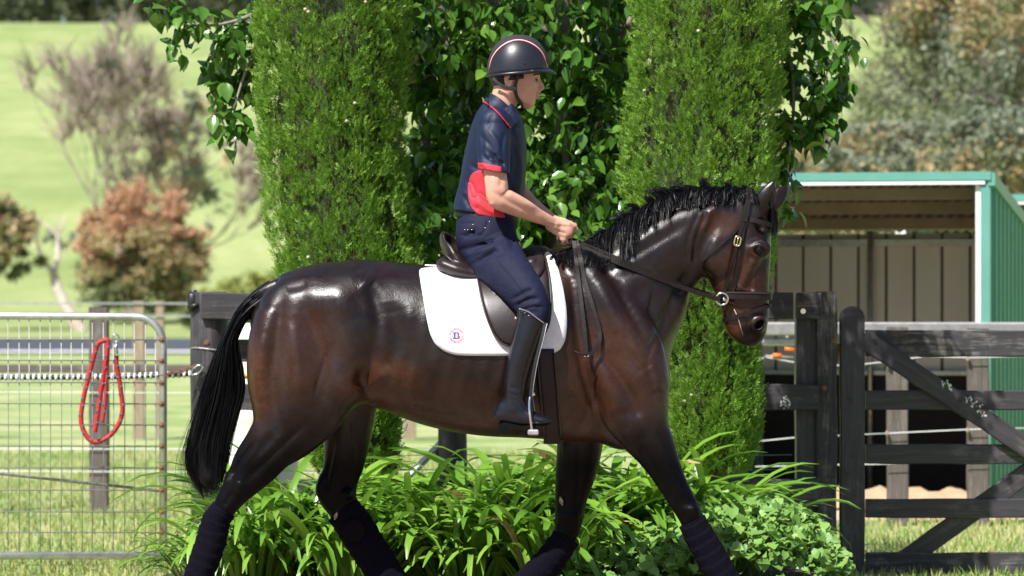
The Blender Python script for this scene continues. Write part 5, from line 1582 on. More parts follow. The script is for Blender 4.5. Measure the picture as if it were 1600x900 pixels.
M['rein'] = pm('rein', (.009, .006, .0055), (.020, .014, .012), 90, .5, bump=.35, bscale=260, coords='World', dist=.003, spec=.25)
rn = thing('reins', 'long leather reins from the bit to the rider\'s hands with hanging bight', 'reins', tuple(pc(900, 380, -.1)))
HAND = (893, 373)
def free_strap(pts, w, name, mat=None, th=.004, parent=None, clear=.010, mirror=False):
    """strap through (px, py, y) points, kept off the horse"""
    Q = catmull(np.array(pts, float), 10)
    P3 = np.array([at(p[0], p[1], CAMD + p[2]) for p in Q])
    for _ in range(3):
        sy_ = skin_y(P3[:, 0], P3[:, 2]) - clear
        P3[:, 1] = np.minimum(P3[:, 1], np.where(sy_ > -.02, 9, sy_))
        P3[1:-1, 1] = np.minimum(P3[1:-1, 1], (P3[:-2, 1] + P3[2:, 1]) / 2)
    N = np.tile([0, -1.0, 0], (len(P3), 1)) + 0.0
    ob = ribbon(P3, N, w, th, name, mat or M['rein'], parent or rn)
    if mirror: ribbon(P3 * [1, -1, 1], N * [1, -1, 1], w, th, name, mat or M['rein'], parent or rn)
    return P3
free_strap([(886, 374, -.085), (900, 381, -.09), (950, 404, -.12), (1000, 424, -.14), (1060, 447, -.11), (1112, 464, -.08), (1124, 468, -.075)], .019, 'near_rein')
free_strap([(886, 372, .075), (900, 378, .09), (950, 400, .16), (1000, 421, .17), (1060, 445, .13), (1124, 466, .075)], .019, 'far_rein')
free_strap([(897, 377, -.09), (899, 395, -.12), (903, 430, -.19), (908, 470, -.24), (913, 515, -.27), (916, 553, -.285)], .018, 'hanging_rein')
free_strap([(901, 377, -.085), (906, 400, -.13), (914, 440, -.20), (928, 485, -.25), (937, 520, -.27), (934, 540, -.282), (922, 554, -.288), (916, 556, -.288)], .018, 'hanging_rein', clear=.012)
m = MB(); m.tube([pc(897, 548, -.31), pc(906, 553, -.305), pc(918, 556, -.305)], [.002, .0035, .005], 6); m.build('rein_end', M['rein'], rn, True)
b_ = pc(916, 556, -.305); m = MB(); m.box(b_, (.022, .006, .008), ch=.002); m.build('buckle', M['steel'], rn)

# ------------------------------------------------------------------ the rider
M['skin'] = pm('skin', (.54, .285, .20), (.64, .36, .26), 25, .48, bump=.08, bscale=300, coords='World', sub=.12, dist=.002)
M['hair_dark'] = pm('hair_dark', (.018, .011, .008), (.035, .02, .013), 120, .5, bump=.5, coords='World', stretch=(1, 1, .3))
M['navy_shirt'] = pm('navy_shirt', (.006, .011, .034), (.009, .016, .045), 30, .55, bump=.18, bscale=600, coords='World', dist=.002, spec=.3)
M['red_cloth'] = pm('red_cloth', (.46, .02, .035), (.53, .027, .045), 30, .7, bump=.12, bscale=500, coords='World', dist=.002)
M['navy_breeches'] = pm('navy_breeches', (.005, .0065, .024), (.0075, .010, .033), 25, .75, bump=.15, bscale=400, coords='World', dist=.002, spec=.25)
M['boot'] = pm('boot', (.005, .005, .008), (.009, .009, .013), 14, .26, bump=.12, bscale=60, coords='World', rvar=.12, dist=.004)
M['boot_sole'] = pm('boot_sole', (.003, .003, .0035), (.006, .006, .006), 30, .8, coords='World', spec=.1)
M['helmet'] = pm('helmet', (.012, .013, .020), (.016, .017, .026), 30, .36, bump=.1, bscale=500, coords='World', dist=.001)
M['helmet_matte'] = pm('helmet_matte', (.022, .016, .022), (.03, .022, .03), 200, .85, bump=.3, bscale=700, coords='World', dist=.001)
M['strap_black'] = pm('strap_black', (.006, .006, .008), (.012, .012, .014), 90, .6, bump=.2, coords='World')
M['trim_red'] = pm('trim_red', (.55, .05, .05), None, 20, .4, coords='World')
M['trim_white'] = pm('trim_white', (.75, .72, .7), None, 20, .35, coords='World')
M['eye_white'] = pm('eye_white', (.30, .27, .25), None, 20, .2, coords='World')
M['lip'] = pm('lip', (.42, .16, .12), (.48, .19, .14), 40, .5, coords='World')
rider = thing('person', 'rider in dark helmet, navy and red polo shirt and tall black boots', 'person', (-.1, 0, 1.55))
# ---- skin: head, neck, arms, hands, trunk and legs under the clothes, one surface
B = Field((-.30, -.46, .80), (.32, .46, 2.56), .0050)
def W(px, py, y): return at(px, py, CAMD + y)
B.ell(W(803, 107, 0), (.100, .076, .104), .012)
B.ell(W(820, 128, 0), (.056, .060, .080), .02)
B.sweep([pr((812, 112), (838, 116), 0, .055), pr((808, 130), (841, 130), 0, .054), pr((808, 146), (838, 147), 0, .048), pr((812, 158), (836, 159), 0, .034), pr((818, 163), (831, 164), 0, .022)], .012, 2.3)
for sd in (-1, 1):
    B.cap(W(800, 140, sd * .052), W(826, 159, sd * .026), .020, .016, .014)
    B.ell(W(827, 132, sd * .042), (.024, .018, .020), .014)
    B.cap(W(837, 117.5, sd * .040), W(841, 118, sd * .012), .008, .009, .008)
    B.ell(W(839, 124, sd * .033), (.014, .018, .009), .006, 'carve')
    B.ell(W(794.5, 125, sd * .076), (.019, .011, .031), .004, ry=-.15)
    B.ell(W(796, 124, sd * .087), (.009, .008, .018), .003, 'carve', ry=-.15)
    B.ell(W(846, 138.5, sd * .013), (.009, .008, .007), .005)
B.sweep([pr((836, 118), (842, 120), 0, .010), pr((837, 128), (847, 128), 0, .011), pr((838, 136), (850.5, 135), 0, .013), pr((838, 139.5), (847, 140), 0, .011)], .006)
B.cap(W(841, 147.2, -.016), W(841, 147.2, .016), .0065, .0065, .005); B.cap(W(842, 146.6, -.006), W(842, 146.6, .006), .0065, .0065, .004)
B.cap(W(839.5, 153, -.014), W(839.5, 153, .014), .0068, .0068, .005)
B.cap(W(843.5, 150, -.022), W(843.5, 150, .022), .0028, .0028, .002, 'carve')
B.cap(W(838, 156.5, -.012), W(838, 156.5, .012), .0045, .0045, .005, 'carve')
B.ell(W(829, 159.5, 0), (.016, .022, .013), .01)
B.sweep([pr((776, 118), (812, 135), 0, .058), pr((770, 142), (808, 158), 0, .060), pr((764, 165), (804, 176), 0, .064), pr((755, 185), (802, 195), 0, .08)], .02)
B.sweep([pr((748, 195), (806, 200), 0, .12), pr((742, 225), (812, 225), 0, .16), pr((734, 265), (812, 265), 0, .145), pr((726, 310), (804, 310), 0, .135), pr((724, 350), (798, 355), 0, .14), pr((728, 385), (795, 380), 0, .14)], .03)
def arm(sd, pts):
    B.sweep([pr(a, b, y, w) for a, b, y, w in pts], .02)
arm(-1, [((752, 200), (790, 196), -.165, .050), ((754, 235), (791, 235), -.195, .047), ((756, 265), (791, 272), -.215, .045), ((758, 290), (794, 290), -.225, .043), ((762, 314), (795, 303), -.225, .040),
         ((778, 326), (806, 303), -.215, .039), ((805, 337), (827, 314), -.185, .036), ((830, 346), (844, 326), -.150, .031), ((852, 353), (862, 337), -.115, .026), ((862, 359), (870, 342), -.098, .024)])
arm(1, [((752, 200), (790, 196), .165, .050), ((758, 235), (796, 235), .195, .047), ((766, 265), (804, 268), .215, .045), ((775, 285), (818, 283), .22, .043), ((788, 305), (825, 294), .21, .040),
        ((810, 325), (834, 305), .18, .037), ((832, 338), (847, 318), .145, .032), ((852, 348), (860, 330), .11, .027), ((864, 354), (868, 338), .09, .024)])
def hand(sd, ox, oy):
    q = lambda px, py, y: W(px + ox, py + oy, sd * y)
    B.sweep([pr((864 + ox, 340 + oy), (860 + ox, 362 + oy), sd * .094, .017), pr((874 + ox, 341 + oy), (868 + ox, 367 + oy), sd * .092, .019), pr((886 + ox, 346 + oy), (878 + ox, 374 + oy), sd * .090, .018)], .010)
    for i in range(4):
        kx, ky = 889 - 2.6 * i, 350 + 8.0 * i
        r = (.0095, .0095, .009, .008)[i]
        ln = (1.0, 1.05, 1.0, .85)[i]
        p0, p1 = q(kx - 4, ky, .092), q(kx, ky + .5, .094)
        p2 = q(kx + 8 * ln, ky + 4.5, .080); p3 = q(kx + 6 * ln, ky + 6.5, .056); p4 = q(kx - 4, ky + 6.0, .058)
        B.cap(p0, p1, r * 1.05, r * 1.1, .006); B.cap(p1, p2, r * 1.05, r, .003); B.cap(p2, p3, r, r * .9, .003); B.cap(p3, p4, r * .9, r * .8, .003)
    B.cap(q(868, 345, .078), q(880, 347, .066), .0125, .0115, .008); B.cap(q(880, 347, .066), q(892, 353, .064), .011, .0098, .004); B.cap(q(892, 353, .064), q(900, 361, .066), .0098, .0078, .003)
hand(-1, 0, 0); hand(1, 2, -2)
LEGP = [((735, 385), (785, 375), .09, .05), ((757, 416), (800, 405), .20, .045), ((788, 446), (824, 436), .29, .042), ((812, 474), (842, 466), .335, .038), ((820, 495), (846, 490), .35, .036), ((808, 540), (834, 537), .357, .036), ((797, 590), (820, 588), .365, .034), ((794, 630), (814, 628), .372, .026), ((800, 648), (826, 656), .373, .018)]
for sd in (-1, 1): B.sweep([pr(a, b, sd * y, w) for a, b, y, w in LEGP], .02)
V, F = B.mesh(); V = relax(V, F, 2, .4)
V = sculpt(V, F, [([(772, 300), (800, 318), (835, 335)], 4, -.004), ([(790, 300), (815, 314), (840, 326)], 5, .005), ([(764, 318), (770, 322)], 4, .006), ([(785, 270), (782, 292)], 4, -.004), ([(852, 346), (872, 350), (886, 352)], 1.6, .002), ([(856, 352), (872, 358), (884, 362)], 1.6, .002),
                  ([(874, 352), (886, 355)], 2, -.003), ([(872, 360), (884, 365)], 2, -.003), ([(812, 140), (820, 150), (822, 158)], 3, -.003), ([(783, 145), (795, 165), (800, 178)], 3, .003), ([(832, 140), (834, 148)], 2, -.003)])
mk('body', V, F, M['skin'], rider)
for sd in (-1, 1):
    c = W(833.6, 124.5, sd * .032); m = MB()
    m.lathe(c, [(.0125 * math.cos(a) + .0002, .0125 * math.sin(a)) for a in np.linspace(-1.57, 1.57, 11)], 14)
    e_ = m.build('eye', M['eye_white'], rider, True)
    c2 = W(838.3, 124.6, sd * .035); m = MB()
    m.lathe(c2, [(.0045 * math.cos(a) + .0002, .0045 * math.sin(a)) for a in np.linspace(-1.57, 1.57, 7)], 10)
    m.build('iris', M['eye'], e_, True)
    m = MB(); m.tube([W(833, 117.5, sd * .052), W(838, 116, sd * .044), W(842.5, 117, sd * .02)], [.002, .004, .0028], 6); m.build('eyebrow', M['hair_dark'], rider, True)
m = MB(); m.tube([W(842.6, 147.5, -.018), W(845, 147.3, 0), W(842.6, 147.5, .018)], [.002, .0042, .002], 6).tube([W(841, 152.7, -.017), W(843, 152.7, 0), W(841, 152.7, .017)], [.002, .0044, .002], 6)
m.build('lips', M['lip'], rider, True)
# ---- hair under the helmet
Hh = Field((-.16, -.12, 2.2), (.1, .12, 2.45), .005)
Hh.ell(W(800, 112, 0), (.100, .080, .100), .01)
Hh.ell(W(826, 140, 0), (.088, .20, .14), .005, 'carve')
Hh.cut(W(780, 137, 0), (-.25, 0, -1))
Hh.cut(W(812, 112, 0), (1, 0, 0))
V, F = Hh.mesh(); mk('hair', relax(V, F, 2), F, M['hair_dark'], rider)

def split(V, F, mask):
    """faces inside the mask as their own vertex/face arrays"""
    Fm = F[mask]; u, inv = np.unique(Fm, return_inverse=True)
    return V[u], inv.reshape(-1, F.shape[1])
def inpoly(px, py, poly):
    res = np.zeros(len(px), bool); n = len(poly)
    for i in range(n):
        x1, y1 = poly[i]; x2, y2 = poly[(i + 1) % n]
        c = ((y1 > py) != (y2 > py)) & (px < (x2 - x1) * (py - y1) / (y2 - y1 + 1e-9) + x1)
        res ^= c
    return res
def screen(V): return 800 + V[:, 0] * FOC / (V[:, 1] + CAMD), 450 - (V[:, 2] - CAMZ) * FOC / (V[:, 1] + CAMD)

# ---- shirt
Sh = Field((-.28, -.33, 1.74), (.10, .33, 2.34), .0040)
for sd in (-1, 1):
    far = sd > 0
    o_ = 6 if far else 0
    Sh.sweep([pr((747 , 196), (796, 190), sd * .160, .062), pr((745 + o_, 222), (797 + o_, 220), sd * .190, .062), pr((747 + 1.4 * o_, 248), (797 + 1.4 * o_, 250), sd * .208, .060), pr((748 + 2 * o_, 272), (797 + 2 * o_, 280), sd * .22, .060)], .015)
a_, b_ = W(752, 264, -.2), W(795, 272, -.2)
dv = b_ - a_; nrm_ = np.array([dv[2], 0, -dv[0]]); nrm_ /= np.linalg.norm(nrm_)
Sh.cut(a_, nrm_ if nrm_[2] < 0 else -nrm_)
Sh.sweep([pr((756, 165), (802, 184), 0, .075), pr((744, 182), (812, 194), 0, .140), pr((735, 205), (820, 210), 0, .182), pr((728, 235), (823, 234), 0, .182), pr((722, 265), (822, 262), 0, .170), pr((716, 300), (819, 298), 0, .162), pr((709, 326), (812, 322), 0, .165), pr((708, 345), (804, 350), 0, .163)], .018, 2.3)
# wrinkles and folds
for (a, b, y) in (((735, 240), (765, 300), .20), ((790, 225), (815, 250), .19), ((800, 285), (818, 310), .16), ((716, 312), (745, 326), .165), ((724, 270), (742, 318), .175), ((745, 300), (790, 335), .185), ((812, 200), (800, 290), .17)):
    for sd in (-1, 1): Sh.cap(W(*a, sd * y), W(*b, sd * y), .008, .006, .012, 'carve')
FOLDS = [([(726, 250), (742, 262), (752, 262)], 4, -.006), ([(722, 275), (735, 290), (742, 312)], 4, -.007), ([(716, 300), (728, 312), (734, 324)], 4, -.006), ([(718, 290), (726, 305)], 4, .005), ([(800, 225), (808, 250), (803, 280)], 5, -.006), ([(812, 240), (816, 270), (812, 300)], 4, .006),
         ([(798, 290), (806, 310), (800, 330)], 4, -.007), ([(745, 300), (765, 316), (790, 326)], 4, -.005), ([(742, 312), (762, 328), (785, 336)], 4, .005), ([(738, 200), (752, 215), (752, 245)], 5, -.006), ([(770, 178), (762, 200)], 4, -.004),
         ([(756, 215), (770, 235), (775, 258)], 4, -.005), ([(790, 205), (784, 235), (788, 262)], 4, -.006), ([(765, 205), (778, 225), (784, 255)], 4, .005), ([(752, 240), (765, 252), (790, 256)], 3.5, -.005), ([(748, 250), (760, 262)], 3, .004), ([(796, 200), (806, 215), (808, 235)], 4, -.005)]
for (a, b, y) in (((750, 225), (790, 262), .262), ((756, 248), (792, 240), .268), ((770, 200), (785, 255), .262)):
    for sd in (-1, 1): Sh.cap(W(*a, sd * y), W(*b, sd * y), .007, .005, .010, 'carve')
a_, b_ = W(709, 328, 0), W(795, 344, 0)
dv = b_ - a_; nrm_ = np.array([dv[2], 0, -dv[0]]); nrm_ /= np.linalg.norm(nrm_)
Sh.cut(a_, nrm_ if nrm_[2] < 0 else -nrm_)
V, F = Sh.mesh(); V = sculpt(relax(V, F, 2, .45), F, FOLDS)
shirt = mk('shirt', V, F, M['navy_shirt'], rider)
def poly_field(fl, poly, d):
    """signed distance (metres) of the grid's x, z columns to a pixel polygon at distance d"""
    XX, ZZ = np.meshgrid(fl.ax[0], fl.ax[2], indexing='ij')
    px, py = 800 + XX * FOC / d, 450 - (ZZ - CAMZ) * FOC / d
    ins = inpoly(px.ravel(), py.ravel(), poly).reshape(px.shape)
    ds = np.full(px.shape, 1e9)
    for i in range(len(poly)):
        x1, y1 = poly[i]; x2, y2 = poly[(i + 1) % len(poly)]
        t = np.clip(((px - x1) * (x2 - x1) + (py - y1) * (y2 - y1)) / ((x2 - x1) ** 2 + (y2 - y1) ** 2 + 1e-9), 0, 1)
        ds = np.minimum(ds, np.hypot(px - x1 - t * (x2 - x1), py - y1 - t * (y2 - y1)))
    return (np.where(ins, -ds, ds) * d / FOC)[:, None, :].astype(np.float32)
D0 = Sh.D.copy(); SFR = Sh.front()
curve_ = catmull(np.array([(744, 333), (735, 322), (731, 305), (731, 288), (736, 273), (746, 266), (758, 266)], float), 6).tolist()
Sh.D = np.maximum(np.maximum(D0 - .0032, -(D0 + .004)), poly_field(Sh, [tuple(p) for p in curve_] + [(779, 270), (780, 318), (796, 352), (770, 352)], CAMD - .16))
Sh.D = np.maximum(Sh.D, (np.abs(Sh.ax[1])[None, :, None] - .192).astype(np.float32))
V, F = Sh.mesh(); V = sculpt(relax(V, F, 1, .3), F, FOLDS)
for m_ in (V[F[:, 0], 1] < 0, V[F[:, 0], 1] > 0):
    Vs, Fs = split(V, F, m_); mk('side_panel', Vs, Fs, M['red_cloth'], shirt)
Sh.D = np.maximum(np.maximum(D0 - .0022, -(D0 + .004)), poly_field(Sh, [(740, 252.5), (784, 260.7), (784, 285), (735, 280)], CAMD - .2))
Sh.D = np.maximum(Sh.D, (.150 - np.abs(Sh.ax[1])[None, :, None] + .12 * np.clip(-.075 - Sh.ax[0], 0, 1)[:, None, None] * 8 * 0).astype(np.float32))
tor_ = Field((-.28, -.33, 1.74), (.10, .33, 2.34), .0040)
tor_.sweep([pr((735, 205), (820, 210), 0, .182), pr((728, 235), (823, 234), 0, .182), pr((722, 265), (822, 262), 0, .170), pr((716, 300), (819, 298), 0, .162)], .01, 2.3)
Sh.D = np.maximum(Sh.D, -(tor_.D - .006))
V, F = Sh.mesh(); V = sculpt(relax(V, F, 1, .3), F, FOLDS)
for m_ in (V[F[:, 0], 1] < 0, V[F[:, 0], 1] > 0):
    Vs, Fs = split(V, F, m_); mk('sleeve_band', Vs, Fs, M['red_cloth'], shirt)
# collar: a turned-down band with red piping along its hem
nk = Field((-.28, -.33, 1.74), (.10, .33, 2.34), .0040)
nk.sweep([pr((776, 118), (812, 135), 0, .058), pr((770, 142), (808, 158), 0, .060), pr((764, 165), (804, 176), 0, .064), pr((752, 188), (804, 196), 0, .085)], .02)
CD = np.minimum(D0 - .0065, nk.D - .009)
hem = catmull(np.array([(752, 157), (764, 166), (779, 181), (790, 194), (797, 203)], float), 5)
top_ = catmull(np.array([(812, 189), (803, 174), (786, 157), (772, 147), (760, 142)], float), 5)
Sh.D = np.maximum(CD, poly_field(Sh, [tuple(p) for p in hem] + [(806, 194)] + [tuple(p) for p in top_], CAMD - .09))
V, F = Sh.mesh(); mk('collar', relax(V, F, 2, .4), F, M['navy_shirt'], shirt)
Sh.D = np.maximum(CD - .0028, poly_field(Sh, [tuple(p) for p in hem] + [tuple(p) for p in (hem + np.array([1.5, -1.9]))[::-1]], CAMD - .09))
V, F = Sh.mesh(); mk('collar_piping', relax(V, F, 1, .3), F, M['red_cloth'], shirt)
m = MB(); m.box(W(808, 188, -.004), (.022, .026, .018), ry=.5, ch=.004); m.build('placket_lining', M['red_cloth'], shirt)
m = MB(); m.box(W(818, 212, -.03), (.006, .02, .012), ch=.001); m.build('chest_badge', M['red_cloth'], shirt)
# ---- breeches
Br = Field((-.30, -.45, 1.28), (.22, .45, 1.86), .0048)
Br.sweep([pr((716, 328), (806, 338), 0, .150), pr((713, 350), (807, 354), 0, .158), pr((713, 376), (804, 372), 0, .165), pr((722, 400), (795, 394), 0, .155)], .03, 2.2)
TH_ = [((714, 382), (806, 362), .095, .095), ((730, 408), (814, 388), .160, .090), ((748, 428), (824, 406), .225, .084), ((772, 449), (839, 430), .29, .074), ((796, 472), (854, 456), .335, .066), ((810, 489), (859, 478), .350, .060), ((815, 505), (856, 500), .353, .053), ((812, 525), (848, 522), .355, .046)]
for sd in (-1, 1):
    Br.sweep([pr(a, b, sd * y, w) for a, b, y, w in TH_], .03)
    for (a, b, y) in (((722, 396), (770, 378), .19), ((735, 415), (775, 392), .235), ((800, 470), (826, 452), .405), ((806, 482), (834, 468), .412), ((812, 490), (840, 486), .412), ((790, 368), (806, 385), .17), ((716, 372), (745, 362), .165)):
        Br.cap(W(*a, sd * y), W(*b, sd * y), .006, .005, .022, 'carve')
V, F = Br.mesh(); V = sculpt(relax(V, F, 3, .45), F, [
    ([(718, 392), (745, 384), (780, 372)], 4, -.008), ([(724, 400), (752, 392), (775, 384)], 4, .006), ([(735, 415), (760, 402), (785, 396)], 4, -.006), ([(800, 468), (818, 458), (832, 452)], 3.5, -.007), ([(804, 478), (824, 468), (842, 466)], 3.5, -.007), ([(806, 473), (826, 462)], 3, .005),
    ([(812, 488), (830, 480), (850, 480)], 3, -.006), ([(792, 360), (800, 375), (802, 388)], 4, -.007), ([(716, 350), (740, 348)], 2, -.003), ([(716, 366), (735, 370), (752, 366)], 2, -.003), ([(762, 345), (758, 360), (748, 372)], 1.8, -.004), ([(770, 395), (800, 430), (830, 470)], 2.5, .003)])
brc = mk('breeches', V, F, M['navy_breeches'], rider)
m = MB()
ring_ = [W(760 + 47 * math.cos(t), 338 + 5 * math.cos(t), .160 * math.sin(t)) for t in np.linspace(0, 6.2832, 41)[:-1]]
V, F = [], []
for p in ring_: V += [p + np.array([0, 0, .016]), p - np.array([0, 0, .016])]
n = len(ring_)
for i in range(n): F.append((2 * i, 2 * ((i + 1) % n), 2 * ((i + 1) % n) + 1, 2 * i + 1))
o = mk('belt', V, F, M['strap_black'], brc); md = o.modifiers.new('t', 'SOLIDIFY'); md.thickness = .006
SBr = Br.front()
def on_breeches(px, py):
    x, z = (px - 800) * (CAMD - .17) / FOC, CAMZ - (py - 450) * (CAMD - .17) / FOC
    i, k = int(round((x - Br.lo[0]) / Br.h)), int(round((z - Br.lo[2]) / Br.h))
    y = SBr[i, k]; return (x, (y if y == y else -.16) - .001, z)
for (px, py) in ((726, 359), (731, 359), (737, 359), (739, 351), (758, 356), (765, 347)):
    m = MB(); m.lathe(on_breeches(px, py), [(.0019, .001), (.0018, -.001), (.001, -.0015)], 8, 'Y'); m.build('stud', M['steel'], brc)
# ---- tall boots
for sd in (-1, 1):
    Bo = Field((-.12, min(sd * .30, sd * .46), .84), (.24, max(sd * .30, sd * .46), 1.46), .0045)
    Q = lambda L, R, y, w: pr(L, R, sd * y, w)
    Bo.sweep([Q((808, 470), (862, 480), .360, .062), Q((808, 495), (853, 505), .360, .062), Q((801, 525), (845, 530), .362, .060), Q((793, 560), (834, 562), .364, .055), Q((789, 592), (825, 592), .366, .048), Q((788, 615), (821, 615), .369, .043), Q((788, 632), (820, 632), .371, .040)], .01)
    a_, b_ = W(811, 482, sd * .36), W(851, 505, sd * .36)
    dv = b_ - a_; nn = np.array([-dv[2], 0, dv[0]]); nn /= np.linalg.norm(nn)
    Bo.cut(a_, nn if nn[2] > 0 else -nn)
    Bo.sweep([Q((790, 634), (782, 662), .371, .032), Q((803, 622), (795, 666), .372, .037), Q((820, 634), (814, 668), .373, .038), Q((838, 645), (834, 666), .376, .042), Q((852, 650), (850, 664), .379, .040), Q((862, 655), (861, 662), .380, .028)], .016)
    for (a, b) in (((788, 612), (816, 622)), ((792, 622), (820, 630)), ((790, 604), (812, 608)), ((800, 632), (822, 640))):
        Bo.cap(W(*a, sd * .415), W(*b, sd * .415), .006, .005, .010, 'carve')
    V, F = Bo.mesh(); V = relax(V, F, 3, .45)
    bo = mk('boot', V, F, M['boot'], rider)
    if sd < 0: bo['label'] = 'polished black tall boot with foot in stirrup'
    m = MB()
    def slab2(pts, y0, y1):
        n = len(pts); d = CAMD + (y0 + y1) / 2
        P = [at(a, b, d) for a, b in pts]
        V = [(p[0], y0, p[2]) for p in P] + [(p[0], y1, p[2]) for p in P]
        return V, [tuple(range(n)), tuple(range(2 * n - 1, n - 1, -1))] + [(i, i + n, (i + 1) % n + n, (i + 1) % n) for i in range(n)]
    m.add(*slab2([(779, 662), (776, 677), (791, 678), (796, 668), (815, 670), (840, 668), (858, 664), (863, 661), (862, 658), (840, 663), (815, 665), (790, 660)], sd * .335, sd * .408))
    m.build('sole', M['boot_sole'], bo)
    tp = catmull(np.array([[*W(811, 482, sd * .424)], [*W(826, 487, sd * .425)], [*W(838, 496, sd * .422)], [*W(850, 505, sd * .405)]]), 6)
    m = MB(); m.tube(tp, .0032, 6); m.build('top_trim', M['piping'] if sd > 0 else M['steel'], bo, True)
    m = MB(); m.lathe(W(806, 497, sd * .418), [(.007, .002), (.006, -.003), (.002, -.005)], 10, 'Y'); m.build('snap', M['steel'], bo, True)
    # stirrup: leather and iron
    sr = saddle if sd > 0 else thing('stirrup', 'steel stirrup iron with leather under the rider\'s boot', 'stirrup', tuple(W(830, 675, sd * .38)))
    lt_ = catmull(np.array([[*W(852, 505, sd * .40)], [*W(846, 530, sd * .418)], [*W(837, 565, sd * .425)], [*W(831, 600, sd * .424)], [*W(829, 620, sd * .420)]]), 8)
    ribbon(lt_, np.tile([0, float(sd), 0], (len(lt_), 1)), .014, .004, 'stirrup_leather', M['strap_black'], sr)
    m = MB(); m.tube([np.array(p) + np.array([.008, sd * .003, 0]) for p in lt_], .0016, 6); m.build('leather_edge', M['galv'], sr, True)
    m = MB(); m.tube(catmull(np.array([[*W(829, 614, sd * .412)], [*W(827, 630, sd * .428)], [*W(828, 650, sd * .436)], [*W(831, 672, sd * .430)]]), 6), .0052, 8)
    m.tube(catmull(np.array([[*W(830, 614, sd * .412)], [*W(833, 632, sd * .37)], [*W(836, 652, sd * .338)], [*W(834, 674, sd * .330)]]), 6), .0052, 8)
    m.box(W(832, 616, sd * .412), (.022, .02, .016), ch=.004)
    m.build('iron', M['steel'], sr, True)
    m = MB(); m.box(W(833, 675, sd * .382), (.045, .115, .022), ch=.005)
    m.build('tread', M['galv'], sr)
# ---- helmet
hp = thing
def dome(name, mat, parent, hc, rx, ry, rz, rim, scale=1.0, n=44, rings=18, tmin=0):
    V, F = [], []
    for i in range(rings + 1):
        for k in range(n):
            a = 6.2832 * k / n
            pxr = hc[0] + rx * math.cos(a)
            zr = rim(math.cos(a))                      # rim height in pixels below centre
            f = i / rings
            ph = f * math.pi / 2
            # from crown (ph=0) to rim (ph=pi/2 mapped to rim line)
            r_ = math.sin(ph) ** .84
            zz = math.cos(ph) ** .96
            x = hc[0] + rx * r_ * math.cos(a) * scale * (1.0 - .06 * (math.cos(a) > 0) * (1 - zz) * 0)
            yv = ry * r_ * math.sin(a) * scale
            py = hc[1] - rz * zz * scale + zr * f ** 1.6
            V.append(W(x, py, yv))
    for i in range(rings):
        for k in range(n): F.append((i * n + k, (i + 1) * n + k, (i + 1) * n + (k + 1) % n, i * n + (k + 1) % n))
    o = mk(name, V, F, mat, parent)
    bm = bmesh.new(); bm.from_mesh(o.data); bmesh.ops.remove_doubles(bm, verts=bm.verts, dist=1e-4); bmesh.ops.recalc_face_normals(bm, faces=bm.faces); bm.to_mesh(o.data); bm.free()
    md = o.modifiers.new('t', 'SOLIDIFY'); md.thickness = .012; md.offset = -1
    return o
HC = (809, 109); RX, RY, RZ = 48.5, .112, 54.5
rimf = lambda c: 3.5 - 4.5 * c
helmet = dome('helmet', M['helmet'], rider, HC, RX, RY, RZ, rimf)
def hpt(a, ph, s=1.0):
    f = ph / (math.pi / 2); r_ = math.sin(ph) ** .84; zz = math.cos(ph) ** .96
    return W(HC[0] + RX * r_ * math.cos(a) * s, HC[1] - RZ * zz * s + rimf(math.cos(a)) * f ** 1.6, RY * r_ * math.sin(a) * s)
def hxy(u, v, s=1.0):
    """helmet surface above plan position u (along, -1..1), v (across, -1..1)"""
    r_ = min(.999, math.hypot(u, v)); a = math.atan2(v, u); ph = math.asin(min(1, r_ ** (1 / .84)))
    return hpt(a, ph, s)
for sd in (-1, 1):
    for off, mat, nm in ((0, 'trim_red', 'red_trim'), (.045, 'trim_white', 'white_trim')):
        pts = []
        for t in np.linspace(-1, 1, 41):
            v = sd * (.60 - off * .6) * (1 - .35 * t ** 4); u = t * math.sqrt(max(0, 1 - v * v)) * .995
            pts.append(hxy(u, v, 1.008))
        m = MB(); m.tube(pts, .0024, 6); m.build(nm, M[mat], helmet, True)
# matte centre panel between the trims
V, F = [], []
for t in np.linspace(-1, 1, 41):
    for q in np.linspace(-1, 1, 9):
        v = q * .56 * (1 - .35 * t ** 4); u = t * math.sqrt(max(0, 1 - v * v)) * .99
        V.append(hxy(u, v, 1.006))
for i in range(40):
    for k in range(8): F.append((i * 9 + k, i * 9 + k + 1, (i + 1) * 9 + k + 1, (i + 1) * 9 + k))
mk('centre_panel', V, F, M['helmet_matte'], helmet)
# rim band and peak
m = MB(); m.tube([hpt(a, math.pi / 2, 1.005) + np.array([0, 0, -.004]) for a in np.linspace(0, 6.2832, 49)[:-1]], .0075, 8, closed=True); m.build('rim', M['helmet'], helmet, True)
V, F = [], []
na, nr_ = 25, 7
for i in range(nr_ + 1):
    for k in range(na):
        a = -1.15 + 2.3 * k / (na - 1); f = i / nr_
        p = hpt(a, math.pi / 2, .99); c_ = math.cos(a / 1.15 * math.pi / 2)
        V.append(p + np.array([.034 * f * c_ ** .7 , 0, -.002 - .020 * f ** 1.4 * c_ + .002]) + np.array([0, math.sin(a) * .008 * f, 0]))
for i in range(nr_):
    for k in range(na - 1): F.append((i * na + k, (i + 1) * na + k, (i + 1) * na + k + 1, i * na + k + 1))
o = mk('peak', V, F, M['helmet'], helmet); md = o.modifiers.new('t', 'SOLIDIFY'); md.thickness = .006; md.offset = 0
m = MB(); m.lathe(hpt(-1.35, 1.36, 1.0) + np.array([0, -.001, 0]), [(.0035, .002), (.0035, -.002), (.001, -.003)], 10, 'Y'); m.build('rivet', M['helmet_matte'], helmet, True)
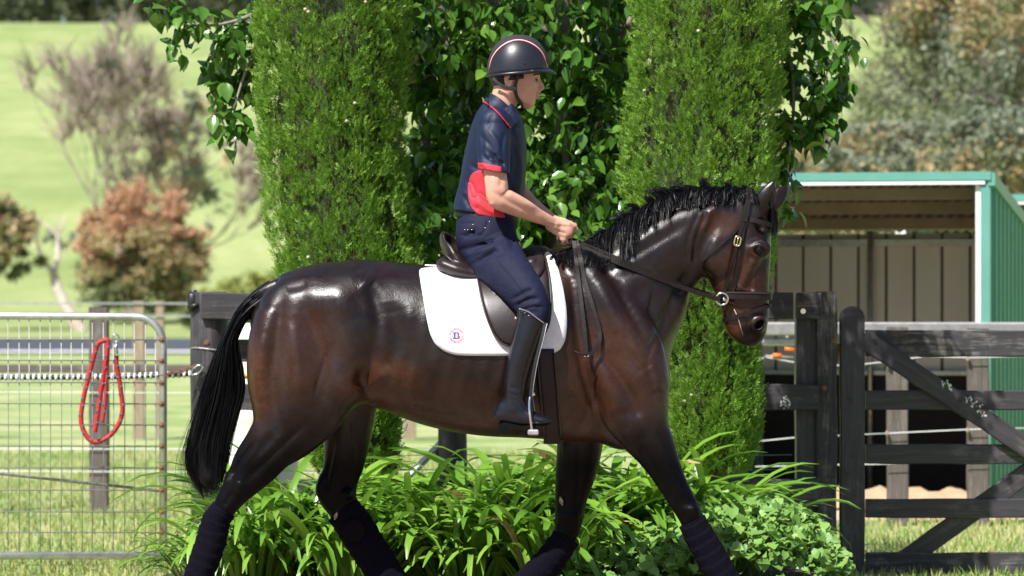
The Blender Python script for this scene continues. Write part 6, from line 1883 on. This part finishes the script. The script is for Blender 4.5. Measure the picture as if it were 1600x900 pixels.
# harness
def hstrap(pts, w, nm):
    Q = catmull(np.array([W(*p) for p in pts]), 8)
    N = np.stack([np.zeros(len(Q)), Q[:, 1], np.zeros(len(Q))], -1) + np.array([.02, 0, 0]); N[np.abs(N[:, 1]) < 1e-4] += [0, 0, -.05]
    ribbon(Q, N, w, .003, nm, M['strap_black'], helmet)
for sd in (-1, 1):
    hstrap([(811, 112, sd * .088), (808, 122, sd * .085), (805, 135, sd * .078), (806, 146, sd * .068), (810, 156, sd * .052), (815, 163.5, sd * .03), (818, 166, 0)], .014, 'chin_strap')
    hstrap([(770, 122, sd * .080), (776, 128, sd * .083), (786, 135, sd * .084), (796, 139, sd * .082), (804, 138.5, sd * .080)], .013, 'rear_strap')
    m = MB(); m.box(W(804.5, 139, sd * .084), (.014, .006, .018), ch=.003); m.build('strap_slider', M['black_plastic'], helmet)
V, F = [], []
for i, t in enumerate(np.linspace(-2.0, 2.0, 21)):     # nape cradle
    for j, up in enumerate((0, 1)):
        V.append(W(803 - 37 * math.cos(t), 114 + 12 * (1 - up) * math.cos(t / 2.0) + 2, .083 * math.sin(t)))
for i in range(20): F.append((2 * i, 2 * i + 1, 2 * i + 3, 2 * i + 2))
o = mk('nape_cradle', V, F, M['strap_black'], helmet); md = o.modifiers.new('t', 'SOLIDIFY'); md.thickness = .005

# ------------------------------------------------------------------ cypresses
def spray_template(r, nb=9):
    """a little flat fan of scale-leaf twigs"""
    V, F = [], []
    for k in range(nb):
        s = k / (nb - 1)
        side = (-1 if k % 2 else 1)
        base = np.array([0, .75 * s, 0]); L = .42 * (1 - .55 * s)
        a = side * (.75 - .35 * s) if k < nb - 1 else 0
        d = np.array([math.sin(a), math.cos(a), r.uniform(-.25, .25)]); d /= np.linalg.norm(d)
        w = np.cross(d, [0, 0, 1.0]) * .055
        i = len(V)
        V += [base, base + d * L * .55 + w * 1.5, base + d * L, base + d * L * .55 - w * 1.5]
        F += [(i, i + 1, i + 2), (i, i + 2, i + 3)]
    return np.array(V), np.array(F)

def cypress(name, label, cxpx, d, prof, seed, cones):
    """prof: (py, left px, right px) outline of the column at distance d"""
    r = np.random.default_rng(seed); rr = random.Random(seed)
    pr = np.array(sorted([(fz(p[0], d), fx(p[1], d), fx(p[2], d)) for p in prof]))
    zmin, zmax = pr[0, 0], pr[-1, 0]
    cxz = lambda z: np.interp(z, pr[:, 0], (pr[:, 1] + pr[:, 2]) / 2)
    raz = lambda z: np.interp(z, pr[:, 0], (pr[:, 2] - pr[:, 1]) / 2)
    base = (float(cxz(zmin)), d - CAMD, 0)
    root = thing(name, label, 'tree', base, 'columnar cypresses')
    mb = MB(); mb.tube([(base[0], base[1], -.05), (base[0], base[1], zmin + .3), (float(cxz(1.5)), base[1], 1.5), (float(cxz(zmax)), base[1], zmax - .3)], [.075, .07, .05, .015], 9)
    mb.build('trunk', M['twig'], root, True)
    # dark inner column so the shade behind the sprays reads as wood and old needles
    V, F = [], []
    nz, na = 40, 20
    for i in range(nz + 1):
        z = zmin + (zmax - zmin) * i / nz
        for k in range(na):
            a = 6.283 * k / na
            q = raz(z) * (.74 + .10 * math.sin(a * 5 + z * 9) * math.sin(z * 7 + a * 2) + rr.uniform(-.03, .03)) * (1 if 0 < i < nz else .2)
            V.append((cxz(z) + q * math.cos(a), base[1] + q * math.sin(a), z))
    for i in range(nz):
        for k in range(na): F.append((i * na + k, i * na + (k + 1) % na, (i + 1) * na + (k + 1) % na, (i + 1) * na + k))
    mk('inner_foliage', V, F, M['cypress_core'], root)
    # upright plumes (branchlets), each clothed with sprays
    n_pl = 2100
    z = zmin + (zmax - zmin) * r.random(n_pl); a = r.random(n_pl) * 6.283
    # only keep density up where any of it can be seen: all round, but thinner behind
    keep = (np.sin(a) < .35) | (r.random(n_pl) < .45)
    z, a = z[keep], a[keep]; n_pl = len(z)
    lump = np.clip(.5 + .42 * np.sin(a * 5 + 1.1 * np.sin(z * 4 + seed)) * np.cos(z * 3.3 + 2 * a) + .28 * np.sin(a * 13 + z * 2.0) + r.normal(0, .16, n_pl), -.15, 1.15)
    Ps, Rs = [], []
    for i in range(n_pl):
        L = r.uniform(.07, .15)
        rad0 = raz(z[i]) * (.70 + .23 * lump[i])
        m = int(24 + 10 * r.random())
        t = r.random(m) ** .8
        zz = z[i] + t * L - L * .4
        out = rad0 + raz(z[i]) * .13 * (1 - (2 * t - .7) ** 2 * .6) + r.normal(0, .012, m)
        aa = a[i] + r.normal(0, .07, m) * (1.1 - t * .6)
        rz_ = np.minimum(out, raz(zz) * 1.02 + r.normal(0, .012, m))
        Ps.append(np.stack([cxz(zz) + rz_ * np.cos(aa), base[1] + rz_ * np.sin(aa), zz], -1))
        yaw = aa - math.pi / 2 + r.normal(0, .6, m)
        pitch = r.normal(.95, .35, m)
        roll = r.normal(0, .8, m)
        Rs.append(rot_zxy(yaw, pitch, roll) * (.036 * (.6 + .7 * r.random(m)))[:, None, None])
    P, R = np.vstack(Ps), np.vstack(Rs)
    zc = P[:, 2]; ok = (zc > zmin - .03)
    P, R = P[ok], R[ok]
    T, F0 = spray_template(rr, 6)
    V, F = bulk(T, F0, R, P)
    o = mk('foliage', V, F, M['cypress'], root, False); o['kind'] = 'stuff'
    # open brown shadows: a few dead twigs
    mb = MB()
    for k in range(40):
        zz = rr.uniform(zmin, zmax); aa = rr.uniform(-2.9, -.2); q = raz(zz)
        p0 = Vector((cxz(zz) + q * .72 * math.cos(aa), base[1] + q * .72 * math.sin(aa), zz))
        p1 = p0 + Vector((q * .2 * math.cos(aa), q * .2 * math.sin(aa), .12))
        mb.tube([p0, (p0 + p1) / 2 + Vector((0, 0, .02)), p1], [.004, .003, .0015], 4, cap=False)
    mb.build('dead_twigs', M['twig'], root)['kind'] = 'stuff'
    for (px, py) in cones:
        zz = fz(py, d - .3); xx = fx(px, d - .3)
        q = raz(zz); sx = np.clip((xx - cxz(zz)) / q, -.95, .95)
        yy = base[1] - q * math.sqrt(1 - sx * sx) * 1.03
        m = MB(); m.lathe((xx, yy, zz), [(.002, -.008), (.007, -.005), (.009, 0), (.007, .005), (.002, .008)], 8)
        m.build('cone', M['pale_bark'], root, True)
    return root
cypress('cypress_tree', 'tall green cypress column behind the horse\'s hindquarters', 530, 18.6,
        [(-60, 402, 645), (60, 404, 642), (150, 404, 636), (230, 408, 632), (320, 416, 645), (400, 426, 662), (480, 440, 660), (560, 452, 650), (640, 462, 632), (700, 478, 622), (752, 505, 612)],
        41, [(478, 16), (483, 20), (555, 162), (542, 190), (572, 4), (482, 402)])
cypress('cypress_tree', 'tall bright green cypress column behind the horse\'s neck', 1100, 18.6,
        [(-60, 987, 1232), (60, 987, 1228), (150, 984, 1220), (240, 976, 1216), (320, 972, 1213), (400, 985, 1208), (480, 1010, 1190), (560, 1036, 1182), (640, 1040, 1188), (700, 1048, 1180), (740, 1070, 1160)],
        77, [(1090, 50), (1071, 628), (1082, 618), (1008, 140)])

# ------------------------------------------------------------------ broad-leaved pear tree behind the cypresses
pt = thing('pear_tree', 'broad leaved tree with glossy leaves behind the rider between cypresses', 'tree', at(865, 900, 19.35))
pr_ = np.random.default_rng(5)
limbs = [[(905, 905, 19.4, .085), (896, 600, 19.4, .075), (872, 420, 19.35, .062), (872, 330, 19.3, .055), (868, 250, 19.25, .05), (874, 180, 19.2, .045), (880, 90, 19.2, .04), (878, -60, 19.2, .03), (870, -260, 19.2, .015)],
         [(868, 420, 19.35, .05), (905, 350, 19.3, .042), (925, 250, 19.3, .036), (940, 100, 19.3, .03), (950, -100, 19.3, .018)],
         [(868, 400, 19.3, .035), (886, 340, 19.15, .03), (884, 290, 19.1, .026), (888, 200, 19.1, .02)],
         [(866, 430, 19.4, .05), (800, 340, 19.6, .04), (740, 200, 19.6, .034), (700, 60, 19.5, .028), (660, -120, 19.4, .018)],
         [(866, 500, 19.4, .045), (760, 420, 19.3, .035), (690, 300, 19.2, .03), (665, 220, 19.1, .024), (650, 120, 19.1, .016)],
         [(880, 60, 19.2, .03), (760, 0, 19.1, .026), (600, -60, 18.9, .022), (480, -40, 18.75, .018), (400, 20, 18.7, .012), (330, 40, 18.65, .007), (270, 35, 18.6, .004)],
         [(480, -40, 18.75, .014), (420, 40, 18.7, .012), (385, 110, 18.65, .008), (365, 170, 18.6, .005)],
         [(940, 100, 19.3, .026), (1040, -30, 19.1, .022), (1160, -60, 18.95, .02), (1250, 0, 18.85, .014), (1300, 60, 18.8, .008), (1315, 130, 18.8, .004)],
         [(1160, -60, 18.95, .016), (1225, 60, 18.9, .012), (1240, 150, 18.85, .009), (1232, 250, 18.8, .006), (1222, 320, 18.8, .004)],
         [(760, 420, 19.3, .02), (690, 370, 18.95, .014), (660, 320, 18.9, .009)], [(868, 420, 19.35, .025), (800, 380, 18.9, .015), (690, 395, 18.8, .008)],
         [(740, 200, 19.6, .02), (720, 100, 19.2, .014), (740, 30, 19.0, .008)]]
for i, lb in enumerate(limbs):
    p = catmull([[*at(a, b, c), r] for a, b, c, r in lb], 5)
    m = MB(); m.tube(p[:, :3], list(p[:, 3] * (1 + .06 * np.sin(np.arange(len(p)) * 1.9))), 9)
    m.build('trunk' if i == 0 else 'limb', M['bark'], pt, True)
# leaf clusters: (px, py, half width px, half height px, d near, d far, leaves)
clus = [(815, 20, 185, 110, 18.75, 20.2, 2600), (815, 180, 180, 110, 18.85, 20.3, 2600), (815, 320, 180, 85, 18.9, 20.3, 2300), (690, 350, 60, 60, 18.6, 19.2, 190),
        (900, 150, 70, 150, 18.7, 19.0, 240), (725, 40, 90, 60, 18.6, 19.0, 190), (920, 310, 60, 70, 18.6, 19.0, 130), (690, 180, 50, 120, 18.9, 19.6, 260), (960, 200, 35, 200, 18.9, 19.6, 420),
        (258, 20, 26, 26, 18.55, 18.65, 34), (320, 55, 48, 34, 18.6, 18.75, 80), (375, 95, 42, 55, 18.6, 18.8, 120), (375, 165, 34, 48, 18.6, 18.75, 85), (390, 40, 40, 40, 18.6, 18.8, 80),
        (1240, 60, 38, 90, 18.75, 18.95, 210), (1290, 70, 38, 80, 18.75, 18.95, 170), (1250, 165, 40, 60, 18.75, 18.95, 150), (1290, 155, 30, 40, 18.75, 18.9, 60), (1225, 240, 18, 45, 18.75, 18.9, 60), (1218, 290, 10, 40, 18.75, 18.85, 26),
        (815, -170, 260, 130, 18.5, 20.2, 2000), (500, -70, 120, 40, 18.6, 18.9, 140), (1120, -80, 110, 40, 18.7, 19.0, 140)]
P = []
for (cx_, cy_, hw, hh, d0, d1, n) in clus:
    nc_ = max(3, n // 9)
    cc_ = np.stack([cx_ + hw * (pr_.random(nc_) * 2 - 1), cy_ + hh * (pr_.random(nc_) * 2 - 1), d0 + (d1 - d0) * pr_.random(nc_)], -1)
    k = pr_.integers(0, nc_, n)
    q = cc_[k] + np.stack([pr_.normal(0, 11, n), pr_.normal(0, 13, n), pr_.normal(0, .05, n)], -1)
    q = q[(q[:, 0] - cx_) ** 2 / (hw + 22) ** 2 + (q[:, 1] - cy_) ** 2 / (hh + 22) ** 2 < 1.5]
    P.append(np.array([at(*v) for v in q]))
P = np.vstack(P); n = len(P)
size = .076 * (.6 + .75 * pr_.random(n))
yaw = pr_.random(n) * 6.28; pitch = pr_.normal(-.75, .5, n); roll = pr_.normal(0, .55, n)
ang = np.stack([yaw, pitch, roll], -1)
T = LEAF * [1.25, 1, 1]
T = T + np.array([[0, 0, -.10 * (v[1] ** 2) + .18 * abs(v[0])] for v in T])
# the 300 nearest, most in view, are leaves of their own
order = np.argsort(P[:, 1] - 1.2 * size * 10 + pr_.random(n) * .25)
vis = (P[:, 2] < CAMZ + 455 * 19 / FOC)
big = [i for i in order if vis[i]][:300]
rest = np.setdiff1d(np.arange(n), big)
V, F = bulk(T, LEAFF, rot_zxy(yaw[rest], pitch[rest], roll[rest]) * size[rest][:, None, None], P[rest])
o = mk('foliage', V, F, M['pear_leaf'], pt, True); o['kind'] = 'stuff'
lm = bpy.data.meshes.new('leaf'); lm.from_pydata([tuple(v) for v in T], [], [tuple(map(int, f)) for f in LEAFF]); lm.update()
lm.polygons.foreach_set('use_smooth', np.full(len(lm.polygons), True)); lm.materials.append(M['pear_leaf'])
def put(mesh, name, R, loc, s, parent):
    o = bpy.data.objects.new(name, mesh); link(o, parent)
    m4 = Matrix([[float(R[i, j]) * s for j in range(3)] + [float(loc[i])] for i in range(3)] + [[0, 0, 0, 1]])
    o.matrix_basis = m4
    return o
Rb = rot_zxy(yaw[big], pitch[big], roll[big])
for j, i in enumerate(big): put(lm, 'leaf', Rb[j], P[i], float(size[i]), pt)

# ------------------------------------------------------------------ agapanthus clumps
def strap(r, L, w, rise, droop):
    """an arching strap leaf growing along +Y from the origin"""
    n = 11; V, F = [], []
    p = np.array([0., 0., 0.]); ang = rise
    tw = r.uniform(-.35, .35)
    for i in range(n + 1):
        s = i / n
        ww = w * (.6 + .5 * min(1, s * 2.5)) * (1 if s < .75 else max(.03, 1 - ((s - .75) / .25) ** 2) ** .6) * .5
        c, si = math.cos(tw * s), math.sin(tw * s)
        V += [p + [-ww * c, 0, -ww * si + ww * .35], p, p + [ww * c, 0, ww * si + ww * .35]]
        ang -= droop / n * (1.6 * s + .2)
        p = p + np.array([r.uniform(-.004, .004), math.cos(ang), math.sin(ang)]) * L / n
    for i in range(n):
        for k in (0, 1): F.append((3 * i + k, 3 * i + k + 1, 3 * i + k + 4, 3 * i + k + 3))
    return V, F
ra = random.Random(12)
straps = []
for k in range(34):
    V, F = strap(ra, ra.uniform(.66, .98), ra.uniform(.030, .040), ra.uniform(1.1, 1.5), ra.uniform(1.3, 2.7))
    me = bpy.data.meshes.new('leaf'); me.from_pydata([tuple(map(float, v)) for v in V], [], F); me.update()
    me.polygons.foreach_set('use_smooth', np.full(len(me.polygons), True)); me.materials.append(M['strap_leaf'])
    straps.append(me)
dry = straps[0].copy(); dry.materials.clear(); dry.materials.append(M['dead_leaf'])
clumps = [(338, 17.5, .74, 95, 'agapanthus clump spilling left below the horse\'s tail'),
          (400, 17.4, .86, 95, 'agapanthus clump between the tail and near hind leg'),
          (470, 17.75, 1.02, 110, 'agapanthus clump with tall leaves between the two hind legs'),
          (545, 17.3, .80, 95, 'low agapanthus clump in front, below the far hind leg'),
          (640, 17.6, .90, 105, 'agapanthus clump below the horse\'s belly beside the lower rail'),
          (735, 17.4, .92, 105, 'agapanthus clump in front of the round fence post'),
          (805, 17.8, 1.08, 110, 'tall agapanthus clump just left of the far foreleg'),
          (860, 17.3, .84, 95, 'low agapanthus clump in front, below the stirrup'),
          (965, 17.85, 1.08, 115, 'tall agapanthus clump between the two forelegs'),
          (1050, 17.85, .98, 95, 'agapanthus clump behind the near foreleg'),
          (1115, 18.0, 1.0, 110, 'agapanthus clump arching right below the second cypress')]
for ci, (px, d, hs, nl, lab) in enumerate(clumps):
    d += .2
    b0 = np.array([fx(px, d), d - CAMD, .11])
    root = thing('agapanthus_plant', lab, 'plant', b0, 'agapanthus clumps in the bed')
    for k in range(int(nl * 1.3)):
        az = ra.uniform(0, 6.283)
        inner = ra.random()
        rr_ = .02 + .13 * ra.random()
        loc = b0 + np.array([rr_ * math.sin(-az) * 1.4, rr_ * math.cos(az) * .8, -.02])
        s = hs * ra.uniform(.72, 1.12)
        if px < 410 and math.sin(az) > 0: s *= .68 if px < 350 else .85          # the bed ends here: shorter outer leaves
        if px > 1100 and math.sin(az) < 0: s *= .80
        Rm = np.array(Matrix.Rotation(az, 3, 'Z') @ Matrix.Rotation(ra.uniform(-.15, .35) * inner, 3, 'X') @ Matrix.Rotation(ra.gauss(0, .12), 3, 'Y'))
        put(dry if ra.random() < .006 else ra.choice(straps), 'leaf', Rm, loc, s, root)

# ------------------------------------------------------------------ heart-leaved ground cover
iv = thing('ground_cover_plant', 'low plant with pale heart shaped leaves at right end of the bed', 'plant', at(1150, 930, 17.6))
ri = np.random.default_rng(21)
H = np.array([[0, 0, 0], [-.30, -.12, .03], [.30, -.12, .03], [-.50, .18, .07], [.50, .18, .07], [-.40, .55, .05], [.40, .55, .05], [0, 1.0, -.10], [0, .30, -.03], [0, .62, -.04]])
HF = np.array([[0, 8, 1], [0, 2, 8], [1, 8, 3], [2, 4, 8], [3, 8, 5], [8, 9, 5], [8, 4, 6], [8, 6, 9], [5, 9, 7], [9, 6, 7]])
n = 3200
px = 850 + 480 * ri.random(n) ** .8; d = 17.15 + 1.0 * ri.random(n)
top = np.interp(px, [850, 930, 1020, 1100, 1180, 1240, 1290, 1330], [885, 838, 822, 790, 785, 792, 828, 895])   # outline of the mound
zt_ = CAMZ - (top - 450) * 17.4 / FOC
hgt = zt_ * np.sqrt(np.clip(1 - ((d - 17.65) / .62) ** 2, .02, 1)) - .10 * ri.random(n) ** 2
P = np.stack([(px - 800) * d / FOC, d - CAMD, np.maximum(hgt, .05) + ri.normal(0, .018, n)], -1)
yaw = ri.normal(math.pi, 1.1, n); pitch = ri.normal(-.5, .5, n); roll = ri.normal(0, .5, n)
size = .050 * (.45 + .8 * ri.random(n))
order = np.argsort(P[:, 1] - P[:, 2] * .8 - size * 4)
big, rest = order[:300], order[300:]
V, F = bulk(H, HF, rot_zxy(yaw[rest], pitch[rest], roll[rest]) * size[rest][:, None, None], P[rest])
o = mk('foliage', V, F, M['ivy_leaf'], iv, True); o['kind'] = 'stuff'
hm = bpy.data.meshes.new('leaf'); hm.from_pydata([tuple(v) for v in H], [], [tuple(map(int, f)) for f in HF]); hm.update()
hm.polygons.foreach_set('use_smooth', np.full(len(hm.polygons), True)); hm.materials.append(M['ivy_leaf'])
Rb = rot_zxy(yaw[big], pitch[big], roll[big])
for j, i in enumerate(big): put(hm, 'leaf', Rb[j], P[i], float(size[i]), iv)
mb = MB()
for k in range(60):
    i = int(ri.integers(0, n)); p1 = P[i]
    mb.tube([(p1[0] * .97 + .02, 1.75 + ri.normal(0, .15), .05), (p1[0], p1[1] * .5 + .87, p1[2] * .6), p1], [.004, .003, .0015], 4, cap=False)
mb.build('stems', M['strap_leaf'], iv)
